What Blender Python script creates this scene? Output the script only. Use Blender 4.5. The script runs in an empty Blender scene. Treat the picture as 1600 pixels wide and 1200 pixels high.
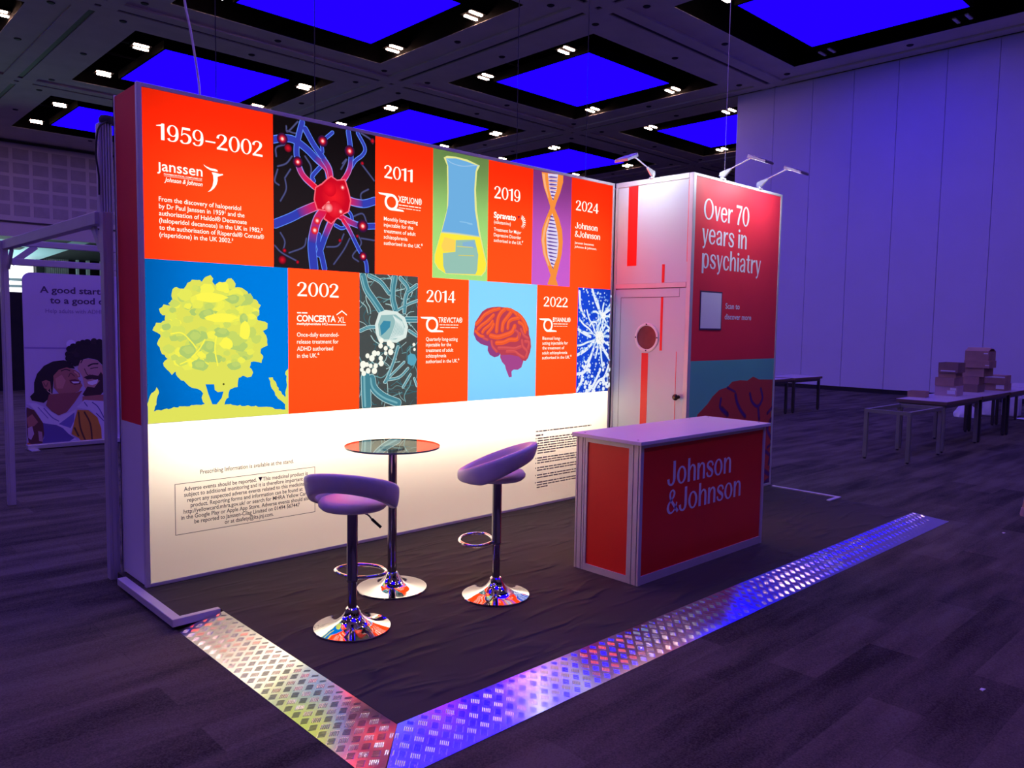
import bpy, bmesh, math, random
from mathutils import Matrix, Vector
from mathutils.geometry import tessellate_polygon
SC = bpy.context.scene
COL = SC.collection
PI = math.pi

# ------------------------------------------------------------------ camera, world, exposure
cam_data = bpy.data.cameras.new('camera')
cam = bpy.data.objects.new('camera', cam_data)
COL.objects.link(cam)
SC.camera = cam
cam_data.sensor_width = 36.0
cam_data.lens = 1221.45 / 1600 * 36.0
cam_data.clip_end = 200
yaw, pitch, roll = 0.7607, -0.0752, 0.0160
_f = Vector((math.sin(yaw) * math.cos(pitch), math.cos(yaw) * math.cos(pitch), math.sin(pitch)))
_r = Vector((math.cos(yaw), -math.sin(yaw), 0))
_u = _r.cross(_f)
_r2 = _r * math.cos(roll) + _u * math.sin(roll)
_u2 = -_r * math.sin(roll) + _u * math.cos(roll)
cam.matrix_world = Matrix(((_r2.x, _u2.x, -_f.x, -1.6012), (_r2.y, _u2.y, -_f.y, -4.8737), (_r2.z, _u2.z, -_f.z, 1.6276), (0, 0, 0, 1)))

world = bpy.data.worlds.new('world')
SC.world = world
world.use_nodes = True
world.node_tree.nodes['Background'].inputs[0].default_value = (0.5, 0.42, 0.62, 1)
world.node_tree.nodes['Background'].inputs[1].default_value = 0.012
SC.view_settings.view_transform = 'Standard'
SC.view_settings.look = 'None'
SC.view_settings.gamma = 1.0
SC.view_settings.use_curve_mapping = False
SC.view_settings.exposure = 0.0
SC.cycles.use_denoising = True

BLUE = 5.0        # radiance of the blue ceiling panels
BAR = 74.0        # radiance of the white light bars
LIGHTBOX = 142.0  # watts of the tubes inside the display wall
FLOOR = -0.05     # hall floor; z = 0 is the top of the stand's platform
CEIL = 8.72


def area_light(name, loc, direction, sx, sy, power, color, parent=None):
    d = bpy.data.lights.new(name, 'AREA')
    d.shape = 'RECTANGLE'
    d.size, d.size_y = sx, sy
    d.energy = power
    d.color = color
    o = bpy.data.objects.new(name, d)
    COL.objects.link(o)
    o.rotation_euler = Vector(direction).to_track_quat('-Z', 'Y').to_euler()
    o.location = Vector(loc) - (parent.location if parent else Vector())
    if parent:
        o.parent = parent
    return o


# added unseen cool lamp, aimed up to light the lobby ceiling
area_light('lobby_ceiling_fill', (3, 40, 1.2), (0, -0.2, 1), 10, 4, 520, (0.55, 0.95, 1.0))

# ------------------------------------------------------------------ materials
def s2l(c):
    out = []
    for v in c:
        v /= 255.0
        out.append(v / 12.92 if v <= 0.04045 else ((v + 0.055) / 1.055) ** 2.4)
    return (*out, 1.0)


def new_mat(name):
    m = bpy.data.materials.new(name)
    m.use_nodes = True
    nt = m.node_tree
    return m, nt, nt.nodes['Principled BSDF']


def mat(name, col, rough=0.5, metal=0.0, spec=0.5, noise=0.0, nscale=20.0, bump=0.0, bscale=80.0, coat=0.0):
    m, nt, b = new_mat(name)
    b.inputs['Base Color'].default_value = (*col[:3], 1)
    b.inputs['Roughness'].default_value = rough
    b.inputs['Metallic'].default_value = metal
    b.inputs['Specular IOR Level'].default_value = spec
    b.inputs['Coat Weight'].default_value = coat
    tc = nt.nodes.new('ShaderNodeTexCoord')
    if noise > 0:
        n = nt.nodes.new('ShaderNodeTexNoise')
        n.inputs['Scale'].default_value = nscale
        n.inputs['Detail'].default_value = 4
        r = nt.nodes.new('ShaderNodeMapRange')
        r.inputs[1].default_value, r.inputs[2].default_value = 0.3, 0.7
        r.inputs[3].default_value, r.inputs[4].default_value = 1 - noise, 1 + noise
        x = nt.nodes.new('ShaderNodeVectorMath')
        x.operation = 'SCALE'
        x.inputs[0].default_value = col[:3]
        nt.links.new(tc.outputs['Object'], n.inputs['Vector'])
        nt.links.new(n.outputs[0], r.inputs[0])
        nt.links.new(r.outputs[0], x.inputs['Scale'])
        nt.links.new(x.outputs[0], b.inputs['Base Color'])
    if bump > 0:
        n = nt.nodes.new('ShaderNodeTexNoise')
        n.inputs['Scale'].default_value = bscale
        n.inputs['Detail'].default_value = 3
        p = nt.nodes.new('ShaderNodeBump')
        p.inputs['Strength'].default_value = bump
        p.inputs['Distance'].default_value = 0.01
        nt.links.new(tc.outputs['Object'], n.inputs['Vector'])
        nt.links.new(n.outputs[0], p.inputs['Height'])
        nt.links.new(p.outputs[0], b.inputs['Normal'])
    return m


def emit_mat(name, col, strength):
    m, nt, b = new_mat(name)
    nt.nodes.remove(b)
    e = nt.nodes.new('ShaderNodeEmission')
    e.inputs[0].default_value = (*col[:3], 1)
    e.inputs[1].default_value = strength
    nt.links.new(e.outputs[0], nt.nodes['Material Output'].inputs[0])
    return m


def fabric_mat(name, col):
    """backlit printed fabric: lets the tubes behind it shine through in the ink's colour"""
    m, nt, b = new_mat(name)
    nt.nodes.remove(b)
    t = nt.nodes.new('ShaderNodeBsdfTranslucent')
    d = nt.nodes.new('ShaderNodeBsdfDiffuse')
    x = nt.nodes.new('ShaderNodeMixShader')
    t.inputs[0].default_value = (*col[:3], 1)
    d.inputs[0].default_value = (*[c * 0.8 for c in col[:3]], 1)
    x.inputs[0].default_value = 0.35
    nt.links.new(t.outputs[0], x.inputs[1])
    nt.links.new(d.outputs[0], x.inputs[2])
    nt.links.new(x.outputs[0], nt.nodes['Material Output'].inputs[0])
    return m


def art_mat(name, backlit):
    m, nt, b = new_mat(name)
    a = nt.nodes.new('ShaderNodeAttribute')
    a.attribute_name = 'ink'
    if backlit:
        nt.nodes.remove(b)
        e = nt.nodes.new('ShaderNodeEmission')
        e.inputs[1].default_value = backlit
        nt.links.new(a.outputs['Color'], e.inputs[0])
        nt.links.new(e.outputs[0], nt.nodes['Material Output'].inputs[0])
    else:
        b.inputs['Roughness'].default_value = 0.5
        nt.links.new(a.outputs['Color'], b.inputs['Base Color'])
    return m


def node(nt, typ, **kw):
    n = nt.nodes.new(typ)
    for k, v in kw.items():
        setattr(n, k, v)
    return n


def mth(nt, op, a, b=None):
    n = nt.nodes.new('ShaderNodeMath')
    n.operation = op
    for i, v in enumerate((a, b)):
        if v is None:
            continue
        if isinstance(v, (int, float)):
            n.inputs[i].default_value = v
        else:
            nt.links.new(v, n.inputs[i])
    return n.outputs[0]


def carpet_mat():
    m, nt, b = new_mat('hall_carpet')
    tc = node(nt, 'ShaderNodeTexCoord')
    br = node(nt, 'ShaderNodeTexBrick', offset=0.37, offset_frequency=2)
    br.inputs['Color1'].default_value = (0.0, 0.0, 0.0, 1)
    br.inputs['Color2'].default_value = (1, 1, 1, 1)
    br.inputs['Mortar'].default_value = (0.35, 0.35, 0.35, 1)
    br.inputs['Scale'].default_value = 1.0
    br.inputs['Mortar Size'].default_value = 0.002
    br.inputs['Brick Width'].default_value = 1.0
    br.inputs['Row Height'].default_value = 0.25
    n1 = node(nt, 'ShaderNodeTexNoise')
    n1.inputs['Scale'].default_value = 2.2
    n1.inputs['Detail'].default_value = 5
    mp = node(nt, 'ShaderNodeMapping')
    mp.inputs['Scale'].default_value = (0.5, 3.0, 1)
    n2 = node(nt, 'ShaderNodeTexNoise')
    n2.inputs['Scale'].default_value = 130
    n2.inputs['Detail'].default_value = 3
    nt.links.new(tc.outputs['Object'], br.inputs['Vector'])
    nt.links.new(tc.outputs['Object'], mp.inputs['Vector'])
    nt.links.new(mp.outputs[0], n1.inputs['Vector'])
    nt.links.new(tc.outputs['Object'], n2.inputs['Vector'])
    a = mth(nt, 'MULTIPLY', br.outputs['Color'], 0.48)
    c = mth(nt, 'MULTIPLY', mth(nt, 'SUBTRACT', n1.outputs[0], 0.5), 1.7)
    d = mth(nt, 'MULTIPLY', mth(nt, 'SUBTRACT', n2.outputs[0], 0.5), 1.3)
    v = mth(nt, 'ADD', mth(nt, 'ADD', mth(nt, 'ADD', a, c), d), 0.30)
    r = node(nt, 'ShaderNodeValToRGB')
    r.color_ramp.elements[0].color = (0.022, 0.020, 0.0145, 1)
    r.color_ramp.elements[1].color = (0.142, 0.126, 0.090, 1)
    nt.links.new(v, r.inputs[0])
    nt.links.new(r.outputs[0], b.inputs['Base Color'])
    b.inputs['Roughness'].default_value = 0.9
    b.inputs['Specular IOR Level'].default_value = 0.15
    p = node(nt, 'ShaderNodeBump')
    p.inputs['Strength'].default_value = 0.5
    p.inputs['Distance'].default_value = 0.006
    nt.links.new(n2.outputs[0], p.inputs['Height'])
    nt.links.new(p.outputs[0], b.inputs['Normal'])
    return m


def felt_mat():
    m, nt, b = new_mat('black_stand_felt')
    tc = node(nt, 'ShaderNodeTexCoord')
    mp = node(nt, 'ShaderNodeMapping')
    mp.inputs['Scale'].default_value = (0.9, 2.8, 1)
    mp.inputs['Rotation'].default_value = (0, 0, 0.35)
    n1 = node(nt, 'ShaderNodeTexNoise')
    n1.inputs['Scale'].default_value = 2.6
    n1.inputs['Detail'].default_value = 1.5
    n1.inputs['Distortion'].default_value = 0.6
    n2 = node(nt, 'ShaderNodeTexNoise')
    n2.inputs['Scale'].default_value = 160
    nt.links.new(tc.outputs['Object'], mp.inputs['Vector'])
    nt.links.new(mp.outputs[0], n1.inputs['Vector'])
    nt.links.new(tc.outputs['Object'], n2.inputs['Vector'])
    h = mth(nt, 'ADD', mth(nt, 'MULTIPLY', mth(nt, 'POWER', n1.outputs[0], 6.0), 16.0), mth(nt, 'MULTIPLY', n2.outputs[0], 0.05))
    p = node(nt, 'ShaderNodeBump')
    p.inputs['Strength'].default_value = 0.6
    p.inputs['Distance'].default_value = 0.02
    nt.links.new(h, p.inputs['Height'])
    nt.links.new(p.outputs[0], b.inputs['Normal'])
    b.inputs['Base Color'].default_value = (0.066, 0.058, 0.046, 1)
    b.inputs['Roughness'].default_value = 0.85
    b.inputs['Specular IOR Level'].default_value = 0.2
    return m


def tread_mat():
    m, nt, b = new_mat('tread_plate')
    tc = node(nt, 'ShaderNodeTexCoord')
    n = node(nt, 'ShaderNodeTexNoise')
    n.inputs['Scale'].default_value = 5
    nt.links.new(tc.outputs['Object'], n.inputs['Vector'])
    nt.links.new(mth(nt, 'ADD', mth(nt, 'MULTIPLY', n.outputs[0], 0.10), 0.11), b.inputs['Roughness'])
    b.inputs['Base Color'].default_value = (0.78, 0.78, 0.80, 1)
    b.inputs['Metallic'].default_value = 1.0
    return m


def node_smooth(nt, v, lo, hi):
    n = node(nt, 'ShaderNodeMapRange', interpolation_type='SMOOTHSTEP')
    nt.links.new(v, n.inputs[0])
    n.inputs[1].default_value, n.inputs[2].default_value = min(lo, hi), max(lo, hi)
    n.inputs[3].default_value, n.inputs[4].default_value = (1.0, 0.0) if lo > hi else (0.0, 1.0)
    return n.outputs[0]


def thin_glass_mat(name, tint):
    m, nt, b = new_mat(name)
    nt.nodes.remove(b)
    t = node(nt, 'ShaderNodeBsdfTransparent')
    t.inputs[0].default_value = (*tint, 1)
    g = node(nt, 'ShaderNodeBsdfGlossy')
    g.inputs['Roughness'].default_value = 0.01
    fr = node(nt, 'ShaderNodeFresnel')
    fr.inputs[0].default_value = 1.55
    x = node(nt, 'ShaderNodeMixShader')
    nt.links.new(mth(nt, 'MINIMUM', mth(nt, 'MULTIPLY', fr.outputs[0], 1.7), 0.8), x.inputs[0])
    nt.links.new(t.outputs[0], x.inputs[1])
    nt.links.new(g.outputs[0], x.inputs[2])
    nt.links.new(x.outputs[0], nt.nodes['Material Output'].inputs[0])
    return m


M = dict(
    carpet=carpet_mat(), felt=felt_mat(), tread=tread_mat(),
    soffit=mat('grey_ceiling_plaster', (0.64, 0.62, 0.54), 0.9, noise=0.06, nscale=1.5),
    void=mat('black_ceiling_void', (0.003, 0.003, 0.0035), 0.95, spec=0.05),
    track=mat('dark_track', (0.03, 0.03, 0.035), 0.6),
    blue=emit_mat('blue_panel_light', (0.0036, 0.0, 1.0), BLUE),
    bar=emit_mat('white_bar_light', (1.0, 0.55, 0.42), BAR),
    lampface=emit_mat('cool_lamp_face', (0.85, 0.95, 1.0), 14.0),
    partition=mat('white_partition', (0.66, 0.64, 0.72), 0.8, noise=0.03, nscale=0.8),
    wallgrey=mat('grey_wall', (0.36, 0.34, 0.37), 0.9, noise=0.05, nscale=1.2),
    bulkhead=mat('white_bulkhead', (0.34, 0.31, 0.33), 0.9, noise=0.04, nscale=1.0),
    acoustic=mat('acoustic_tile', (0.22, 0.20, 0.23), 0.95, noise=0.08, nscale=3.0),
    black=mat('black_drape', (0.008, 0.008, 0.009), 0.95, noise=0.3, nscale=3),
    dark=mat('dark_line', (0.015, 0.013, 0.016), 0.7),
    alu=mat('satin_aluminium', (0.72, 0.71, 0.74), 0.35, 0.85, noise=0.05, nscale=6),
    alup=mat('pale_aluminium', (0.66, 0.63, 0.63), 0.5, 0.25, noise=0.04, nscale=8),
    white=mat('white_laminate', (0.80, 0.78, 0.79), 0.35, noise=0.02, nscale=3),
    whitem=mat('white_panel', (0.80, 0.78, 0.80), 0.5, noise=0.03, nscale=2),
    red=mat('red_panel', (0.90, 0.018, 0.012), 0.45, noise=0.05, nscale=2),
    redd=mat('red_print', (0.92, 0.034, 0.062), 0.5, noise=0.04, nscale=2),
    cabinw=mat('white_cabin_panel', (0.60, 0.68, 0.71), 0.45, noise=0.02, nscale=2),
    redside=mat('red_fabric', (0.80, 0.016, 0.022), 0.7, noise=0.05, nscale=3),
    teal=mat('teal_print', (0.14, 0.62, 0.45), 0.5, noise=0.04, nscale=2),
    inkw=mat('white_vinyl', (0.88, 0.86, 0.88), 0.5),
    inkd=mat('dark_ink', (0.045, 0.04, 0.05), 0.7),
    inkg=mat('grey_ink', (0.22, 0.21, 0.20), 0.7),
    inkp=mat('deep_purple_ink', (0.075, 0.045, 0.11), 0.6),
    inkm=mat('mid_purple_ink', (0.26, 0.19, 0.36), 0.6),
    leather=mat('white_leatherette', (0.80, 0.74, 0.73), 0.42, noise=0.03, nscale=12, bump=0.06, bscale=220),
    chrome=mat('chrome', (0.88, 0.87, 0.88), 0.04, 1.0, noise=0.02, nscale=5),
    chromed=mat('dark_chrome', (0.42, 0.40, 0.42), 0.10, 1.0, noise=0.03, nscale=5),
    rubber=mat('black_rubber', (0.015, 0.015, 0.016), 0.6),
    brass=mat('dark_brass', (0.10, 0.07, 0.05), 0.25, 0.9),
    pane=mat('porthole_pane', (0.16, 0.055, 0.06), 0.25, spec=0.3, noise=0.2, nscale=8),
    glass=thin_glass_mat('table_glass', (0.52, 0.63, 0.57)),
    glassedge=mat('green_glass_edge', (0.10, 0.20, 0.17), 0.1, 0.0, 0.8),
    steel=mat('dark_steel', (0.075, 0.07, 0.06), 0.4, 0.5, noise=0.1, nscale=6),
    steelgr=mat('olive_grey_steel', (0.26, 0.27, 0.20), 0.45, 0.2, noise=0.1, nscale=6),
    tabletop=mat('pale_table_laminate', (0.52, 0.48, 0.50), 0.4, noise=0.05, nscale=4),
    tableedge=mat('brown_table_edge', (0.15, 0.10, 0.06), 0.6),
    card=mat('brown_cardboard', (0.40, 0.25, 0.18), 0.85, noise=0.12, nscale=5),
    cardd=mat('dark_cardboard', (0.26, 0.17, 0.13), 0.85, noise=0.12, nscale=5),
    cardp=mat('pink_cardboard', (0.52, 0.38, 0.40), 0.85, noise=0.1, nscale=5),
    tape=mat('white_label_tape', (0.8, 0.8, 0.82), 0.3),
    plastic=mat('crumpled_plastic', (0.72, 0.74, 0.80), 0.15, noise=0.1, nscale=6, bump=0.8, bscale=14),
    wood=mat('pale_wood', (0.52, 0.33, 0.22), 0.5, noise=0.15, nscale=8),
    frame=mat('white_frame_metal', (0.50, 0.46, 0.52), 0.45, 0.2, noise=0.04, nscale=5),
    banner=mat('lavender_banner', (0.56, 0.48, 0.66), 0.55, noise=0.05, nscale=1.5),
    art=art_mat('backlit_artwork', 1.0), print=art_mat('printed_artwork', 0),
    glow=emit_mat('backlit_white_ink', (1.0, 0.97, 0.86), 1.25),
    win=emit_mat('bright_lobby_window', (0.92, 0.97, 1.0), 2.2),
    lobbyc=mat('lobby_ceiling', (0.55, 0.72, 0.74), 0.6),
    curtain=mat('beige_curtain', (0.34, 0.30, 0.30), 0.9, noise=0.2, nscale=4),
    f_red=fabric_mat('fabric_red', (0.95, 0.028, 0.004)),
    f_white=fabric_mat('fabric_white', (0.95, 0.88, 0.74)),
    f_blue=fabric_mat('fabric_blue', (0, 0.068, 0.28)),
    f_black=fabric_mat('fabric_black', (0.005, 0.004, 0.006)),
    f_slate=fabric_mat('fabric_slate', (0.018, 0.025, 0.029)),
    f_green=fabric_mat('fabric_green', (0.11, 0.25, 0.08)),
    f_purple=fabric_mat('fabric_purple', (0.16, 0.038, 0.23)),
    f_sky=fabric_mat('fabric_sky', (0.068, 0.22, 0.39)),
    f_royal=fabric_mat('fabric_royal', (0.003, 0.022, 0.27)),
)

# ------------------------------------------------------------------ mesh helpers
class MB:
    def __init__(self, *mats):
        self.v, self.f, self.mi, self.c = [], [], [], []
        self.mats = [M[m] if isinstance(m, str) else m for m in mats]
        self.ink = None

    def add(self, vs, fs, k=0, ink=None):
        n = len(self.v)
        self.v += [tuple(p) for p in vs]
        self.f += [tuple(i + n for i in f) for f in fs]
        self.mi += [k] * len(fs)
        self.c += [ink] * len(fs)
        return self

    def box(self, x0, x1, y0, y1, z0, z1, k=0):
        return self.add([(x0, y0, z0), (x1, y0, z0), (x1, y1, z0), (x0, y1, z0), (x0, y0, z1), (x1, y0, z1), (x1, y1, z1), (x0, y1, z1)],
                        [(0, 3, 2, 1), (4, 5, 6, 7), (0, 1, 5, 4), (1, 2, 6, 5), (2, 3, 7, 6), (3, 0, 4, 7)], k)

    def lathe(self, prof, cx=0, cy=0, n=48, k=0):
        vs, fs = [], []
        for r, z in prof:
            for i in range(n):
                a = 2 * PI * i / n
                vs.append((cx + r * math.cos(a), cy + r * math.sin(a), z))
        for j in range(len(prof) - 1):
            for i in range(n):
                i2 = (i + 1) % n
                fs.append((j * n + i, j * n + i2, (j + 1) * n + i2, (j + 1) * n + i))
        fs.append(tuple(range(n - 1, -1, -1)))
        fs.append(tuple((len(prof) - 1) * n + i for i in range(n)))
        return self.add(vs, fs, k)

    def tube(self, pts, r, n=12, k=0, closed=False, cap=True):
        P = [Vector(p) for p in pts]
        vs, fs = [], []
        up = Vector((0, 0, 1))
        N = len(P)
        prev = None
        for i, p in enumerate(P):
            a = P[(i - 1) % N] if (closed or i > 0) else P[i]
            b = P[(i + 1) % N] if (closed or i < N - 1) else P[i]
            t = (b - a).normalized()
            if prev is None:
                x = t.cross(up if abs(t.z) < 0.9 else Vector((1, 0, 0))).normalized()
            else:
                x = (prev - t * prev.dot(t)).normalized()
            prev = x
            y = t.cross(x)
            rr = r[i] if isinstance(r, (list, tuple)) else r
            for q in range(n):
                an = 2 * PI * q / n
                vs.append(p + x * (rr * math.cos(an)) + y * (rr * math.sin(an)))
        for i in range(N if closed else N - 1):
            for q in range(n):
                q2, i2 = (q + 1) % n, (i + 1) % N
                fs.append((i * n + q, i * n + q2, i2 * n + q2, i2 * n + q))
        if cap and not closed:
            fs.append(tuple(range(n - 1, -1, -1)))
            fs.append(tuple((N - 1) * n + q for q in range(n)))
        return self.add(vs, fs, k)

    def bar(self, a, b, w, h, k=0):
        """a square-section bar from a to b"""
        a, b = Vector(a), Vector(b)
        t = (b - a).normalized()
        x = t.cross(Vector((0, 0, 1)) if abs(t.z) < 0.95 else Vector((1, 0, 0))).normalized() * (w / 2)
        y = t.cross(x).normalized() * (h / 2)
        vs = [p + sx * x + sy * y for p in (a, b) for sx, sy in ((-1, -1), (1, -1), (1, 1), (-1, 1))]
        return self.add(vs, [(3, 2, 1, 0), (4, 5, 6, 7), (0, 1, 5, 4), (1, 2, 6, 5), (2, 3, 7, 6), (3, 0, 4, 7)], k)

    def prism(self, pts, z0, z1, k=0):
        n = len(pts)
        vs = [(x, y, z0) for x, y in pts] + [(x, y, z1) for x, y in pts]
        fs = [tuple(range(n - 1, -1, -1)), tuple(range(n, 2 * n))] + [(i, (i + 1) % n, (i + 1) % n + n, i + n) for i in range(n)]
        return self.add(vs, fs, k)

    def build(self, name, parent=None, smooth=None, bevel=0.0, at=None, seg=2, subsurf=0):
        o_at = Vector(at) if at is not None else (ORIGIN.get(parent.name, Vector()) if parent else Vector())
        me = bpy.data.meshes.new(name)
        me.from_pydata([tuple(Vector(p) - o_at) for p in self.v], [], self.f)
        for m in self.mats:
            me.materials.append(m)
        me.polygons.foreach_set('material_index', self.mi)
        if any(c is not None for c in self.c):
            ca = me.color_attributes.new('ink', 'FLOAT_COLOR', 'CORNER')
            for p, c in zip(me.polygons, self.c):
                for q, li in enumerate(p.loop_indices):
                    ca.data[li].color = c[q % len(c)] if isinstance(c, list) else c
        me.update()
        if smooth is not None:
            me.polygons.foreach_set('use_smooth', [True] * len(me.polygons))
            me.set_sharp_from_angle(angle=math.radians(smooth))
        o = bpy.data.objects.new(name, me)
        COL.objects.link(o)
        if parent:
            o.parent = parent
            ORIGIN[o.name] = o_at
        elif at is not None:
            o.location = at
        if bevel > 0:
            b = o.modifiers.new('bevel', 'BEVEL')
            b.width, b.segments, b.limit_method, b.angle_limit = bevel, seg, 'ANGLE', math.radians(40)
        if subsurf:
            s = o.modifiers.new('smooth', 'SUBSURF')
            s.levels = s.render_levels = subsurf
        return o


ORIGIN = {}     # world position to subtract for the parts of a thing that stands unrotated


def tag(o, label, cat, group=None):
    o['label'], o['category'] = label, cat
    if group:
        o['group'] = group
    return o


def thing(name, label, cat, loc, group=None, rotz=0.0, local=False):
    o = bpy.data.objects.new(name, None)
    o.empty_display_size = 0.1
    COL.objects.link(o)
    o.location = loc
    o.rotation_euler = (0, 0, rotz)
    ORIGIN[o.name] = Vector() if local else Vector(loc)
    return tag(o, label, cat, group)


def structure(o):
    o['kind'] = 'structure'
    return o


def smooth_path(pts, sub=6, closed=False):
    P = [Vector(p) for p in pts]
    if len(P) < 3:
        return P
    out = []
    n = len(P)
    for i in range(n if closed else n - 1):
        if closed:
            a, b, c, d = P[(i - 1) % n], P[i], P[(i + 1) % n], P[(i + 2) % n]
        else:
            b, c = P[i], P[i + 1]
            a = P[i - 1] if i else b * 2 - c
            d = P[i + 2] if i + 2 < n else c * 2 - b
        for s in range(sub):
            t = s / sub
            out.append(0.5 * ((2 * b) + (c - a) * t + (2 * a - 5 * b + 4 * c - d) * t * t + (3 * b - a - 3 * c + d) * t ** 3))
    if not closed:
        out.append(P[-1])
    return out


# ---------------------------------------------------------------- flat lettering and artwork
def plane_xz(y):            # faces -y
    return lambda u, v, d=0.0: (u, y - d, v)


def plane_yz(x):            # faces -x ; u runs to the viewer's right, i.e. along -y
    return lambda u, v, d=0.0: (x - d, -u, v)


_glyphs = {}


def glyph_mesh(s, bold, shear=0.0):
    key = (s, bold, shear)
    if key not in _glyphs:
        cu = bpy.data.curves.new('lettering', 'FONT')
        cu.body = s
        cu.size = 1.0
        cu.offset = bold
        cu.shear = shear
        cu.resolution_u = 3
        ob = bpy.data.objects.new('lettering', cu)
        me = bpy.data.meshes.new_from_object(ob)
        vs = [(v.co.x, v.co.y) for v in me.vertices]
        fs = [tuple(p.vertices) for p in me.polygons]
        bpy.data.objects.remove(ob)
        bpy.data.curves.remove(cu)
        bpy.data.meshes.remove(me)
        _glyphs[key] = (vs, fs)
    return _glyphs[key]


def text(mb, s, u, v, cap, pl, width=None, xs=None, bold=0.0, k=0, align='L', depth=0.0, shear=0.0):
    """one line of writing: left end u, baseline v, capital height cap; stretched to width if given. Returns the x scale used"""
    vs, fs = glyph_mesh(s, bold, shear)
    if not vs:
        return xs
    sy = cap / 0.727
    x0, x1 = min(p[0] for p in vs), max(p[0] for p in vs)
    if xs is None:
        xs = width / (x1 - x0) if width else sy
    w = (x1 - x0) * xs
    off = {'L': 0, 'C': -w / 2, 'R': -w}[align]
    mb.add([pl(u + off + (x - x0) * xs, v + y * sy, depth) for x, y in vs], fs, k)
    return xs


def para(mb, lines, u, v, lead, cap, pl, width, which=0, align='L', bold=0.0, k=0, depth=0.0):
    """several lines; the line number `which` is stretched to width and sets the scale of the others"""
    vs, _ = glyph_mesh(lines[which], bold)
    xs = width / (max(p[0] for p in vs) - min(p[0] for p in vs))
    for i, s in enumerate(lines):
        text(mb, s, u, v - i * lead, cap, pl, xs=xs, bold=bold, k=k, align=align, depth=depth)


DIG = {
    '0': (0.68, [('o', 0.33, 0.5, 0.31, 0.505, 0.135, 0.05)]),
    '1': (0.50, [('p', [(0.21, 0), (0.38, 0), (0.38, 1), (0.26, 1), (0.21, 0.95)]), ('p', [(-0.02, 0.80), (0.22, 0.83), (0.22, 0.93), (-0.02, 0.85)])]),
    '2': (0.66, [('s', [(0.07, 0.70, 0.13), (0.09, 0.83, 0.11), (0.19, 0.94, 0.06), (0.32, 0.965, 0.06), (0.46, 0.88, 0.12), (0.495, 0.74, 0.155), (0.43, 0.56, 0.14), (0.27, 0.34, 0.10), (0.10, 0.12, 0.08), (0.05, 0.06, 0.08)]), ('p', [(0.02, 0), (0.60, 0), (0.60, 0.135), (0.02, 0.135)])]),
    '4': (0.70, [('p', [(0.37, 0), (0.53, 0), (0.53, 1), (0.42, 1), (0.37, 0.9)]), ('s', [(0.43, 0.98, 0.05), (0.03, 0.27, 0.05)]), ('p', [(0.0, 0.23), (0.66, 0.23), (0.66, 0.31), (0.0, 0.31)])]),
    '5': (0.64, [('p', [(0.12, 0.86), (0.55, 0.86), (0.53, 1), (0.12, 1)]), ('s', [(0.145, 0.98, 0.05), (0.09, 0.47, 0.05)]), ('s', [(0.08, 0.49, 0.05), (0.2, 0.60, 0.06), (0.34, 0.60, 0.08), (0.48, 0.48, 0.13), (0.52, 0.30, 0.15), (0.44, 0.11, 0.12), (0.27, 0.025, 0.06), (0.12, 0.06, 0.10), (0.06, 0.19, 0.13)])]),
    '9': (0.66, [('o', 0.30, 0.66, 0.28, 0.35, 0.12, 0.05), ('s', [(0.515, 0.66, 0.13), (0.525, 0.45, 0.135), (0.49, 0.22, 0.135), (0.40, 0.07, 0.09), (0.26, 0.02, 0.05), (0.13, 0.06, 0.09), (0.075, 0.17, 0.13)])]),
    '-': (0.64, [('p', [(0.04, 0.35), (0.58, 0.35), (0.58, 0.44), (0.04, 0.44)])]),
}


def strip(pts):
    """ribbon of quads along (u, v, width) points"""
    q = smooth_path([(a, b, c) for a, b, c in pts], 5) if len(pts) > 2 else [Vector(p) for p in pts]
    L, Rr = [], []
    for i, p in enumerate(q):
        a, b = q[max(0, i - 1)], q[min(len(q) - 1, i + 1)]
        t = Vector((b.x - a.x, b.y - a.y))
        t = t.normalized() if t.length > 1e-9 else Vector((1, 0))
        n = Vector((-t.y, t.x)) * (p.z / 2)
        L.append((p.x + n.x, p.y + n.y))
        Rr.append((p.x - n.x, p.y - n.y))
    n = len(q)
    return L + Rr, [(i, i + 1, n + i + 1, n + i) for i in range(n - 1)]


def serif_number(mb, s, u, v, h, width, pl, depth=0.0, k=0, table=None):
    table = table or DIG
    tot = sum(table[c][0] for c in s) - 0.06
    sx = width / tot
    cur = 0.0
    for c in s:
        adv, prims = table[c]
        for qi, pr in enumerate(prims):
            if pr[0] == 'p':
                vs, fs = pr[1], [tuple(range(len(pr[1])))]
            elif pr[0] == 's':
                vs, fs = strip(pr[1])
            else:
                _, cx, cy, rx, ry, tx, ty = pr
                n = 40
                vs = [(cx + rx * math.cos(2 * PI * i / n), cy + ry * math.sin(2 * PI * i / n)) for i in range(n)] + \
                     [(cx + (rx - tx) * math.cos(2 * PI * i / n), cy + (ry - ty) * math.sin(2 * PI * i / n)) for i in range(n)]
                fs = [(i, (i + 1) % n, n + (i + 1) % n, n + i) for i in range(n)]
            mb.add([pl(u + (cur + a) * sx, v + b * h, depth + 0.0003 * qi) for a, b in vs], fs, k)
        cur += adv


def ell(cx, cy, rx, ry, tx, ty):
    return ('o', cx, cy, rx, ry, tx, ty)


def rect(x0, x1, y0, y1):
    return ('p', [(x0, y0), (x1, y0), (x1, y1), (x0, y1)])


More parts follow.
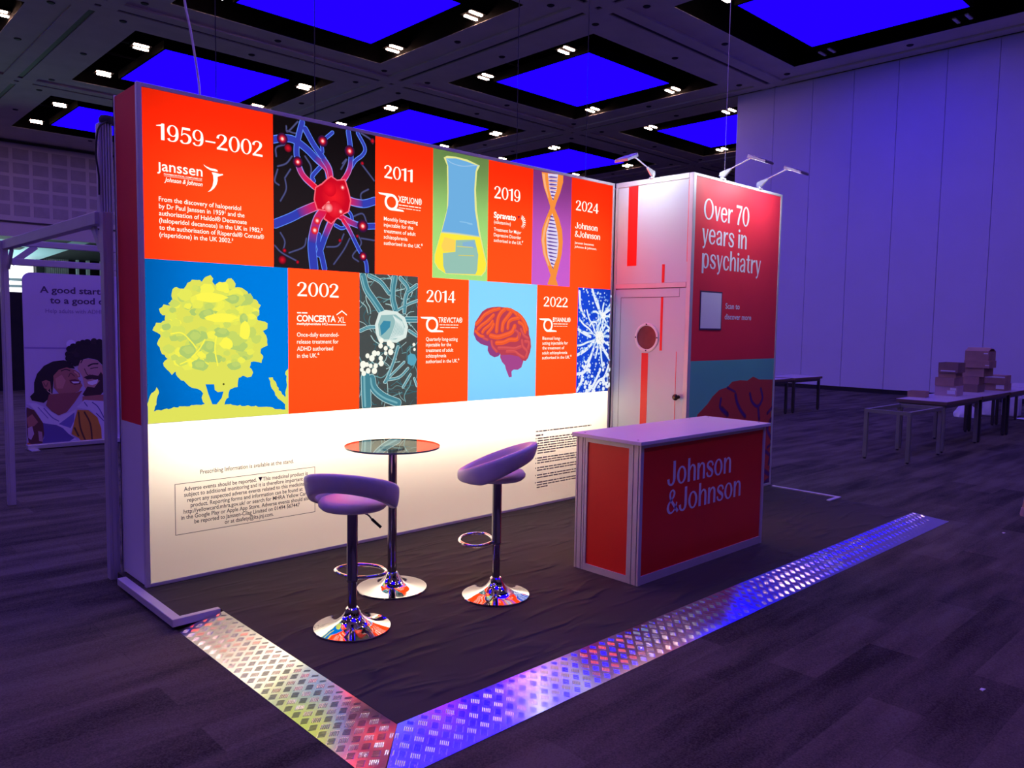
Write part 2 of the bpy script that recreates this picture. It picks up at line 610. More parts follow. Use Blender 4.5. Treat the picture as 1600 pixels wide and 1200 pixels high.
ARCH = ('s', [(0.16, 0.47, 0.06), (0.23, 0.62, 0.08), (0.35, 0.683, 0.085), (0.46, 0.60, 0.13), (0.485, 0.44, 0.15), (0.485, 0.22, 0.15), (0.485, 0.0, 0.15)])
BIG = {
    ' ': (0.27, []), 'o': (0.66, [ell(0.30, 0.36, 0.30, 0.375, 0.145, 0.075)]),
    'n': (0.63, [rect(0.03, 0.18, 0, 0.72), ARCH]), 'h': (0.63, [rect(0.03, 0.18, 0, 1.0), ARCH]),
    's': (0.57, [('s', [(0.475, 0.49, 0.11), (0.43, 0.62, 0.10), (0.29, 0.69, 0.075), (0.14, 0.63, 0.11), (0.105, 0.51, 0.13), (0.22, 0.40, 0.15), (0.38, 0.30, 0.15), (0.445, 0.19, 0.13), (0.39, 0.07, 0.10), (0.26, 0.03, 0.075), (0.12, 0.09, 0.10), (0.065, 0.23, 0.11)])]),
    'J': (0.60, [('s', [(0.43, 1.0, 0.155), (0.43, 0.7, 0.155), (0.43, 0.42, 0.155), (0.42, 0.20, 0.15), (0.34, 0.06, 0.11), (0.215, 0.03, 0.085), (0.10, 0.11, 0.12), (0.065, 0.28, 0.145)])]),
    '&': (0.76, [('s', [(0.70, 0.03, 0.14), (0.52, 0.24, 0.14), (0.34, 0.46, 0.13), (0.21, 0.68, 0.12), (0.21, 0.86, 0.10), (0.335, 0.965, 0.07), (0.455, 0.87, 0.11), (0.43, 0.72, 0.11), (0.29, 0.57, 0.08), (0.13, 0.41, 0.11), (0.08, 0.23, 0.14), (0.16, 0.07, 0.11), (0.31, 0.03, 0.075), (0.46, 0.12, 0.08), (0.57, 0.28, 0.08), (0.62, 0.44, 0.08)])]),
    'O': (0.88, [ell(0.41, 0.5, 0.41, 0.515, 0.15, 0.07)]),
    'v': (0.54, [('p', [(0, 0.72), (0.155, 0.72), (0.295, 0.0), (0.19, 0.0)]), ('p', [(0.20, 0.0), (0.30, 0.0), (0.50, 0.72), (0.41, 0.72)])]),
    'e': (0.62, [rect(0.10, 0.50, 0.36, 0.44), ('s', [(0.50, 0.38, 0.13), (0.485, 0.54, 0.13), (0.40, 0.66, 0.10), (0.29, 0.695, 0.075), (0.15, 0.62, 0.12), (0.085, 0.40, 0.15), (0.12, 0.17, 0.14), (0.22, 0.05, 0.09), (0.33, 0.03, 0.075), (0.45, 0.10, 0.09), (0.505, 0.21, 0.09)])]),
    'r': (0.45, [rect(0.03, 0.18, 0, 0.72), ('s', [(0.16, 0.43, 0.06), (0.21, 0.58, 0.08), (0.30, 0.655, 0.10), (0.41, 0.64, 0.14)])]),
    '7': (0.60, [('p', [(0.03, 0.86), (0.56, 0.86), (0.56, 1), (0.03, 1)]), ('s', [(0.52, 0.92, 0.09), (0.38, 0.58, 0.13), (0.27, 0.28, 0.15), (0.23, 0.0, 0.16)])]),
    '0': (0.70, [ell(0.32, 0.5, 0.32, 0.51, 0.15, 0.07)]),
    'y': (0.54, [('p', [(0, 0.72), (0.155, 0.72), (0.30, 0.02), (0.21, -0.06)]), ('s', [(0.465, 0.72, 0.085), (0.36, 0.32, 0.085), (0.27, 0.0, 0.09), (0.20, -0.16, 0.09), (0.08, -0.225, 0.11)])]),
    'a': (0.60, [('s', [(0.085, 0.51, 0.12), (0.14, 0.63, 0.10), (0.28, 0.69, 0.075), (0.41, 0.62, 0.12), (0.44, 0.46, 0.145), (0.44, 0.22, 0.145), (0.44, 0.0, 0.145)]), ('s', [(0.43, 0.40, 0.07), (0.27, 0.36, 0.09), (0.12, 0.27, 0.12), (0.095, 0.14, 0.13), (0.19, 0.04, 0.09), (0.32, 0.07, 0.08), (0.42, 0.20, 0.06)])]),
    'i': (0.27, [rect(0.05, 0.20, 0, 0.72), ell(0.125, 0.90, 0.085, 0.075, 0.085, 0.075)]),
    'p': (0.66, [rect(0.03, 0.18, -0.26, 0.72), ell(0.33, 0.36, 0.27, 0.375, 0.145, 0.075)]),
    'c': (0.58, [('s', [(0.485, 0.48, 0.11), (0.43, 0.62, 0.09), (0.29, 0.695, 0.075), (0.15, 0.62, 0.12), (0.085, 0.36, 0.15), (0.14, 0.11, 0.13), (0.28, 0.03, 0.08), (0.42, 0.09, 0.09), (0.485, 0.23, 0.10)])]),
    't': (0.42, [('s', [(0.18, 0.92, 0.14), (0.18, 0.55, 0.14), (0.18, 0.2, 0.14), (0.23, 0.06, 0.11), (0.35, 0.03, 0.085)]), rect(0.0, 0.36, 0.64, 0.72)]),
}


def display_text(mb, s, u, v, cap, width, pl, depth=0.0, k=0):
    serif_number(mb, s, u, v, cap, width, pl, depth, k, BIG)


def artwork(mb, items, pl, d0=0.0015, step=0.00005):
    """flat printed picture from filled outlines, brush strokes and dots, each a hair in front of the one before"""
    d = d0
    for it in items:
        kind, col = it[0], s2l(it[1])
        if kind == 'p':
            pts = it[2]
            tris = tessellate_polygon([[Vector((a, b, 0)) for a, b in pts]])
            mb.add([pl(a, b, d) for a, b in pts], [tuple(t) for t in tris], 0, col)
        elif kind == 's':
            w = it[2]
            vs, fs = strip([(a, b, w) for a, b in it[3]])
            mb.add([pl(a, b, d) for a, b in vs], fs, 0, col)
            for a, b in (it[3][0], it[3][-1]):
                mb.add([pl(a, b, d)] + [pl(a + w / 2 * math.cos(i * PI / 5), b + w / 2 * math.sin(i * PI / 5), d) for i in range(10)],
                       [(0, i + 1, (i + 1) % 10 + 1) for i in range(10)], 0, col)
        elif kind == 'g':                       # brush stroke fading from one ink to another
            w, ca, cb = it[2], Vector(col), Vector(s2l(it[4]))
            vs, fs = strip([(a, b, w) for a, b in it[3]])
            nq = len(vs) // 2
            for q, f in enumerate(fs):
                c0, c1 = ca.lerp(cb, q / (nq - 1)), ca.lerp(cb, (q + 1) / (nq - 1))
                mb.add([pl(*vs[i], d) for i in f], [(0, 1, 2, 3)], 0, [tuple(c0), tuple(c1), tuple(c1), tuple(c0)])
        else:
            r, (a, b), col2 = it[2], it[3], s2l(it[4])
            n = 14
            mb.add([pl(a, b, d)] + [pl(a + r * math.cos(2 * PI * i / n), b + r * math.sin(2 * PI * i / n), d) for i in range(n)],
                   [(0, i + 1, (i + 1) % n + 1) for i in range(n)], 0, [col, col2, col2])
        d += step


def clip(o, lim):
    """trim a flat picture to its printed field: lim = ((axis, sign, value), ...)"""
    bm = bmesh.new()
    bm.from_mesh(o.data)
    for ax, sg, val in lim:
        co, no = Vector((0, 0, 0)), Vector((0, 0, 0))
        co[ax], no[ax] = val, sg
        bmesh.ops.bisect_plane(bm, geom=bm.verts[:] + bm.edges[:] + bm.faces[:], plane_co=co, plane_no=no, clear_outer=True)
    bm.to_mesh(o.data)
    bm.free()

# printed pictures: outlines (p), brush strokes (s) and dots (d) in metres on their panels
ART = {
 'BRAIN': [
  ('p',(188,66,86),[(2.599,1.589),(2.594,1.548),(2.623,1.498),(2.673,1.468),(2.752,1.449),(2.749,1.413),(2.776,1.375),(2.828,1.354),(2.874,1.365),(2.894,1.384),(2.892,1.356),(2.916,1.312),(2.949,1.286),(2.961,1.251),(2.992,1.211),(3.0,1.18),(3.032,1.183),(3.028,1.231),(3.055,1.245),(3.103,1.242),(3.146,1.263),(3.163,1.303),(3.169,1.32),(3.194,1.315),(3.224,1.341),(3.248,1.39),(3.26,1.443),(3.252,1.506),(3.232,1.55),(3.228,1.603),(3.198,1.656),(3.154,1.703),(3.08,1.745),(3.007,1.772),(2.936,1.776),(2.866,1.78),(2.797,1.775),(2.735,1.762),(2.685,1.736),(2.652,1.698),(2.609,1.647)]),
  ('p',(150,66,132),[(2.6,1.564),(2.597,1.544),(2.623,1.498),(2.673,1.468),(2.752,1.449),(2.749,1.413),(2.776,1.375),(2.828,1.354),(2.874,1.365),(2.894,1.384),(2.85,1.404),(2.792,1.447),(2.768,1.498),(2.689,1.515),(2.633,1.54)]),
  ('p',(168,72,142),[(2.897,1.373),(3.004,1.374),(3.113,1.357),(3.163,1.312),(3.14,1.263),(3.103,1.242),(3.055,1.245),(3.028,1.231),(3.032,1.183),(3.0,1.18),(2.961,1.251),(2.949,1.286),(2.916,1.312)]),
  ('s',(244,92,48),.0421,[(2.781,1.536),(2.859,1.525),(2.941,1.54),(3.023,1.567),(3.058,1.619)]),
  ('s',(255,104,60),.0151,[(2.778,1.54),(2.856,1.529),(2.937,1.545),(3.02,1.571),(3.055,1.623)]),
  ('s',(244,92,48),.0382,[(2.849,1.476),(2.93,1.48),(3.001,1.502),(3.085,1.506),(3.115,1.55)]),
  ('s',(255,104,60),.0122,[(2.845,1.48),(2.927,1.484),(2.997,1.506),(3.081,1.51),(3.111,1.554)]),
  ('s',(212,78,82),.0301,[(2.873,1.433),(2.967,1.432),(3.063,1.427),(3.135,1.444)]),
  ('s',(224,90,94),.0108,[(2.869,1.438),(2.963,1.437),(3.059,1.432),(3.132,1.449)]),
  ('s',(212,78,82),.0261,[(2.967,1.402),(3.063,1.401),(3.112,1.374),(3.175,1.347)]),
  ('s',(224,90,94),.0094,[(2.964,1.407),(3.06,1.405),(3.109,1.379),(3.171,1.351)]),
  ('s',(244,92,48),.0381,[(2.847,1.574),(2.852,1.634),(2.868,1.694),(2.902,1.737),(2.936,1.759)]),
  ('s',(255,104,60),.0129,[(2.843,1.578),(2.848,1.638),(2.864,1.698),(2.898,1.741),(2.933,1.763)]),
  ('s',(244,92,48),.0381,[(2.911,1.583),(2.921,1.643),(2.961,1.687),(2.996,1.722),(3.019,1.748)]),
  ('s',(255,104,60),.0129,[(2.907,1.587),(2.918,1.647),(2.958,1.691),(2.993,1.726),(3.016,1.752)]),
  ('s',(244,92,48),.0321,[(2.975,1.601),(2.986,1.653),(3.033,1.679),(3.105,1.689)]),
  ('s',(255,104,60),.0115,[(2.971,1.605),(2.982,1.657),(3.029,1.684),(3.101,1.694)]),
  ('s',(244,92,48),.0321,[(2.62,1.631),(2.664,1.665),(2.708,1.707),(2.764,1.734),(2.82,1.756)]),
  ('s',(255,104,60),.0109,[(2.617,1.635),(2.661,1.669),(2.705,1.711),(2.76,1.738),(2.817,1.76)]),
  ('s',(244,92,48),.0301,[(2.638,1.59),(2.681,1.623),(2.743,1.658),(2.81,1.709)]),
  ('s',(255,104,60),.0102,[(2.634,1.594),(2.678,1.627),(2.739,1.662),(2.806,1.714)]),
  ('s',(244,92,48),.0281,[(2.688,1.565),(2.71,1.59),(2.766,1.624),(2.799,1.658)]),
  ('s',(255,104,60),.009,[(2.685,1.569),(2.707,1.594),(2.762,1.628),(2.796,1.663)]),
  ('s',(244,92,48),.0301,[(2.744,1.557),(2.789,1.599),(2.811,1.633)]),
  ('s',(255,104,60),.0102,[(2.741,1.561),(2.786,1.603),(2.808,1.637)]),
  ('s',(244,92,48),.0261,[(2.613,1.573),(2.655,1.54),(2.7,1.527)]),
  ('s',(255,104,60),.0088,[(2.609,1.577),(2.652,1.544),(2.696,1.531)]),
  ('s',(244,92,48),.0361,[(3.068,1.732),(3.129,1.698),(3.18,1.647),(3.2,1.594)]),
  ('s',(255,104,60),.0122,[(3.064,1.736),(3.126,1.703),(3.176,1.651),(3.196,1.598)]),
  ('s',(244,92,48),.0319,[(3.106,1.654),(3.156,1.629),(3.182,1.567)]),
  ('s',(255,104,60),.0102,[(3.102,1.659),(3.152,1.633),(3.178,1.572)]),
  ('s',(212,78,82),.0297,[(3.132,1.593),(3.17,1.541),(3.22,1.515)]),
  ('s',(224,90,94),.0095,[(3.128,1.598),(3.166,1.545),(3.216,1.519)]),
  ('s',(212,78,82),.0297,[(3.184,1.488),(3.234,1.479),(3.222,1.426)]),
  ('s',(224,90,94),.0095,[(3.18,1.492),(3.23,1.483),(3.219,1.43)]),
  ('s',(212,78,82),.0281,[(3.146,1.497),(3.16,1.444),(3.211,1.399),(3.199,1.355)]),
  ('s',(224,90,94),.0101,[(3.143,1.501),(3.156,1.448),(3.207,1.404),(3.195,1.36)]),
  ('s',(212,78,82),.0261,[(2.791,1.489),(2.803,1.447),(2.85,1.404)]),
  ('s',(224,90,94),.0088,[(2.788,1.493),(2.8,1.451),(2.847,1.408)]),
  ('s',(244,92,48),.0276,[(2.96,1.764),(3.031,1.749),(3.08,1.715)]),
  ('s',(255,104,60),.0094,[(2.956,1.768),(3.028,1.753),(3.077,1.719)]),
  ('s',(244,92,48),.0261,[(2.786,1.743),(2.878,1.764)]),
  ('s',(255,104,60),.0088,[(2.783,1.747),(2.874,1.768)]),
  ('s',(212,78,82),.0255,[(3.059,1.584),(3.096,1.567),(3.109,1.515)]),
  ('s',(224,90,94),.0082,[(3.055,1.588),(3.092,1.571),(3.105,1.519)]),
  ('s',(212,78,82),.0221,[(2.7,1.515),(2.745,1.502)]),
  ('s',(224,90,94),.0075,[(2.697,1.519),(2.742,1.506)]),
 ],
 'NEURON': [
  ('s',(58,58,96),.0133,[(.875,2.626),(.854,2.549),(.884,2.525)]),
  ('s',(84,88,140),.0048,[(.875,2.626),(.854,2.549),(.884,2.525)]),
  ('s',(58,58,96),.0133,[(.938,2.916),(.948,2.881),(1.022,2.96)]),
  ('s',(84,88,140),.0047,[(.938,2.916),(.948,2.881),(1.022,2.96)]),
  ('s',(58,58,96),.0133,[(.926,2.577),(.935,2.503),(.894,2.423)]),
  ('s',(84,88,140),.0048,[(.926,2.577),(.935,2.503),(.894,2.423)]),
  ('s',(58,58,96),.0133,[(.967,2.64),(.926,2.577)]),
  ('s',(84,88,140),.0048,[(.967,2.64),(.926,2.577)]),
  ('s',(58,58,96),.0133,[(.892,2.215),(.923,2.161),(.912,2.103)]),
  ('s',(84,88,140),.0048,[(.892,2.215),(.923,2.161),(.912,2.103)]),
  ('s',(58,58,96),.0133,[(.954,2.087),(1.06,2.134),(1.082,2.194)]),
  ('s',(84,88,140),.0047,[(.954,2.087),(1.06,2.134),(1.082,2.194)]),
  ('s',(58,58,96),.0133,[(.851,2.127),(.902,2.083),(1.017,2.034)]),
  ('s',(84,88,140),.0048,[(.851,2.127),(.902,2.083),(1.017,2.034)]),
  ('s',(58,58,96),.014,[(1.237,2.148),(1.328,2.165),(1.374,2.249)]),
  ('s',(84,88,140),.005,[(1.237,2.148),(1.328,2.165),(1.374,2.249)]),
  ('s',(58,58,96),.014,[(1.421,2.223),(1.374,2.139),(1.293,2.033)]),
  ('s',(84,88,140),.005,[(1.421,2.223),(1.374,2.139),(1.293,2.033)]),
  ('s',(58,58,96),.014,[(1.492,2.25),(1.516,2.191),(1.445,2.103),(1.493,2.066)]),
  ('s',(84,88,140),.005,[(1.492,2.25),(1.516,2.191),(1.445,2.103),(1.493,2.066)]),
  ('s',(58,58,96),.0147,[(1.515,2.76),(1.588,2.69),(1.625,2.654)]),
  ('s',(84,88,140),.0052,[(1.515,2.76),(1.588,2.69),(1.625,2.654)]),
  ('s',(58,58,96),.0147,[(1.576,2.586),(1.516,2.548),(1.516,2.497)]),
  ('s',(84,88,140),.0052,[(1.576,2.586),(1.516,2.548),(1.516,2.497)]),
  ('s',(58,58,96),.014,[(1.363,2.737),(1.397,2.772),(1.351,2.696)]),
  ('s',(84,88,140),.005,[(1.363,2.737),(1.397,2.772),(1.351,2.696)]),
  ('s',(58,58,96),.014,[(1.074,2.741),(1.117,2.681),(1.116,2.613)]),
  ('s',(84,88,140),.005,[(1.074,2.741),(1.117,2.681),(1.116,2.613)]),
  ('s',(58,58,96),.0133,[(.875,2.645),(.936,2.673),(.978,2.726)]),
  ('s',(84,88,140),.0048,[(.875,2.645),(.936,2.673),(.978,2.726)]),
  ('s',(58,58,96),.0147,[(1.515,2.971),(1.587,2.944),(1.612,2.917)]),
  ('s',(84,88,140),.0052,[(1.515,2.971),(1.587,2.944),(1.612,2.917)]),
  ('s',(58,58,96),.0147,[(1.444,2.377),(1.528,2.407),(1.565,2.339)]),
  ('s',(84,88,140),.0052,[(1.444,2.377),(1.528,2.407),(1.565,2.339)]),
  ('s',(58,58,96),.0147,[(1.516,2.232),(1.626,2.226)]),
  ('s',(84,88,140),.0052,[(1.516,2.232),(1.626,2.226)]),
  ('s',(58,58,96),.0133,[(.865,2.708),(.865,2.764),(.927,2.793)]),
  ('s',(84,88,140),.0047,[(.865,2.708),(.865,2.764),(.927,2.793)]),
  ('s',(58,58,96),.0126,[(.938,2.888),(1.0,2.88),(1.064,2.901)]),
  ('s',(84,88,140),.0045,[(.938,2.888),(1.0,2.88),(1.064,2.901)]),
  ('s',(96,140,250),.0427,[(1.053,2.961),(1.026,2.866),(1.01,2.778),(1.02,2.695),(1.062,2.606),(1.138,2.549)]),
  ('s',(96,140,250),.051,[(.84,2.811),(.907,2.831),(.989,2.836),(1.085,2.791),(1.171,2.727),(1.238,2.689),(1.26,2.604)]),
  ('s',(96,140,250),.0428,[(1.074,2.922),(1.139,2.828),(1.215,2.744),(1.26,2.682),(1.271,2.606)]),
  ('s',(96,140,250),.0276,[(1.205,2.791),(1.207,2.859),(1.283,2.935)]),
  ('s',(96,140,250),.041,[(1.409,2.963),(1.423,2.876),(1.43,2.757),(1.397,2.663),(1.351,2.597)]),
  ('s',(96,140,250),.029,[(1.485,2.966),(1.545,2.876),(1.527,2.822),(1.468,2.773),(1.432,2.718)]),
  ('s',(96,140,250),.0598,[(1.632,2.511),(1.54,2.479),(1.456,2.48),(1.397,2.493)]),
  ('s',(96,140,250),.0618,[(.852,2.268),(.966,2.322),(1.061,2.375),(1.17,2.426)]),
  ('s',(96,140,250),.0465,[(1.175,2.094),(1.225,2.226),(1.259,2.308),(1.294,2.371)]),
  ('s',(96,140,250),.043,[(1.219,1.998),(1.192,2.105),(1.17,2.172),(1.175,2.222)]),
  ('s',(96,140,250),.067,[(1.138,1.993),(1.123,2.139),(1.137,2.238),(1.17,2.339),(1.237,2.424)]),
  ('s',(96,140,250),.0472,[(1.632,2.33),(1.528,2.32),(1.433,2.336),(1.328,2.375)]),
  ('s',(96,140,250),.033,[(1.565,1.998),(1.553,2.07),(1.492,2.158),(1.421,2.274),(1.374,2.33)]),
  ('s',(96,140,250),.0314,[(1.138,2.587),(1.127,2.615),(1.171,2.669),(1.193,2.692)]),
  ('s',(96,140,250),.0262,[(1.305,2.303),(1.362,2.289),(1.433,2.336),(1.433,2.386),(1.397,2.423)]),
  ('s',(52,62,178),.0332,[(1.053,2.961),(1.026,2.866),(1.01,2.778),(1.02,2.695),(1.062,2.606),(1.138,2.549)]),
  ('s',(52,62,178),.041,[(.84,2.811),(.907,2.831),(.989,2.836),(1.085,2.791),(1.171,2.727),(1.238,2.689),(1.26,2.604)]),
  ('s',(52,62,178),.0333,[(1.074,2.922),(1.139,2.828),(1.215,2.744),(1.26,2.682),(1.271,2.606)]),
  ('s',(52,62,178),.0181,[(1.205,2.791),(1.207,2.859),(1.283,2.935)]),
  ('s',(52,62,178),.031,[(1.409,2.963),(1.423,2.876),(1.43,2.757),(1.397,2.663),(1.351,2.597)]),
  ('s',(52,62,178),.019,[(1.485,2.966),(1.545,2.876),(1.527,2.822),(1.468,2.773),(1.432,2.718)]),
  ('s',(52,62,178),.0493,[(1.632,2.511),(1.54,2.479),(1.456,2.48),(1.397,2.493)]),
  ('s',(52,62,178),.0523,[(.852,2.268),(.966,2.322),(1.061,2.375),(1.17,2.426)]),
  ('s',(52,62,178),.037,[(1.175,2.094),(1.225,2.226),(1.259,2.308),(1.294,2.371)]),
  ('s',(52,62,178),.033,[(1.219,1.998),(1.192,2.105),(1.17,2.172),(1.175,2.222)]),
  ('s',(52,62,178),.057,[(1.138,1.993),(1.123,2.139),(1.137,2.238),(1.17,2.339),(1.237,2.424)]),
  ('s',(52,62,178),.0367,[(1.632,2.33),(1.528,2.32),(1.433,2.336),(1.328,2.375)]),
  ('s',(52,62,178),.023,[(1.565,1.998),(1.553,2.07),(1.492,2.158),(1.421,2.274),(1.374,2.33)]),
  ('s',(52,62,178),.0219,[(1.138,2.587),(1.127,2.615),(1.171,2.669),(1.193,2.692)]),
  ('s',(52,62,178),.0157,[(1.305,2.303),(1.362,2.289),(1.433,2.336),(1.433,2.386),(1.397,2.423)]),
  ('g',(96,140,250),.0428,[(1.016,2.732),(1.025,2.667),(1.062,2.606),(1.154,2.541)],(255,120,140)),
  ('g',(60,56,160),.0333,[(1.016,2.732),(1.025,2.667),(1.062,2.606),(1.154,2.541)],(240,16,40)),
  ('g',(96,140,250),.0485,[(1.149,2.743),(1.204,2.708),(1.243,2.675),(1.271,2.596)],(255,120,140)),
  ('g',(60,56,160),.0389,[(1.149,2.743),(1.204,2.708),(1.243,2.675),(1.271,2.596)],(240,16,40)),
  ('g',(96,140,250),.0428,[(1.207,2.747),(1.254,2.686),(1.273,2.596)],(255,120,140)),
  ('g',(60,56,160),.0333,[(1.207,2.747),(1.254,2.686),(1.273,2.596)],(240,16,40)),
  ('g',(96,140,250),.0389,[(1.428,2.777),(1.421,2.716),(1.397,2.663),(1.342,2.59)],(255,120,140)),
  ('g',(60,56,160),.0295,[(1.428,2.777),(1.421,2.716),(1.397,2.663),(1.342,2.59)],(240,16,40)),
  ('g',(96,140,250),.0541,[(1.528,2.478),(1.456,2.48),(1.386,2.491)],(255,120,140)),
  ('g',(60,56,160),.0447,[(1.528,2.478),(1.456,2.48),(1.386,2.491)],(240,16,40)),
  ('g',(96,140,250),.0617,[(1.018,2.353),(1.094,2.391),(1.181,2.433)],(255,120,140)),
  ('g',(60,56,160),.0522,[(1.018,2.353),(1.094,2.391),(1.181,2.433)],(240,16,40)),
  ('g',(96,140,250),.0636,[(1.123,2.168),(1.137,2.247),(1.17,2.339),(1.243,2.425)],(255,120,140)),
  ('g',(60,56,160),.0541,[(1.123,2.168),(1.137,2.247),(1.17,2.339),(1.243,2.425)],(240,16,40)),
  ('g',(96,140,250),.0466,[(1.22,2.216),(1.254,2.288),(1.299,2.377)],(255,120,140)),
  ('g',(60,56,160),.037,[(1.22,2.216),(1.254,2.288),(1.299,2.377)],(240,16,40)),
  ('g',(96,140,250),.0428,[(1.492,2.319),(1.421,2.339),(1.316,2.379)],(255,120,140)),
  ('g',(60,56,160),.0333,[(1.492,2.319),(1.421,2.339),(1.316,2.379)],(240,16,40)),
  ('g',(96,140,250),.0314,[(1.451,2.226),(1.409,2.293),(1.362,2.349)],(255,120,140)),
  ('g',(60,56,160),.0219,[(1.451,2.226),(1.409,2.293),(1.362,2.349)],(240,16,40)),
  ('p',(255,105,125),[(1.147,2.545),(1.135,2.461),(1.159,2.394),(1.237,2.391),(1.21,2.336),(1.271,2.306),(1.337,2.366),(1.414,2.407),(1.433,2.487),(1.411,2.562),(1.383,2.633),(1.317,2.619),(1.271,2.641),(1.231,2.61),(1.197,2.578)]),
  ('p',(205,10,36),[(1.155,2.541),(1.144,2.462),(1.166,2.402),(1.24,2.399),(1.219,2.344),(1.271,2.315),(1.33,2.372),(1.406,2.413),(1.422,2.486),(1.403,2.556),(1.376,2.622),(1.317,2.611),(1.271,2.631),(1.236,2.603),(1.203,2.571)]),
  ('d',(255,30,44),.105,(1.294,2.5),(205,10,36)),
  ('d',(246,40,60),.06,(1.299,2.412),(222,14,38)),
  ('d',(246,24,44),.05,(1.26,2.545),(215,12,36)),
  ('s',(255,130,140),.0171,[(1.206,2.411),(1.232,2.435),(1.251,2.455)]),
  ('d',(255,190,190),.034,(1.251,2.418),(240,40,60)),
  ('d',(80,14,60),.0393,(.907,2.827),(44,22,58)),
  ('d',(120,14,56),.0325,(.907,2.827),(80,14,60)),
  ('d',(170,16,50),.0265,(.907,2.827),(120,14,56)),
  ('d',(255,70,80),.0214,(.907,2.827),(180,16,48)),
  ('d',(255,250,245),.0128,(.907,2.827),(255,90,96)),
  ('d',(80,14,60),.0373,(1.018,2.694),(44,22,58)),
  ('d',(120,14,56),.0308,(1.018,2.694),(80,14,60)),
  ('d',(170,16,50),.0251,(1.018,2.694),(120,14,56)),
  ('d',(255,70,80),.0202,(1.018,2.694),(180,16,48)),
  ('d',(255,250,245),.0121,(1.018,2.694),(255,90,96)),
  ('d',(80,14,60),.0393,(1.205,2.863),(44,22,58)),
  ('d',(120,14,56),.0325,(1.205,2.863),(80,14,60)),
  ('d',(170,16,50),.0265,(1.205,2.863),(120,14,56)),
  ('d',(255,70,80),.0214,(1.205,2.863),(180,16,48)),
  ('d',(255,250,245),.0128,(1.205,2.863),(255,90,96)),
  ('d',(80,14,60),.0414,(1.418,2.83),(44,22,58)),
  ('d',(120,14,56),.0342,(1.418,2.83),(80,14,60)),
  ('d',(170,16,50),.0279,(1.418,2.83),(120,14,56)),
  ('d',(255,70,80),.0225,(1.418,2.83),(180,16,48)),
  ('d',(255,250,245),.0135,(1.418,2.83),(255,90,96)),
  ('d',(80,14,60),.046,(1.526,2.319),(44,22,58)),
  ('d',(120,14,56),.038,(1.526,2.319),(80,14,60)),
  ('d',(170,16,50),.031,(1.526,2.319),(120,14,56)),
  ('d',(255,70,80),.025,(1.526,2.319),(180,16,48)),
  ('d',(255,250,245),.015,(1.526,2.319),(255,90,96)),
  ('d',(80,14,60),.0345,(1.529,2.104),(44,22,58)),
  ('d',(120,14,56),.0285,(1.529,2.104),(80,14,60)),
  ('d',(170,16,50),.0233,(1.529,2.104),(120,14,56)),
  ('d',(255,70,80),.0188,(1.529,2.104),(180,16,48)),
  ('d',(255,250,245),.0113,(1.529,2.104),(255,90,96)),
  ('d',(255,90,100),.0258,(1.161,2.32),(214,14,42)),
  ('d',(255,250,245),.0129,(1.161,2.32),(255,100,105)),
  ('d',(255,90,100),.0272,(1.142,2.253),(214,14,42)),
  ('d',(255,250,245),.0136,(1.142,2.253),(255,100,105)),
  ('d',(255,90,100),.0224,(1.36,2.57),(214,14,42)),
  ('d',(255,250,245),.0112,(1.36,2.57),(255,100,105)),
  ('d',(255,90,100),.024,(1.345,2.402),(214,14,42)),
  ('d',(255,250,245),.012,(1.345,2.402),(255,100,105)),
  ('d',(225,20,45),.0285,(.947,2.773),(50,12,30)),
  ('d',(225,20,45),.0304,(.901,2.036),(50,12,30)),
  ('d',(225,20,45),.0152,(.917,2.099),(50,12,30)),
  ('d',(225,20,45),.014,(1.521,2.761),(50,12,30)),
  ('d',(225,20,45),.014,(1.339,2.201),(50,12,30)),
  ('d',(225,20,45),.0133,(1.012,2.029),(50,12,30)),
  ('d',(225,20,45),.0189,(1.606,2.932),(50,12,30)),
  ('d',(225,20,45),.0126,(1.48,2.244),(50,12,30)),
 ],
 'CELLS': [
  ('s',(186,220,222),.0576,[(1.532,1.963),(1.564,1.869),(1.628,1.79),(1.694,1.709)]),
  ('s',(186,220,222),.0361,[(1.585,1.97),(1.682,1.93),(1.76,1.85)]),
  ('s',(186,220,222),.0513,[(1.81,1.975),(1.794,1.889),(1.794,1.805),(1.817,1.731)]),
  ('s',(186,220,222),.0361,[(1.861,1.966),(1.931,1.895),(1.908,1.818),(1.898,1.714)]),
  ('s',(186,220,222),.0361,[(2.013,1.917),(1.931,1.866)]),
  ('s',(186,220,222),.0228,[(1.829,1.722),(1.932,1.772),(2.02,1.803)]),
  ('s',(186,220,222),.0456,[(1.91,1.657),(2.021,1.659)]),
  ('s',(186,220,222),.0285,[(1.511,1.569),(1.575,1.593),(1.64,1.598)]),
  ('s',(186,220,222),.0266,[(1.945,1.572),(2.016,1.534)]),
  ('s',(186,220,222),.0266,[(1.842,1.449),(1.797,1.327),(1.73,1.188)]),
  ('s',(186,220,222),.0209,[(1.9,1.334),(1.797,1.251),(1.719,1.188)]),
  ('s',(186,220,222),.0228,[(1.936,1.285),(1.855,1.221),(1.73,1.202)]),
  ('s',(186,220,222),.0228,[(1.959,1.237),(1.89,1.143)]),
  ('s',(186,220,222),.0666,[(1.608,1.22),(1.63,1.145),(1.719,1.075),(1.844,1.026)]),
  ('s',(186,220,222),.0836,[(1.556,1.231),(1.56,1.13),(1.566,1.019)]),
  ('s',(186,220,222),.0209,[(1.995,1.207),(2.02,1.147)]),
  ('s',(70,132,148),.0486,[(1.532,1.963),(1.564,1.869),(1.628,1.79),(1.694,1.709)]),
  ('s',(120,178,188),.0125,[(1.522,1.962),(1.554,1.869),(1.619,1.79),(1.684,1.709)]),
  ('s',(70,132,148),.0266,[(1.585,1.97),(1.682,1.93),(1.76,1.85)]),
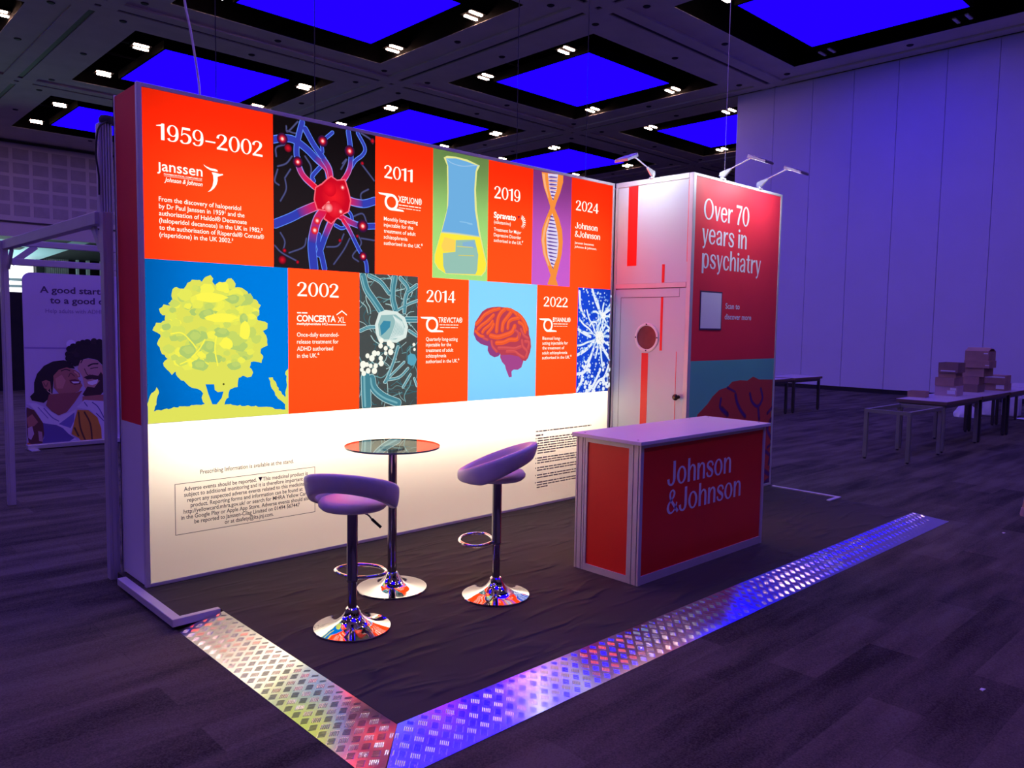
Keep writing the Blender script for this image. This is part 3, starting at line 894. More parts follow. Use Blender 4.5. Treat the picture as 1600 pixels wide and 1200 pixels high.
  ('s',(120,178,188),.0067,[(1.579,1.97),(1.677,1.929),(1.755,1.85)]),
  ('s',(70,132,148),.0418,[(1.81,1.975),(1.794,1.889),(1.794,1.805),(1.817,1.731)]),
  ('s',(120,178,188),.0104,[(1.802,1.974),(1.785,1.888),(1.786,1.805),(1.809,1.731)]),
  ('s',(70,132,148),.0266,[(1.861,1.966),(1.931,1.895),(1.908,1.818),(1.898,1.714)]),
  ('s',(120,178,188),.0071,[(1.856,1.966),(1.925,1.894),(1.903,1.818),(1.892,1.714)]),
  ('s',(70,132,148),.0266,[(2.013,1.917),(1.931,1.866)]),
  ('s',(120,178,188),.0071,[(2.007,1.917),(1.925,1.866)]),
  ('s',(70,132,148),.0133,[(1.829,1.722),(1.932,1.772),(2.02,1.803)]),
  ('s',(120,178,188),.0042,[(1.825,1.722),(1.929,1.772),(2.016,1.803)]),
  ('s',(70,132,148),.0361,[(1.91,1.657),(2.021,1.659)]),
  ('s',(120,178,188),.0092,[(1.902,1.657),(2.013,1.659)]),
  ('s',(70,132,148),.019,[(1.511,1.569),(1.575,1.593),(1.64,1.598)]),
  ('s',(120,178,188),.0054,[(1.507,1.569),(1.571,1.593),(1.636,1.598)]),
  ('s',(70,132,148),.0171,[(1.945,1.572),(2.016,1.534)]),
  ('s',(120,178,188),.005,[(1.941,1.572),(2.012,1.534)]),
  ('s',(70,132,148),.0171,[(1.842,1.449),(1.797,1.327),(1.73,1.188)]),
  ('s',(120,178,188),.005,[(1.838,1.449),(1.793,1.327),(1.726,1.188)]),
  ('s',(70,132,148),.0114,[(1.9,1.334),(1.797,1.251),(1.719,1.188)]),
  ('s',(120,178,188),.0036,[(1.897,1.334),(1.794,1.251),(1.716,1.188)]),
  ('s',(70,132,148),.0133,[(1.936,1.285),(1.855,1.221),(1.73,1.202)]),
  ('s',(120,178,188),.0042,[(1.932,1.286),(1.851,1.221),(1.726,1.202)]),
  ('s',(70,132,148),.0133,[(1.959,1.237),(1.89,1.143)]),
  ('s',(120,178,188),.0042,[(1.956,1.237),(1.886,1.143)]),
  ('s',(70,132,148),.0576,[(1.608,1.22),(1.63,1.145),(1.719,1.075),(1.844,1.026)]),
  ('s',(120,178,188),.0146,[(1.597,1.221),(1.619,1.146),(1.707,1.076),(1.832,1.027)]),
  ('s',(70,132,148),.0741,[(1.556,1.231),(1.56,1.13),(1.566,1.019)]),
  ('s',(120,178,188),.0166,[(1.543,1.232),(1.546,1.13),(1.552,1.019)]),
  ('s',(70,132,148),.0114,[(1.995,1.207),(2.02,1.147)]),
  ('s',(120,178,188),.0038,[(1.992,1.207),(2.016,1.147)]),
  ('p',(222,236,230),[(1.668,1.703),(1.635,1.616),(1.641,1.552),(1.669,1.491),(1.83,1.481),(1.915,1.52),(1.933,1.601),(1.903,1.671),(1.829,1.716),(1.727,1.725)]),
  ('p',(150,190,190),[(1.689,1.686),(1.662,1.617),(1.673,1.534),(1.717,1.506),(1.819,1.506),(1.887,1.543),(1.904,1.6),(1.875,1.657),(1.817,1.693)]),
  ('p',(62,140,170),[(1.678,1.607),(1.711,1.645),(1.773,1.641),(1.767,1.599),(1.728,1.562),(1.689,1.534)]),
  ('s',(228,240,236),.0054,[(1.795,1.684),(1.816,1.637),(1.795,1.571),(1.762,1.506)]),
  ('s',(228,240,236),.0057,[(1.805,1.678),(1.826,1.63),(1.807,1.568),(1.772,1.508)]),
  ('s',(228,240,236),.0057,[(1.815,1.673),(1.836,1.622),(1.818,1.564),(1.782,1.509)]),
  ('s',(228,240,236),.0057,[(1.826,1.667),(1.846,1.615),(1.83,1.56),(1.792,1.511)]),
  ('s',(228,240,236),.0057,[(1.836,1.662),(1.857,1.608),(1.841,1.557),(1.803,1.513)]),
  ('s',(228,240,236),.0057,[(1.846,1.656),(1.867,1.6),(1.853,1.553),(1.813,1.515)]),
  ('s',(228,240,236),.0057,[(1.857,1.651),(1.878,1.593),(1.864,1.549),(1.823,1.517)]),
  ('s',(228,240,236),.0057,[(1.867,1.645),(1.888,1.585),(1.876,1.545),(1.833,1.519)]),
  ('s',(228,240,236),.0057,[(1.877,1.64),(1.899,1.578),(1.887,1.542),(1.844,1.521)]),
  ('p',(90,165,190),[(1.929,1.381),(1.958,1.4),(2.0,1.39),(2.016,1.351),(2.0,1.313),(1.965,1.304),(1.929,1.324)]),
  ('d',(252,252,238),.0198,(1.69,1.496),(252,252,238)),
  ('d',(252,252,238),.0198,(1.684,1.459),(252,252,238)),
  ('d',(252,252,238),.018,(1.729,1.44),(252,252,238)),
  ('d',(252,252,238),.0237,(1.762,1.478),(252,252,238)),
  ('d',(252,252,238),.0238,(1.785,1.459),(252,252,238)),
  ('d',(252,252,238),.0237,(1.774,1.412),(252,252,238)),
  ('d',(252,252,238),.0225,(1.63,1.404),(252,252,238)),
  ('d',(252,252,238),.0238,(1.608,1.368),(252,252,238)),
  ('d',(252,252,238),.018,(1.57,1.387),(252,252,238)),
  ('d',(252,252,238),.0266,(1.533,1.324),(252,252,238)),
  ('d',(252,252,238),.0162,(1.522,1.287),(252,252,238)),
  ('d',(252,252,238),.0209,(1.576,1.277),(252,252,238)),
  ('d',(252,252,238),.0237,(1.63,1.275),(252,252,238)),
  ('d',(252,252,238),.019,(1.641,1.312),(252,252,238)),
  ('d',(252,252,238),.0225,(1.69,1.329),(252,252,238)),
  ('d',(252,252,238),.019,(1.685,1.367),(252,252,238)),
  ('d',(252,252,238),.0171,(1.662,1.404),(252,252,238)),
  ('d',(252,252,238),.0133,(1.987,1.467),(252,252,238)),
  ('d',(252,252,238),.012,(1.993,1.429),(252,252,238)),
  ('d',(252,252,238),.0152,(1.729,1.403),(252,252,238)),
  ('d',(252,252,238),.0171,(1.565,1.323),(252,252,238)),
  ('d',(252,252,238),.0198,(1.538,1.259),(252,252,238)),
  ('d',(252,252,238),.0171,(1.597,1.313),(252,252,238)),
 ],
 'DNA': [
  ('p',(250,146,62),[(3.354,2.965),(3.365,2.905),(3.387,2.834),(3.43,2.756),(3.466,2.686),(3.467,2.658),(3.528,2.665),(3.528,2.675),(3.547,2.724),(3.594,2.814),(3.63,2.913),(3.631,2.973)]),
  ('p',(250,146,62),[(3.467,2.663),(3.415,2.569),(3.37,2.472),(3.362,2.378),(3.39,2.259),(3.447,2.16),(3.49,2.078),(3.451,1.993),(3.593,1.986),(3.56,2.053),(3.592,2.15),(3.631,2.277),(3.642,2.383),(3.629,2.487),(3.586,2.587),(3.528,2.67)]),
  ('p',(252,182,130),[(3.36,2.954),(3.372,2.906),(3.394,2.835),(3.437,2.757),(3.451,2.75),(3.417,2.838),(3.399,2.909),(3.395,2.955)]),
  ('p',(252,182,130),[(3.448,2.591),(3.397,2.493),(3.37,2.379),(3.398,2.26),(3.453,2.161),(3.474,2.162),(3.423,2.262),(3.4,2.381),(3.421,2.486),(3.462,2.583)]),
  ('p',(226,214,246),[(3.431,2.963),(3.561,2.973),(3.548,2.836),(3.499,2.737),(3.453,2.824)]),
  ('p',(226,214,246),[(3.495,2.624),(3.531,2.562),(3.569,2.462),(3.586,2.359),(3.571,2.244),(3.516,2.136),(3.451,2.236),(3.43,2.347),(3.425,2.449),(3.457,2.536)]),
  ('p',(104,72,160),[(3.432,2.935),(3.47,2.946),(3.56,2.948),(3.541,2.938),(3.457,2.929)]),
  ('p',(250,146,62),[(3.432,2.921),(3.561,2.934),(3.561,2.929),(3.432,2.916)]),
  ('p',(104,72,160),[(3.434,2.903),(3.471,2.914),(3.56,2.916),(3.541,2.906),(3.459,2.897)]),
  ('p',(250,146,62),[(3.434,2.889),(3.56,2.902),(3.56,2.896),(3.435,2.884)]),
  ('p',(104,72,160),[(3.44,2.872),(3.474,2.882),(3.555,2.882),(3.538,2.872),(3.463,2.865)]),
  ('p',(250,146,62),[(3.441,2.858),(3.556,2.868),(3.556,2.863),(3.441,2.852)]),
  ('p',(104,72,160),[(3.449,2.84),(3.479,2.85),(3.548,2.848),(3.533,2.839),(3.469,2.834)]),
  ('p',(250,146,62),[(3.45,2.826),(3.548,2.834),(3.549,2.829),(3.45,2.821)]),
  ('p',(104,72,160),[(3.461,2.809),(3.484,2.818),(3.538,2.814),(3.527,2.806),(3.477,2.802)]),
  ('p',(104,72,160),[(3.473,2.78),(3.489,2.788),(3.528,2.782),(3.52,2.774),(3.484,2.772)]),
  ('p',(104,72,160),[(3.487,2.754),(3.495,2.761),(3.515,2.753),(3.511,2.745),(3.493,2.745)]),
  ('p',(104,72,160),[(3.466,2.597),(3.481,2.603),(3.518,2.595),(3.51,2.588),(3.476,2.588)]),
  ('p',(104,72,160),[(3.453,2.564),(3.477,2.571),(3.534,2.564),(3.522,2.557),(3.47,2.556)]),
  ('p',(104,72,160),[(3.444,2.532),(3.474,2.539),(3.548,2.533),(3.532,2.526),(3.464,2.524)]),
  ('p',(104,72,160),[(3.436,2.5),(3.472,2.507),(3.559,2.501),(3.54,2.495),(3.46,2.492)]),
  ('p',(104,72,160),[(3.43,2.468),(3.471,2.475),(3.568,2.47),(3.547,2.463),(3.458,2.459)]),
  ('p',(104,72,160),[(3.427,2.437),(3.471,2.443),(3.575,2.438),(3.553,2.431),(3.457,2.428)]),
  ('p',(104,72,160),[(3.426,2.406),(3.471,2.411),(3.58,2.405),(3.556,2.399),(3.457,2.396)]),
  ('p',(104,72,160),[(3.427,2.375),(3.473,2.379),(3.582,2.373),(3.558,2.367),(3.458,2.364)]),
  ('p',(104,72,160),[(3.431,2.344),(3.476,2.348),(3.581,2.34),(3.559,2.334),(3.461,2.332)]),
  ('p',(104,72,160),[(3.437,2.313),(3.479,2.316),(3.579,2.307),(3.558,2.301),(3.465,2.301)]),
  ('p',(104,72,160),[(3.445,2.282),(3.483,2.284),(3.574,2.274),(3.555,2.269),(3.471,2.269)]),
  ('p',(104,72,160),[(3.456,2.252),(3.489,2.253),(3.567,2.241),(3.55,2.236),(3.478,2.238)]),
  ('p',(104,72,160),[(3.468,2.221),(3.495,2.221),(3.558,2.207),(3.544,2.203),(3.486,2.206)]),
  ('p',(104,72,160),[(3.483,2.191),(3.502,2.189),(3.546,2.174),(3.537,2.17),(3.496,2.175)]),
  ('p',(104,72,160),[(3.502,2.16),(3.51,2.158),(3.53,2.14),(3.526,2.137),(3.508,2.143)]),
 ],
 'FLASK': [
  ('p',(232,232,150),[(2.264,2.919),(2.295,2.936),(2.385,2.944),(2.501,2.94),(2.638,2.912),(2.609,2.859),(2.599,2.715),(2.612,2.555),(2.654,2.361),(2.725,2.13),(2.714,2.065),(2.672,2.026),(2.295,2.023),(2.217,2.058),(2.181,2.103),(2.182,2.164),(2.247,2.351),(2.3,2.521),(2.304,2.66),(2.296,2.866)]),
  ('p',(112,176,226),[(2.287,2.916),(2.386,2.931),(2.501,2.923),(2.61,2.908),(2.591,2.856),(2.581,2.713),(2.59,2.553),(2.639,2.346),(2.498,2.347),(2.252,2.347),(2.29,2.468),(2.313,2.557),(2.316,2.661),(2.31,2.859)]),
  ('p',(255,236,66),[(2.244,2.337),(2.648,2.338),(2.719,2.125),(2.708,2.069),(2.665,2.03),(2.295,2.026),(2.222,2.062),(2.185,2.108),(2.188,2.164)]),
  ('p',(152,196,182),[(2.394,2.294),(2.594,2.315),(2.632,2.196),(2.622,2.069),(2.604,2.036),(2.295,2.027),(2.27,2.083),(2.265,2.183),(2.39,2.201)]),
  ('p',(136,182,214),[(2.464,2.282),(2.582,2.305),(2.607,2.249),(2.465,2.247)]),
  ('p',(255,214,92),[(2.281,2.31),(2.389,2.293),(2.384,2.205),(2.271,2.192),(2.248,2.238)]),
  ('s',(160,200,235),.0063,[(2.296,2.909),(2.352,2.887),(2.455,2.881),(2.572,2.903),(2.62,2.91)]),
  ('s',(190,205,190),.0081,[(2.247,2.345),(2.405,2.348),(2.642,2.344)]),
  ('s',(140,195,235),.0085,[(2.433,2.443),(2.497,2.443),(2.562,2.438)]),
  ('s',(140,195,235),.0108,[(2.515,2.438),(2.562,2.434)]),
  ('s',(215,205,110),.0072,[(2.425,2.177),(2.501,2.18),(2.584,2.184)]),
  ('s',(215,210,120),.0068,[(2.407,2.246),(2.488,2.248),(2.571,2.251)]),
 ],
 'TREE': [
  ('p',(226,228,92),[(.336,1.196),(.321,1.202),(.301,1.206),(.292,1.209),(.275,1.22),(.26,1.236),(.244,1.254),(.229,1.256),(.22,1.266),(.206,1.281),(.198,1.295),(.197,1.311),(.188,1.307),(.174,1.291),(.163,1.306),(.153,1.318),(.147,1.322),(.134,1.338),(.127,1.346),(.123,1.365),(.134,1.38),(.15,1.39),(.137,1.402),(.133,1.414),(.117,1.42),(.112,1.433),(.107,1.446),(.105,1.46),(.094,1.472),(.089,1.484),(.093,1.492),(.099,1.507),(.111,1.524),(.11,1.536),(.105,1.54),(.089,1.55),(.077,1.556),(.065,1.562),(.072,1.581),(.081,1.592),(.086,1.608),(.109,1.607),(.12,1.609),(.137,1.613),(.137,1.636),(.141,1.654),(.125,1.653),(.111,1.667),(.104,1.691),(.123,1.703),(.132,1.719),(.152,1.714),(.159,1.714),(.172,1.711),(.184,1.728),(.185,1.743),(.183,1.753),(.178,1.771),(.18,1.787),(.186,1.812),(.195,1.82),(.208,1.827),(.224,1.818),(.243,1.816),(.251,1.813),(.26,1.827),(.266,1.834),(.276,1.854),(.293,1.862),(.304,1.875),(.321,1.874),(.338,1.874),(.351,1.876),(.364,1.865),(.379,1.888),(.388,1.896),(.405,1.903),(.419,1.91),(.436,1.889),(.43,1.871),(.434,1.863),(.449,1.846),(.463,1.846),(.48,1.848),(.496,1.845),(.504,1.852),(.514,1.867),(.52,1.882),(.531,1.893),(.554,1.896),(.568,1.882),(.581,1.863),(.577,1.838),(.593,1.842),(.607,1.841),(.625,1.838),(.634,1.831),(.642,1.827),(.661,1.814),(.665,1.798),(.659,1.784),(.667,1.768),(.677,1.764),(.703,1.77),(.719,1.766),(.73,1.755),(.734,1.741),(.75,1.732),(.734,1.703),(.716,1.69),(.713,1.67),(.718,1.66),(.721,1.641),(.731,1.632),(.749,1.63),(.763,1.626),(.779,1.624),(.797,1.613),(.795,1.589),(.794,1.578),(.764,1.563),(.776,1.544),(.786,1.533),(.793,1.508),(.792,1.488),(.796,1.467),(.772,1.458),(.748,1.446),(.745,1.418),(.763,1.399),(.763,1.384),(.754,1.371),(.752,1.352),(.728,1.359),(.7,1.364),(.678,1.36),(.676,1.341),(.67,1.325),(.683,1.313),(.693,1.291),(.681,1.265),(.653,1.26),(.63,1.271),(.62,1.271),(.606,1.262),(.595,1.259),(.59,1.239),(.588,1.218),(.588,1.2),(.564,1.198),(.552,1.192),(.534,1.185),(.528,1.168),(.525,1.154),(.526,1.136),(.511,1.126),(.502,1.107),(.499,1.089),(.508,1.092),(.528,1.091),(.539,1.092),(.552,1.085),(.573,1.082),(.585,1.078),(.603,1.083),(.613,1.074),(.638,1.073),(.649,1.077),(.66,1.076),(.677,1.068),(.7,1.068),(.708,1.072),(.726,1.062),(.742,1.061),(.764,1.06),(.784,1.06),(.796,1.058),(.809,1.057),(.828,1.053),(.843,1.041),(.862,1.039),(.884,1.038),(.901,1.033),(.921,1.032),(.918,1.049),(.919,1.068),(.901,1.085),(.889,1.095),(.866,1.111),(.859,1.123),(.847,1.135),(.845,1.153),(.834,1.168),(.824,1.179),(.817,1.194),(.812,1.217),(.813,1.226),(.801,1.253),(.83,1.255),(.834,1.239),(.85,1.225),(.857,1.208),(.859,1.195),(.872,1.182),(.872,1.167),(.89,1.156),(.898,1.136),(.908,1.131),(.919,1.115),(.923,1.129),(.92,1.146),(.925,1.169),(.93,1.182),(.933,1.201),(.929,1.221),(.928,1.24),(.931,1.259),(.92,1.273),(.924,1.292),(.946,1.312),(.946,1.273),(.945,1.234),(.945,1.195),(.945,1.156),(.945,1.117),(.945,1.078),(.944,1.039),(.944,1.0),(.817,.999),(.693,.998),(.574,.997),(.458,.997),(.346,.996),(.237,.995),(.132,.994),(.029,.994),(.029,1.008),(.03,1.022),(.03,1.036),(.03,1.05),(.03,1.064),(.03,1.078),(.03,1.092),(.03,1.106),(.026,1.122),(.033,1.134),(.037,1.152),(.042,1.167),(.052,1.186),(.062,1.191),(.075,1.202),(.083,1.221),(.094,1.2),(.096,1.186),(.086,1.164),(.082,1.147),(.08,1.134),(.08,1.116),(.071,1.103),(.069,1.089),(.064,1.074),(.079,1.081),(.091,1.082),(.107,1.078),(.124,1.085),(.141,1.088),(.148,1.083),(.168,1.087),(.182,1.095),(.195,1.091),(.207,1.09),(.216,1.097),(.23,1.095),(.248,1.095),(.26,1.093),(.279,1.093),(.286,1.1),(.302,1.099),(.319,1.1),(.334,1.099),(.35,1.097),(.373,1.103),(.361,1.115),(.353,1.142),(.356,1.153),(.363,1.169),(.35,1.187)]),
  ('p',(208,222,101),[(.341,1.349),(.338,1.341),(.33,1.338),(.321,1.332),(.311,1.338),(.305,1.342),(.298,1.35),(.3,1.358),(.313,1.364),(.322,1.366),(.333,1.36),(.339,1.358)]),
  ('p',(192,213,106),[(.477,1.526),(.476,1.518),(.464,1.508),(.451,1.502),(.436,1.511),(.43,1.516),(.425,1.526),(.426,1.535),(.439,1.541),(.452,1.547),(.468,1.541),(.477,1.537)]),
  ('p',(245,242,87),[(.703,1.489),(.698,1.481),(.688,1.478),(.679,1.472),(.67,1.476),(.664,1.481),(.655,1.489),(.664,1.496),(.672,1.502),(.68,1.506),(.688,1.501),(.694,1.496)]),
  ('p',(243,241,88),[(.612,1.652),(.606,1.628),(.584,1.624),(.552,1.615),(.526,1.617),(.515,1.629),(.497,1.649),(.507,1.669),(.525,1.677),(.553,1.683),(.575,1.688),(.595,1.669)]),
  ('p',(187,210,108),[(.402,1.359),(.399,1.342),(.389,1.334),(.37,1.332),(.348,1.334),(.336,1.347),(.33,1.36),(.337,1.376),(.351,1.386),(.37,1.385),(.394,1.387),(.407,1.376)]),
  ('p',(201,218,103),[(.273,1.522),(.269,1.512),(.261,1.505),(.249,1.503),(.234,1.502),(.228,1.51),(.227,1.522),(.222,1.53),(.239,1.542),(.249,1.543),(.263,1.537),(.269,1.534)]),
  ('p',(211,224,99),[(.334,1.485),(.336,1.472),(.313,1.464),(.296,1.455),(.274,1.458),(.254,1.471),(.258,1.486),(.269,1.5),(.274,1.514),(.297,1.523),(.317,1.515),(.331,1.498)]),
  ('p',(180,207,111),[(.328,1.487),(.331,1.476),(.322,1.472),(.307,1.465),(.295,1.468),(.289,1.476),(.278,1.487),(.282,1.498),(.295,1.506),(.307,1.508),(.321,1.507),(.327,1.496)]),
  ('p',(226,232,94),[(.736,1.512),(.735,1.494),(.718,1.486),(.697,1.476),(.679,1.481),(.668,1.495),(.65,1.512),(.656,1.527),(.679,1.538),(.698,1.547),(.72,1.542),(.743,1.53)]),
  ('p',(249,245,85),[(.533,1.841),(.534,1.823),(.518,1.809),(.492,1.81),(.47,1.814),(.453,1.823),(.458,1.837),(.45,1.852),(.475,1.87),(.493,1.867),(.518,1.872),(.532,1.855)]),
  ('p',(211,224,99),[(.529,1.546),(.525,1.533),(.506,1.522),(.483,1.518),(.459,1.522),(.454,1.53),(.444,1.546),(.446,1.563),(.459,1.572),(.484,1.573),(.503,1.569),(.526,1.561)]),
  ('p',(207,222,101),[(.367,1.821),(.366,1.814),(.36,1.805),(.347,1.801),(.334,1.803),(.325,1.811),(.321,1.819),(.331,1.827),(.337,1.835),(.347,1.838),(.36,1.835),(.367,1.829)]),
  ('p',(178,206,111),[(.345,1.681),(.338,1.667),(.331,1.664),(.315,1.653),(.297,1.658),(.291,1.668),(.284,1.679),(.293,1.692),(.3,1.696),(.315,1.699),(.33,1.697),(.341,1.691)]),
  ('p',(192,213,106),[(.588,1.793),(.587,1.779),(.562,1.761),(.539,1.757),(.512,1.762),(.496,1.775),(.484,1.789),(.505,1.809),(.518,1.815),(.54,1.829),(.563,1.823),(.574,1.808)]),
  ('p',(241,240,89),[(.298,1.421),(.298,1.408),(.287,1.401),(.269,1.402),(.253,1.399),(.238,1.408),(.239,1.422),(.238,1.432),(.255,1.443),(.27,1.447),(.283,1.442),(.293,1.433)]),
  ('p',(226,232,94),[(.511,1.426),(.513,1.415),(.498,1.407),(.484,1.408),(.468,1.41),(.453,1.417),(.449,1.427),(.458,1.437),(.467,1.449),(.485,1.445),(.502,1.446),(.51,1.437)]),
  ('p',(207,222,101),[(.279,1.414),(.278,1.406),(.271,1.401),(.259,1.397),(.251,1.4),(.245,1.407),(.24,1.415),(.246,1.423),(.249,1.425),(.26,1.428),(.271,1.43),(.273,1.422)]),
  ('p',(249,244,86),[(.139,1.567),(.141,1.56),(.133,1.555),(.125,1.553),(.117,1.557),(.111,1.56),(.107,1.567),(.115,1.573),(.119,1.577),(.126,1.58),(.133,1.577),(.137,1.573)]),
  ('p',(199,217,104),[(.688,1.415),(.694,1.395),(.669,1.377),(.644,1.372),(.618,1.386),(.603,1.399),(.59,1.416),(.6,1.436),(.615,1.451),(.645,1.456),(.673,1.454),(.687,1.434)]),
  ('p',(203,219,102),[(.457,1.733),(.452,1.72),(.441,1.706),(.421,1.698),(.402,1.707),(.386,1.716),(.382,1.731),(.383,1.747),(.4,1.759),(.421,1.758),(.444,1.755),(.449,1.747)]),
  ('p',(224,231,95),[(.515,1.451),(.517,1.444),(.505,1.437),(.494,1.436),(.484,1.438),(.475,1.443),(.473,1.451),(.475,1.459),(.486,1.466),(.495,1.47),(.504,1.465),(.512,1.459)]),
  ('p',(222,230,95),[(.561,1.78),(.559,1.76),(.537,1.753),(.516,1.74),(.493,1.741),(.479,1.757),(.458,1.777),(.465,1.798),(.488,1.804),(.517,1.813),(.541,1.816),(.565,1.797)]),
  ('p',(234,237,91),[(.487,1.505),(.483,1.484),(.468,1.474),(.449,1.475),(.424,1.477),(.407,1.488),(.41,1.505),(.41,1.526),(.426,1.541),(.45,1.534),(.468,1.542),(.492,1.525)]),
  ('p',(232,235,92),[(.543,1.717),(.551,1.701),(.532,1.695),(.51,1.686),(.489,1.685),(.475,1.699),(.47,1.715),(.474,1.729),(.492,1.745),(.51,1.748),(.529,1.748),(.541,1.731)]),
  ('p',(234,236,91),[(.244,1.381),(.243,1.373),(.232,1.363),(.222,1.36),(.212,1.365),(.205,1.372),(.201,1.381),(.201,1.39),(.209,1.395),(.223,1.402),(.233,1.396),(.246,1.39)]),
  ('p',(252,246,85),[(.539,1.817),(.535,1.808),(.529,1.802),(.52,1.802),(.51,1.802),(.503,1.807),(.502,1.815),(.505,1.822),(.51,1.83),(.52,1.831),(.53,1.832),(.537,1.825)]),
  ('p',(218,228,97),[(.306,1.719),(.302,1.704),(.291,1.696),(.271,1.686),(.249,1.698),(.241,1.705),(.24,1.717),(.236,1.729),(.251,1.746),(.272,1.75),(.288,1.746),(.305,1.732)]),
  ('p',(242,241,88),[(.505,1.728),(.506,1.713),(.478,1.691),(.458,1.694),(.435,1.692),(.422,1.709),(.419,1.726),(.413,1.745),(.434,1.763),(.459,1.76),(.484,1.757),(.509,1.745)]),
  ('p',(230,234,93),[(.723,1.635),(.716,1.613),(.701,1.599),(.671,1.592),(.641,1.605),(.619,1.614),(.622,1.634),(.623,1.651),(.646,1.668),(.671,1.669),(.693,1.667),(.724,1.653)]),
  ('p',(224,231,95),[(.436,1.468),(.428,1.454),(.416,1.437),(.398,1.433),(.38,1.443),(.368,1.45),(.359,1.468),(.359,1.485),(.378,1.497),(.399,1.507),(.418,1.492),(.444,1.486)]),
  ('p',(179,206,111),[(.303,1.708),(.298,1.699),(.287,1.695),(.277,1.688),(.267,1.692),(.256,1.697),(.257,1.707),(.255,1.716),(.266,1.723),(.277,1.728),(.289,1.72),(.294,1.717)]),
  ('p',(231,235,92),[(.352,1.737),(.352,1.726),(.34,1.724),(.329,1.716),(.316,1.723),(.311,1.727),(.303,1.735),(.31,1.746),(.317,1.754),(.33,1.757),(.342,1.754),(.35,1.746)]),
  ('p',(247,243,86),[(.738,1.681),(.73,1.662),(.718,1.65),(.694,1.654),(.673,1.654),(.65,1.663),(.654,1.68),(.651,1.695),(.671,1.706),(.695,1.716),(.714,1.71),(.738,1.701)]),
  ('p',(254,247,84),[(.236,1.607),(.218,1.588),(.204,1.576),(.187,1.57),(.165,1.578),(.152,1.591),(.138,1.606),(.145,1.62),(.171,1.631),(.188,1.646),(.206,1.636),(.23,1.622)]),
  ('p',(182,208,110),[(.412,1.446),(.407,1.432),(.394,1.424),(.374,1.414),(.355,1.419),(.345,1.432),(.34,1.446),(.338,1.46),(.357,1.472),(.375,1.472),(.39,1.473),(.407,1.462)]),
  ('p',(240,239,89),[(.281,1.354),(.276,1.344),(.267,1.34),(.254,1.339),(.241,1.339),(.232,1.346),(.232,1.355),(.231,1.365),(.243,1.373),(.255,1.371),(.268,1.371),(.277,1.364)]),
  ('p',(237,238,90),[(.375,1.515),(.374,1.499),(.348,1.483),(.328,1.475),(.309,1.478),(.292,1.497),(.291,1.515),(.289,1.536),(.309,1.541),(.329,1.557),(.352,1.546),(.375,1.532)]),
  ('p',(196,216,105),[(.25,1.514),(.248,1.503),(.241,1.5),(.227,1.492),(.212,1.499),(.209,1.503),(.205,1.514),(.203,1.523),(.216,1.531),(.228,1.533),(.24,1.53),(.251,1.524)]),
  ('p',(189,212,107),[(.203,1.688),(.205,1.678),(.196,1.674),(.183,1.668),(.172,1.671),(.164,1.68),(.164,1.687),(.166,1.695),(.172,1.7),(.184,1.701),(.196,1.701),(.202,1.696)]),
  ('p',(228,233,93),[(.659,1.506),(.657,1.497),(.648,1.488),(.636,1.487),(.625,1.491),(.612,1.496),(.613,1.506),(.613,1.515),(.621,1.523),(.637,1.525),(.649,1.526),(.663,1.514)]),
  ('p',(216,227,97),[(.603,1.393),(.599,1.382),(.591,1.374),(.574,1.376),(.56,1.375),(.548,1.384),(.541,1.394),(.548,1.406),(.558,1.409),(.575,1.414),(.589,1.407),(.595,1.405)]),
  ('p',(250,245,85),[(.249,1.367),(.243,1.352),(.234,1.346),(.214,1.343),(.2,1.349),(.189,1.354),(.185,1.369),(.18,1.381),(.194,1.389),(.214,1.39),(.229,1.39),(.247,1.381)]),
  ('p',(183,209,109),[(.452,1.5),(.444,1.489),(.436,1.485),(.424,1.483),(.408,1.485),(.396,1.49),(.398,1.5),(.397,1.51),(.41,1.517),(.424,1.519),(.437,1.52),(.452,1.512)]),
  ('p',(250,245,85),[(.395,1.414),(.392,1.402),(.375,1.393),(.361,1.391),(.346,1.394),(.335,1.404),(.325,1.415),(.335,1.428),(.348,1.434),(.362,1.439),(.38,1.435),(.388,1.427)]),
  ('p',(230,234,92),[(.463,1.728),(.46,1.717),(.452,1.708),(.439,1.706),(.423,1.709),(.417,1.714),(.41,1.726),(.416,1.739),(.428,1.748),(.44,1.752),(.454,1.744),(.462,1.738)]),
  ('p',(242,241,88),[(.23,1.714),(.223,1.704),(.216,1.698),(.206,1.696),(.194,1.7),(.189,1.703),(.183,1.713),(.19,1.721),(.195,1.73),(.207,1.728),(.218,1.731),(.229,1.721)]),
  ('p',(234,236,91),[(.223,1.405),(.222,1.391),(.21,1.385),(.192,1.378),(.176,1.381),(.163,1.395),(.155,1.406),(.156,1.421),(.177,1.435),(.193,1.428),(.212,1.425),(.221,1.42)]),
  ('p',(240,240,89),[(.283,1.795),(.281,1.787),(.272,1.783),(.261,1.778),(.252,1.779),(.239,1.784),(.236,1.793),(.242,1.802),(.251,1.81),(.261,1.808),(.273,1.811),(.279,1.803)]),
  ('p',(253,247,84),[(.61,1.343),(.606,1.338),(.601,1.332),(.591,1.333),(.584,1.331),(.577,1.337),(.573,1.344),(.575,1.351),(.585,1.355),(.591,1.356),(.602,1.356),(.605,1.351)]),
  ('p',(236,238,90),[(.544,1.359),(.547,1.353),(.537,1.346),(.528,1.344),(.518,1.347),(.514,1.353),(.513,1.36),(.511,1.365),(.519,1.369),(.528,1.374),(.536,1.373),(.545,1.366)]),
  ('p',(231,235,92),[(.688,1.449),(.686,1.436),(.678,1.43),(.661,1.428),(.645,1.426),(.633,1.439),(.627,1.45),(.638,1.462),(.643,1.47),(.662,1.47),(.679,1.47),(.684,1.459)]),
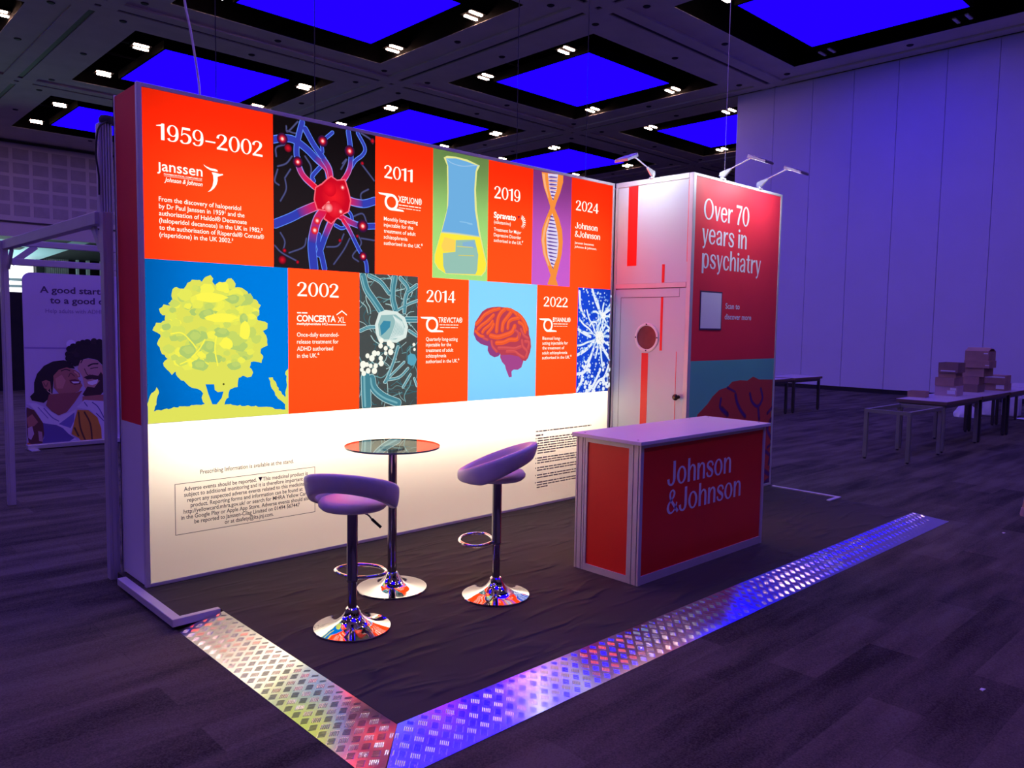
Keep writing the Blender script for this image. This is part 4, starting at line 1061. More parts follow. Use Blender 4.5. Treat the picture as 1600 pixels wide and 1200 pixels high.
  ('p',(211,224,99),[(.355,1.376),(.357,1.367),(.344,1.358),(.332,1.355),(.322,1.361),(.309,1.369),(.311,1.377),(.309,1.388),(.317,1.393),(.332,1.4),(.348,1.392),(.35,1.388)]),
  ('p',(233,236,91),[(.482,1.507),(.476,1.493),(.457,1.478),(.437,1.478),(.413,1.479),(.396,1.495),(.391,1.508),(.404,1.524),(.414,1.536),(.437,1.539),(.459,1.531),(.471,1.523)]),
  ('p',(231,235,92),[(.584,1.454),(.586,1.449),(.578,1.442),(.569,1.444),(.56,1.445),(.554,1.45),(.553,1.455),(.553,1.461),(.559,1.467),(.569,1.468),(.578,1.464),(.585,1.46)]),
  ('p',(240,239,89),[(.354,1.361),(.354,1.338),(.326,1.33),(.303,1.324),(.283,1.324),(.264,1.347),(.259,1.363),(.255,1.379),(.285,1.401),(.304,1.401),(.327,1.392),(.354,1.382)]),
  ('p',(237,238,90),[(.315,1.354),(.316,1.336),(.291,1.322),(.27,1.319),(.251,1.318),(.236,1.337),(.229,1.356),(.236,1.373),(.253,1.381),(.271,1.389),(.289,1.383),(.306,1.374)]),
  ('p',(246,243,86),[(.706,1.695),(.701,1.68),(.689,1.671),(.674,1.673),(.654,1.672),(.641,1.68),(.635,1.693),(.647,1.708),(.66,1.716),(.674,1.716),(.691,1.719),(.701,1.707)]),
  ('p',(218,227,97),[(.189,1.593),(.189,1.577),(.164,1.563),(.145,1.566),(.126,1.568),(.11,1.577),(.095,1.592),(.112,1.606),(.126,1.62),(.146,1.622),(.166,1.627),(.19,1.611)]),
  ('p',(251,245,85),[(.298,1.632),(.296,1.624),(.29,1.623),(.282,1.619),(.275,1.621),(.266,1.625),(.263,1.631),(.269,1.636),(.274,1.642),(.282,1.644),(.291,1.642),(.295,1.637)]),
  ('p',(213,225,99),[(.45,1.73),(.446,1.717),(.432,1.698),(.409,1.699),(.39,1.701),(.371,1.714),(.368,1.727),(.377,1.74),(.388,1.752),(.409,1.759),(.432,1.758),(.447,1.748)]),
  ('p',(244,242,87),[(.519,1.662),(.524,1.641),(.497,1.627),(.477,1.626),(.456,1.633),(.44,1.64),(.424,1.66),(.432,1.681),(.456,1.698),(.478,1.691),(.501,1.691),(.514,1.681)]),
  ('p',(212,224,99),[(.196,1.451),(.183,1.435),(.174,1.425),(.156,1.421),(.141,1.43),(.129,1.438),(.118,1.452),(.125,1.463),(.139,1.473),(.157,1.479),(.171,1.473),(.188,1.465)]),
  ('p',(234,237,91),[(.452,1.444),(.447,1.438),(.444,1.43),(.432,1.428),(.421,1.432),(.413,1.436),(.411,1.445),(.419,1.451),(.423,1.459),(.432,1.461),(.444,1.455),(.451,1.452)]),
  ('p',(191,213,106),[(.379,1.37),(.369,1.359),(.359,1.349),(.342,1.346),(.326,1.347),(.318,1.361),(.316,1.371),(.316,1.381),(.33,1.391),(.343,1.393),(.361,1.389),(.371,1.382)]),
  ('p',(217,227,97),[(.344,1.826),(.339,1.818),(.329,1.811),(.32,1.805),(.31,1.807),(.302,1.816),(.302,1.824),(.305,1.832),(.308,1.839),(.32,1.845),(.333,1.841),(.337,1.833)]),
  ('p',(226,232,94),[(.698,1.46),(.689,1.445),(.671,1.437),(.651,1.427),(.625,1.433),(.606,1.447),(.608,1.46),(.612,1.479),(.629,1.49),(.651,1.499),(.669,1.492),(.687,1.477)]),
  ('p',(182,208,110),[(.494,1.653),(.48,1.634),(.469,1.626),(.444,1.619),(.419,1.624),(.399,1.632),(.392,1.651),(.398,1.665),(.425,1.682),(.445,1.688),(.47,1.682),(.483,1.669)]),
  ('p',(248,244,86),[(.336,1.396),(.33,1.387),(.323,1.379),(.31,1.379),(.3,1.383),(.288,1.389),(.287,1.397),(.289,1.405),(.299,1.41),(.311,1.411),(.322,1.414),(.327,1.404)]),
  ('p',(252,246,84),[(.369,1.68),(.366,1.672),(.356,1.662),(.343,1.662),(.332,1.662),(.323,1.669),(.316,1.679),(.323,1.689),(.329,1.697),(.343,1.695),(.355,1.698),(.363,1.691)]),
  ('p',(184,209,109),[(.657,1.733),(.639,1.718),(.629,1.707),(.611,1.698),(.595,1.71),(.574,1.714),(.576,1.731),(.576,1.747),(.596,1.759),(.612,1.756),(.629,1.755),(.653,1.747)]),
  ('p',(210,223,100),[(.304,1.632),(.307,1.621),(.294,1.615),(.279,1.61),(.262,1.608),(.246,1.617),(.246,1.631),(.246,1.643),(.263,1.651),(.279,1.651),(.297,1.654),(.312,1.643)]),
  ('p',(202,219,103),[(.436,1.422),(.428,1.414),(.424,1.41),(.413,1.403),(.401,1.407),(.398,1.416),(.389,1.422),(.397,1.43),(.403,1.437),(.413,1.441),(.425,1.435),(.432,1.431)]),
  ('p',(223,230,95),[(.454,1.444),(.445,1.427),(.438,1.403),(.409,1.408),(.387,1.408),(.366,1.423),(.362,1.445),(.359,1.461),(.387,1.483),(.41,1.491),(.44,1.474),(.45,1.462)]),
  ('p',(205,220,102),[(.615,1.436),(.61,1.429),(.604,1.421),(.593,1.422),(.581,1.422),(.575,1.429),(.577,1.436),(.572,1.443),(.581,1.451),(.593,1.454),(.603,1.451),(.611,1.444)]),
  ('p',(234,236,91),[(.507,1.537),(.508,1.528),(.5,1.521),(.487,1.523),(.478,1.524),(.471,1.529),(.469,1.537),(.469,1.544),(.478,1.549),(.488,1.554),(.497,1.553),(.503,1.545)]),
  ('p',(226,232,94),[(.613,1.522),(.607,1.506),(.589,1.493),(.571,1.49),(.551,1.498),(.531,1.506),(.531,1.522),(.542,1.54),(.552,1.546),(.572,1.548),(.592,1.546),(.615,1.537)]),
  ('p',(212,225,99),[(.404,1.648),(.402,1.641),(.395,1.635),(.385,1.633),(.375,1.635),(.369,1.639),(.368,1.648),(.369,1.654),(.376,1.658),(.385,1.662),(.396,1.663),(.405,1.655)]),
  ('p',(234,236,91),[(.426,1.491),(.414,1.478),(.4,1.47),(.385,1.466),(.367,1.466),(.359,1.476),(.346,1.491),(.358,1.505),(.363,1.515),(.385,1.515),(.401,1.512),(.411,1.506)]),
  ('p',(185,209,109),[(.435,1.785),(.434,1.77),(.414,1.763),(.398,1.748),(.377,1.753),(.362,1.768),(.358,1.782),(.37,1.795),(.376,1.808),(.399,1.81),(.416,1.805),(.432,1.802)]),
  ('p',(242,241,88),[(.649,1.702),(.641,1.691),(.628,1.681),(.61,1.672),(.591,1.68),(.584,1.69),(.581,1.701),(.582,1.711),(.597,1.719),(.611,1.729),(.63,1.728),(.635,1.715)]),
  ('p',(185,210,109),[(.23,1.574),(.222,1.566),(.218,1.56),(.206,1.558),(.194,1.558),(.187,1.565),(.189,1.574),(.19,1.583),(.196,1.59),(.207,1.59),(.216,1.589),(.225,1.582)]),
  ('p',(183,208,110),[(.638,1.462),(.64,1.445),(.625,1.428),(.598,1.43),(.579,1.438),(.553,1.444),(.557,1.463),(.558,1.481),(.573,1.497),(.599,1.5),(.618,1.489),(.633,1.482)]),
  ('p',(183,208,110),[(.655,1.385),(.649,1.377),(.644,1.373),(.633,1.369),(.623,1.37),(.613,1.378),(.616,1.385),(.618,1.394),(.623,1.4),(.633,1.401),(.644,1.398),(.65,1.393)]),
  ('p',(202,219,103),[(.746,1.508),(.744,1.496),(.736,1.488),(.714,1.478),(.694,1.487),(.686,1.494),(.682,1.508),(.675,1.524),(.698,1.538),(.714,1.533),(.739,1.537),(.754,1.522)]),
  ('p',(236,237,90),[(.51,1.607),(.505,1.594),(.486,1.581),(.472,1.578),(.456,1.581),(.444,1.593),(.434,1.606),(.44,1.619),(.454,1.627),(.472,1.629),(.488,1.625),(.497,1.617)]),
  ('p',(213,225,98),[(.353,1.518),(.346,1.513),(.342,1.507),(.333,1.507),(.325,1.507),(.318,1.512),(.313,1.518),(.316,1.523),(.326,1.53),(.333,1.532),(.341,1.531),(.347,1.525)]),
  ('p',(210,223,100),[(.386,1.559),(.382,1.543),(.374,1.534),(.353,1.534),(.336,1.532),(.32,1.545),(.31,1.559),(.321,1.571),(.337,1.58),(.354,1.591),(.372,1.588),(.393,1.574)]),
  ('p',(199,217,104),[(.481,1.782),(.477,1.775),(.47,1.769),(.46,1.767),(.451,1.77),(.448,1.773),(.446,1.78),(.443,1.788),(.452,1.792),(.461,1.792),(.471,1.794),(.478,1.789)]),
  ('p',(214,225,98),[(.427,1.457),(.429,1.438),(.406,1.424),(.383,1.428),(.362,1.426),(.35,1.441),(.339,1.458),(.352,1.473),(.363,1.482),(.384,1.486),(.407,1.486),(.418,1.472)]),
  ('p',(236,237,90),[(.704,1.427),(.694,1.416),(.683,1.408),(.672,1.404),(.661,1.407),(.65,1.417),(.65,1.427),(.644,1.439),(.658,1.441),(.672,1.444),(.688,1.447),(.693,1.438)]),
  ('p',(214,225,98),[(.401,1.687),(.407,1.67),(.384,1.658),(.362,1.656),(.337,1.651),(.322,1.67),(.318,1.685),(.331,1.702),(.336,1.711),(.363,1.729),(.386,1.722),(.405,1.702)]),
  ('p',(215,226,98),[(.165,1.539),(.169,1.527),(.155,1.524),(.142,1.516),(.129,1.524),(.12,1.527),(.12,1.539),(.118,1.55),(.128,1.556),(.143,1.562),(.155,1.553),(.168,1.547)]),
  ('p',(198,217,104),[(.739,1.672),(.732,1.663),(.72,1.655),(.704,1.652),(.691,1.653),(.68,1.66),(.676,1.671),(.685,1.682),(.691,1.687),(.705,1.69),(.721,1.693),(.732,1.684)]),
  ('p',(242,241,88),[(.367,1.754),(.368,1.737),(.355,1.723),(.332,1.723),(.314,1.723),(.296,1.735),(.291,1.751),(.291,1.766),(.314,1.778),(.333,1.788),(.358,1.777),(.374,1.772)]),
  ('p',(188,211,108),[(.699,1.765),(.69,1.746),(.675,1.733),(.644,1.73),(.613,1.721),(.596,1.745),(.594,1.761),(.592,1.778),(.62,1.801),(.645,1.798),(.677,1.806),(.691,1.786)]),
  ('p',(183,209,109),[(.613,1.475),(.603,1.463),(.586,1.45),(.564,1.442),(.545,1.445),(.533,1.459),(.521,1.476),(.53,1.488),(.544,1.501),(.564,1.5),(.584,1.503),(.598,1.493)]),
  ('p',(227,233,93),[(.212,1.649),(.202,1.639),(.195,1.633),(.18,1.624),(.166,1.631),(.152,1.635),(.156,1.648),(.153,1.661),(.169,1.667),(.181,1.667),(.197,1.667),(.204,1.659)]),
  ('p',(239,239,89),[(.323,1.369),(.319,1.355),(.312,1.346),(.293,1.34),(.274,1.351),(.267,1.357),(.253,1.37),(.266,1.384),(.276,1.388),(.294,1.399),(.308,1.388),(.319,1.379)]),
  ('p',(248,244,86),[(.455,1.658),(.45,1.646),(.43,1.637),(.41,1.625),(.39,1.628),(.375,1.641),(.375,1.657),(.376,1.67),(.395,1.68),(.411,1.69),(.434,1.682),(.439,1.672)]),
  ('p',(199,217,104),[(.716,1.552),(.71,1.535),(.692,1.516),(.667,1.52),(.644,1.521),(.624,1.529),(.61,1.552),(.622,1.568),(.64,1.586),(.667,1.585),(.697,1.588),(.711,1.572)]),
  ('p',(249,245,85),[(.444,1.821),(.433,1.803),(.422,1.792),(.396,1.782),(.37,1.791),(.351,1.801),(.356,1.818),(.352,1.833),(.375,1.854),(.397,1.853),(.424,1.852),(.43,1.842)]),
  ('p',(198,217,104),[(.441,1.713),(.428,1.7),(.423,1.695),(.406,1.693),(.39,1.695),(.376,1.701),(.377,1.712),(.378,1.725),(.392,1.734),(.406,1.739),(.419,1.736),(.434,1.722)]),
  ('p',(178,206,111),[(.452,1.395),(.446,1.378),(.436,1.366),(.416,1.365),(.394,1.37),(.381,1.38),(.382,1.396),(.382,1.412),(.397,1.421),(.417,1.432),(.435,1.417),(.452,1.41)]),
  ('p',(243,241,88),[(.663,1.711),(.656,1.704),(.647,1.699),(.636,1.691),(.626,1.695),(.62,1.702),(.611,1.71),(.62,1.717),(.623,1.724),(.636,1.726),(.647,1.727),(.652,1.718)]),
  ('p',(235,237,90),[(.369,1.727),(.368,1.715),(.353,1.699),(.332,1.7),(.313,1.702),(.305,1.712),(.301,1.725),(.307,1.738),(.315,1.749),(.333,1.755),(.355,1.748),(.365,1.743)]),
  ('p',(178,206,111),[(.49,1.384),(.477,1.37),(.47,1.36),(.45,1.359),(.435,1.367),(.417,1.371),(.418,1.385),(.427,1.398),(.437,1.41),(.451,1.41),(.469,1.408),(.485,1.398)]),
  ('p',(236,237,90),[(.203,1.407),(.205,1.401),(.196,1.396),(.185,1.389),(.174,1.395),(.169,1.4),(.169,1.408),(.172,1.415),(.176,1.419),(.186,1.425),(.197,1.422),(.203,1.414)]),
  ('p',(224,231,94),[(.425,1.501),(.425,1.486),(.405,1.479),(.39,1.473),(.371,1.476),(.356,1.485),(.347,1.502),(.36,1.517),(.374,1.523),(.39,1.528),(.406,1.521),(.421,1.513)]),
  ('p',(226,232,94),[(.228,1.605),(.224,1.591),(.214,1.578),(.193,1.581),(.172,1.575),(.168,1.593),(.16,1.604),(.165,1.616),(.179,1.624),(.194,1.636),(.216,1.631),(.226,1.619)]),
  ('p',(234,236,91),[(.696,1.701),(.689,1.686),(.681,1.676),(.658,1.668),(.637,1.675),(.627,1.687),(.626,1.699),(.627,1.712),(.643,1.728),(.658,1.726),(.675,1.728),(.695,1.716)]),
  ('p',(242,241,88),[(.641,1.371),(.632,1.362),(.626,1.355),(.612,1.353),(.598,1.356),(.592,1.362),(.588,1.373),(.588,1.382),(.598,1.391),(.612,1.395),(.628,1.385),(.633,1.381)]),
  ('p',(208,222,100),[(.23,1.726),(.215,1.713),(.205,1.706),(.192,1.703),(.178,1.7),(.167,1.713),(.157,1.724),(.169,1.735),(.177,1.747),(.193,1.752),(.208,1.745),(.219,1.737)]),
  ('p',(215,226,98),[(.257,1.558),(.251,1.54),(.233,1.528),(.21,1.53),(.188,1.534),(.174,1.539),(.175,1.558),(.176,1.574),(.185,1.591),(.211,1.587),(.236,1.593),(.256,1.575)]),
  ('p',(222,230,95),[(.491,1.567),(.481,1.548),(.469,1.533),(.443,1.535),(.416,1.532),(.401,1.551),(.392,1.566),(.404,1.582),(.42,1.598),(.443,1.601),(.47,1.601),(.475,1.582)]),
  ('p',(244,242,87),[(.296,1.713),(.292,1.704),(.284,1.695),(.273,1.694),(.262,1.698),(.252,1.703),(.251,1.712),(.256,1.721),(.262,1.728),(.273,1.729),(.287,1.731),(.297,1.72)]),
  ('p',(248,244,86),[(.714,1.657),(.708,1.647),(.698,1.64),(.685,1.637),(.671,1.639),(.665,1.648),(.66,1.656),(.665,1.664),(.675,1.672),(.685,1.677),(.698,1.671),(.709,1.664)]),
  ('p',(240,239,89),[(.632,1.797),(.623,1.781),(.612,1.756),(.582,1.757),(.559,1.76),(.534,1.778),(.531,1.793),(.533,1.814),(.558,1.827),(.583,1.836),(.611,1.823),(.62,1.812)]),
  ('p',(201,218,103),[(.653,1.501),(.634,1.481),(.614,1.46),(.591,1.468),(.564,1.464),(.55,1.482),(.539,1.501),(.549,1.52),(.564,1.542),(.592,1.539),(.615,1.542),(.636,1.52)]),
  ('p',(216,227,97),[(.597,1.668),(.585,1.652),(.579,1.64),(.554,1.632),(.528,1.643),(.513,1.647),(.516,1.666),(.508,1.686),(.534,1.702),(.554,1.694),(.576,1.702),(.6,1.686)]),
  ('p',(238,238,90),[(.522,1.651),(.526,1.636),(.508,1.617),(.481,1.61),(.456,1.615),(.444,1.63),(.44,1.65),(.447,1.665),(.455,1.679),(.482,1.692),(.506,1.684),(.522,1.668)]),
  ('p',(189,212,107),[(.375,1.458),(.368,1.451),(.362,1.443),(.353,1.443),(.345,1.446),(.334,1.449),(.337,1.458),(.334,1.464),(.344,1.47),(.353,1.47),(.364,1.472),(.369,1.464)]),
  ('p',(193,214,106),[(.256,1.756),(.261,1.747),(.248,1.738),(.236,1.735),(.223,1.742),(.219,1.747),(.216,1.755),(.212,1.765),(.225,1.773),(.237,1.777),(.248,1.771),(.257,1.764)]),
  ('p',(210,223,100),[(.538,1.42),(.535,1.411),(.524,1.403),(.514,1.404),(.503,1.407),(.492,1.413),(.494,1.421),(.495,1.43),(.506,1.434),(.515,1.439),(.526,1.438),(.536,1.427)]),
  ('p',(205,221,101),[(.584,1.369),(.579,1.36),(.573,1.353),(.562,1.355),(.552,1.356),(.544,1.36),(.545,1.37),(.544,1.379),(.55,1.381),(.562,1.385),(.571,1.382),(.582,1.376)]),
  ('p',(179,207,111),[(.403,1.53),(.391,1.512),(.381,1.508),(.358,1.5),(.341,1.498),(.329,1.513),(.325,1.53),(.318,1.544),(.341,1.557),(.359,1.56),(.376,1.556),(.39,1.546)]),
  ('p',(250,245,85),[(.217,1.408),(.219,1.4),(.208,1.394),(.198,1.395),(.187,1.395),(.178,1.399),(.181,1.408),(.179,1.415),(.187,1.421),(.198,1.425),(.208,1.425),(.213,1.417)]),
  ('p',(190,213,107),[(.507,1.378),(.507,1.371),(.501,1.368),(.492,1.364),(.483,1.369),(.479,1.372),(.471,1.379),(.475,1.386),(.485,1.391),(.492,1.394),(.501,1.392),(.509,1.385)]),
  ('p',(245,242,87),[(.452,1.535),(.443,1.522),(.434,1.511),(.418,1.51),(.398,1.517),(.394,1.522),(.391,1.535),(.387,1.547),(.4,1.556),(.419,1.561),(.436,1.558),(.45,1.548)]),
  ('p',(211,224,99),[(.352,1.542),(.35,1.53),(.337,1.521),(.322,1.523),(.305,1.519),(.293,1.53),(.291,1.541),(.296,1.55),(.306,1.559),(.323,1.561),(.337,1.561),(.351,1.553)]),
  ('p',(208,222,100),[(.265,1.372),(.267,1.356),(.252,1.351),(.232,1.345),(.216,1.346),(.199,1.361),(.192,1.374),(.204,1.385),(.216,1.401),(.233,1.398),(.248,1.398),(.259,1.388)]),
  ('p',(216,226,98),[(.642,1.763),(.624,1.744),(.614,1.731),(.584,1.722),(.553,1.723),(.536,1.742),(.526,1.759),(.548,1.781),(.553,1.795),(.585,1.801),(.608,1.793),(.637,1.784)]),
  ('p',(185,210,109),[(.655,1.464),(.649,1.453),(.641,1.448),(.627,1.442),(.608,1.443),(.599,1.454),(.59,1.465),(.606,1.476),(.61,1.481),(.627,1.491),(.644,1.482),(.652,1.478)]),
  ('p',(236,237,90),[(.589,1.649),(.587,1.634),(.568,1.625),(.552,1.626),(.537,1.622),(.526,1.635),(.515,1.648),(.523,1.662),(.536,1.669),(.552,1.677),(.568,1.669),(.587,1.661)]),
  ('p',(207,222,101),[(.547,1.6),(.538,1.589),(.531,1.584),(.518,1.578),(.505,1.583),(.5,1.59),(.496,1.6),(.491,1.608),(.505,1.618),(.519,1.616),(.535,1.617),(.544,1.609)]),
  ('p',(188,211,108),[(.216,1.514),(.211,1.504),(.201,1.499),(.185,1.498),(.172,1.498),(.167,1.503),(.162,1.514),(.158,1.526),(.174,1.529),(.186,1.534),(.197,1.536),(.205,1.524)]),
  ('p',(231,235,92),[(.591,1.611),(.595,1.605),(.585,1.602),(.576,1.597),(.567,1.6),(.558,1.603),(.556,1.611),(.563,1.618),(.566,1.624),(.576,1.624),(.586,1.623),(.592,1.617)]),
  ('p',(202,219,102),[(.552,1.478),(.544,1.465),(.531,1.456),(.513,1.454),(.498,1.458),(.482,1.466),(.48,1.478),(.485,1.492),(.498,1.501),(.514,1.502),(.532,1.501),(.546,1.489)]),
  ('p',(241,240,88),[(.397,1.351),(.394,1.341),(.387,1.332),(.377,1.335),(.365,1.335),(.359,1.342),(.348,1.352),(.356,1.362),(.367,1.369),(.377,1.369),(.389,1.364),(.401,1.359)]),
  ('p',(201,218,103),[(.587,1.533),(.582,1.517),(.573,1.513),(.552,1.504),(.53,1.508),(.521,1.518),(.518,1.533),(.515,1.547),(.536,1.558),(.552,1.562),(.573,1.558),(.584,1.549)]),
  ('p',(178,206,111),[(.17,1.583),(.163,1.573),(.157,1.567),(.144,1.564),(.128,1.562),(.119,1.573),(.117,1.582),(.117,1.593),(.131,1.6),(.144,1.603),(.158,1.605),(.168,1.594)]),
  ('p',(252,246,84),[(.327,1.357),(.323,1.345),(.314,1.34),(.301,1.334),(.287,1.34),(.275,1.344),(.274,1.358),(.27,1.372),(.287,1.383),(.302,1.383),(.315,1.38),(.327,1.369)]),
  ('p',(245,242,87),[(.255,1.432),(.252,1.419),(.241,1.405),(.226,1.407),(.209,1.412),(.192,1.419),(.191,1.433),(.193,1.444),(.208,1.46),(.227,1.457),(.247,1.459),(.262,1.445)]),
  ('p',(204,220,102),[(.217,1.398),(.209,1.387),(.202,1.379),(.188,1.381),(.174,1.379),(.169,1.388),(.167,1.399),(.167,1.408),(.176,1.412),(.189,1.42),(.2,1.413),(.207,1.409)]),
  ('p',(232,235,92),[(.302,1.784),(.292,1.769),(.284,1.752),(.259,1.742),(.232,1.751),(.22,1.764),(.207,1.781),(.224,1.796),(.235,1.817),(.26,1.817),(.282,1.818),(.295,1.804)]),
  ('p',(239,239,89),[(.369,1.379),(.368,1.371),(.36,1.367),(.352,1.364),(.345,1.37),(.34,1.374),(.338,1.38),(.338,1.387),(.345,1.393),(.353,1.393),(.362,1.389),(.368,1.386)]),
  ('p',(178,206,112),[(.434,1.665),(.425,1.647),(.409,1.639),(.39,1.634),(.366,1.633),(.347,1.642),(.339,1.663),(.356,1.684),(.371,1.689),(.391,1.696),(.415,1.702),(.433,1.686)]),
  ('p',(192,214,112),[(.42,1.672),(.418,1.661),(.407,1.653),(.396,1.655),(.383,1.655),(.372,1.662),(.367,1.671),(.369,1.682),(.385,1.691),(.396,1.696),(.408,1.691),(.418,1.681)]),
  ('p',(178,206,112),[(.656,1.642),(.656,1.623),(.64,1.613),(.629,1.614),(.612,1.607),(.603,1.626),(.602,1.641),(.605,1.658),(.612,1.666),(.629,1.676),(.644,1.67),(.652,1.657)]),
  ('p',(192,214,112),[(.655,1.65),(.652,1.638),(.643,1.63),(.634,1.625),(.627,1.63),(.62,1.64),(.616,1.649),(.618,1.659),(.625,1.666),(.635,1.669),(.642,1.67),(.653,1.659)]),
  ('p',(178,206,112),[(.362,1.525),(.362,1.5),(.342,1.487),(.311,1.475),(.291,1.494),(.276,1.508),(.253,1.525),(.27,1.544),(.29,1.563),(.313,1.571),(.339,1.56),(.35,1.543)]),
  ('p',(192,214,112),[(.354,1.532),(.345,1.522),(.336,1.512),(.317,1.503),(.3,1.507),(.288,1.518),(.283,1.532),(.295,1.546),(.304,1.558),(.318,1.553),(.331,1.554),(.339,1.545)]),
  ('p',(178,206,112),[(.319,1.436),(.305,1.412),(.295,1.4),(.266,1.387),(.236,1.407),(.223,1.415),(.215,1.437),(.226,1.461),(.236,1.467),(.267,1.472),(.297,1.48),(.316,1.457)]),
  ('p',(192,214,112),[(.309,1.443),(.306,1.429),(.287,1.422),(.272,1.418),(.259,1.421),(.249,1.433),(.233,1.444),(.246,1.458),(.254,1.465),(.272,1.465),(.286,1.467),(.3,1.457)]),
  ('p',(178,206,112),[(.536,1.553),(.53,1.534),(.507,1.523),(.485,1.521),(.459,1.521),(.435,1.538),(.443,1.552),(.433,1.569),(.458,1.584),(.486,1.578),(.515,1.576),(.523,1.566)]),
  ('p',(192,214,112),[(.518,1.56),(.513,1.551),(.509,1.545),(.491,1.54),(.475,1.546),(.469,1.549),(.453,1.56),(.462,1.569),(.478,1.579),(.491,1.58),(.506,1.577),(.517,1.57)]),
  ('p',(178,206,112),[(.442,1.462),(.445,1.445),(.42,1.425),(.401,1.425),(.378,1.434),(.361,1.447),(.353,1.462),(.369,1.48),(.379,1.499),(.402,1.497),(.428,1.494),(.446,1.478)]),
  ('p',(192,214,112),[(.429,1.469),(.425,1.457),(.418,1.448),(.407,1.443),(.392,1.448),(.384,1.456),(.381,1.469),(.384,1.479),(.395,1.491),(.407,1.491),(.422,1.489),(.428,1.48)]),
  ('p',(178,206,112),[(.6,1.766),(.594,1.751),(.58,1.739),(.553,1.734),(.532,1.743),(.516,1.752),(.503,1.762),(.509,1.775),(.53,1.785),(.554,1.79),(.579,1.791),(.6,1.781)]),
  ('p',(192,214,112),[(.584,1.772),(.581,1.763),(.572,1.758),(.559,1.755),(.547,1.756),(.534,1.764),(.538,1.771),(.532,1.778),(.545,1.782),(.56,1.785),(.575,1.787),(.581,1.779)]),
  ('p',(178,206,112),[(.607,1.339),(.606,1.325),(.593,1.318),(.568,1.311),(.542,1.313),(.524,1.326),(.514,1.342),(.521,1.353),(.549,1.359),(.568,1.365),(.59,1.364),(.602,1.35)]),
  ('p',(192,214,112),[(.602,1.347),(.599,1.339),(.585,1.336),(.574,1.33),(.56,1.333),(.55,1.342),(.545,1.348),(.548,1.356),(.563,1.364),(.574,1.361),(.588,1.363),(.6,1.356)]),
  ('p',(178,206,112),[(.397,1.344),(.386,1.325),(.363,1.311),(.336,1.318),(.315,1.323),(.293,1.331),(.295,1.347),(.291,1.365),(.309,1.377),(.337,1.386),(.363,1.379),(.379,1.359)]),
  ('p',(192,214,112),[(.368,1.352),(.368,1.343),(.36,1.331),(.342,1.334),(.326,1.333),(.311,1.345),(.312,1.354),(.312,1.363),(.329,1.371),(.342,1.372),(.361,1.369),(.369,1.364)]),
  ('p',(255,248,84),[(.531,1.772),(.49,1.756),(.456,1.742),(.414,1.738),(.373,1.743),(.328,1.752),(.329,1.765),(.322,1.781),(.356,1.797),(.415,1.801),(.476,1.793),(.494,1.788)]),
  ('p',(255,248,84),[(.672,1.563),(.667,1.534),(.655,1.511),(.637,1.507),(.622,1.512),(.599,1.53),(.604,1.563),(.606,1.594),(.617,1.614),(.638,1.628),(.654,1.617),(.669,1.59)]),
  ('p',(255,248,84),[(.555,1.479),(.552,1.459),(.531,1.444),(.512,1.45),(.493,1.45),(.478,1.462),(.464,1.48),(.481,1.496),(.49,1.514),(.513,1.521),(.532,1.513),(.547,1.5)]),
  ('p',(255,248,84),[(.599,1.646),(.564,1.634),(.538,1.618),(.486,1.619),(.439,1.616),(.39,1.631),(.373,1.642),(.387,1.653),(.44,1.669),(.487,1.673),(.535,1.67),(.569,1.66)]),
  ('s',(255,248,84),.0081,[(.169,1.542),(.234,1.547),(.294,1.49),(.32,1.454)]),
  ('s',(255,248,84),.0085,[(.448,1.525),(.438,1.444),(.455,1.343)]),
  ('s',(255,248,84),.0081,[(.293,1.4),(.338,1.445),(.375,1.507)]),
  ('s',(255,248,84),.0081,[(.222,1.357),(.284,1.383)]),
  ('p',(0,118,224),[(.375,1.227),(.43,1.225),(.434,1.188),(.453,1.174),(.49,1.177),(.478,1.136),(.444,1.096),(.417,1.098),(.393,1.163)]),
  ('d',(90,90,40),.0067,(.491,1.223),(90,90,40)),
 ],
 'BIRD': [
  ('p',(255,252,240),[(.382,2.583),(.398,2.574),(.427,2.566),(.456,2.565),(.469,2.561),(.472,2.552),(.456,2.551),(.427,2.553),(.404,2.563),(.391,2.572)]),
  ('p',(255,252,240),[(.433,2.543),(.453,2.543),(.485,2.539),(.502,2.542),(.506,2.536),(.485,2.527),(.47,2.52),(.47,2.497),(.463,2.471),(.448,2.447),(.425,2.426),(.407,2.419),(.425,2.437),(.438,2.461),(.444,2.494),(.442,2.525)]),
 ],
 'COUPLE': [
  ('p',(150,130,190),[(.711,1.237),(1.192,1.227),(1.193,1.247),(.712,1.258)]),
  ('d',(225,215,245),.0563,(1.245,1.29),(225,215,245)),
  ('p',(30,20,26),[(1.212,1.099),(1.208,1.163),(1.279,1.252),(1.391,1.302),(1.521,1.315),(1.684,1.288),(1.669,.613),(1.594,.802),(1.611,1.012),(1.552,1.079),(1.445,1.107),(1.35,1.077),(1.325,1.006),(1.256,1.021)]),
  ('p',(200,150,140),[(1.326,1.013),(1.35,1.077),(1.445,1.101),(1.552,1.073),(1.611,.999),(1.62,.854),(1.593,.736),(1.531,.66),(1.435,.651),(1.389,.732),(1.369,.862),(1.313,.968)]),
  ('p',(60,36,40),[(1.38,.856),(1.428,.873),(1.488,.885),(1.559,.867),(1.594,.921),(1.641,.827),(1.63,.668),(1.553,.573),(1.433,.566),(1.364,.629),(1.425,.73),(1.508,.713),(1.576,.803),(1.487,.83),(1.427,.821)]),
  ('p',(240,232,240),[(1.426,.793),(1.51,.812),(1.558,.823),(1.543,.767),(1.485,.747),(1.437,.762)]),
  ('s',(30,20,26),.0182,[(1.443,1.001),(1.491,1.026),(1.557,1.029)]),
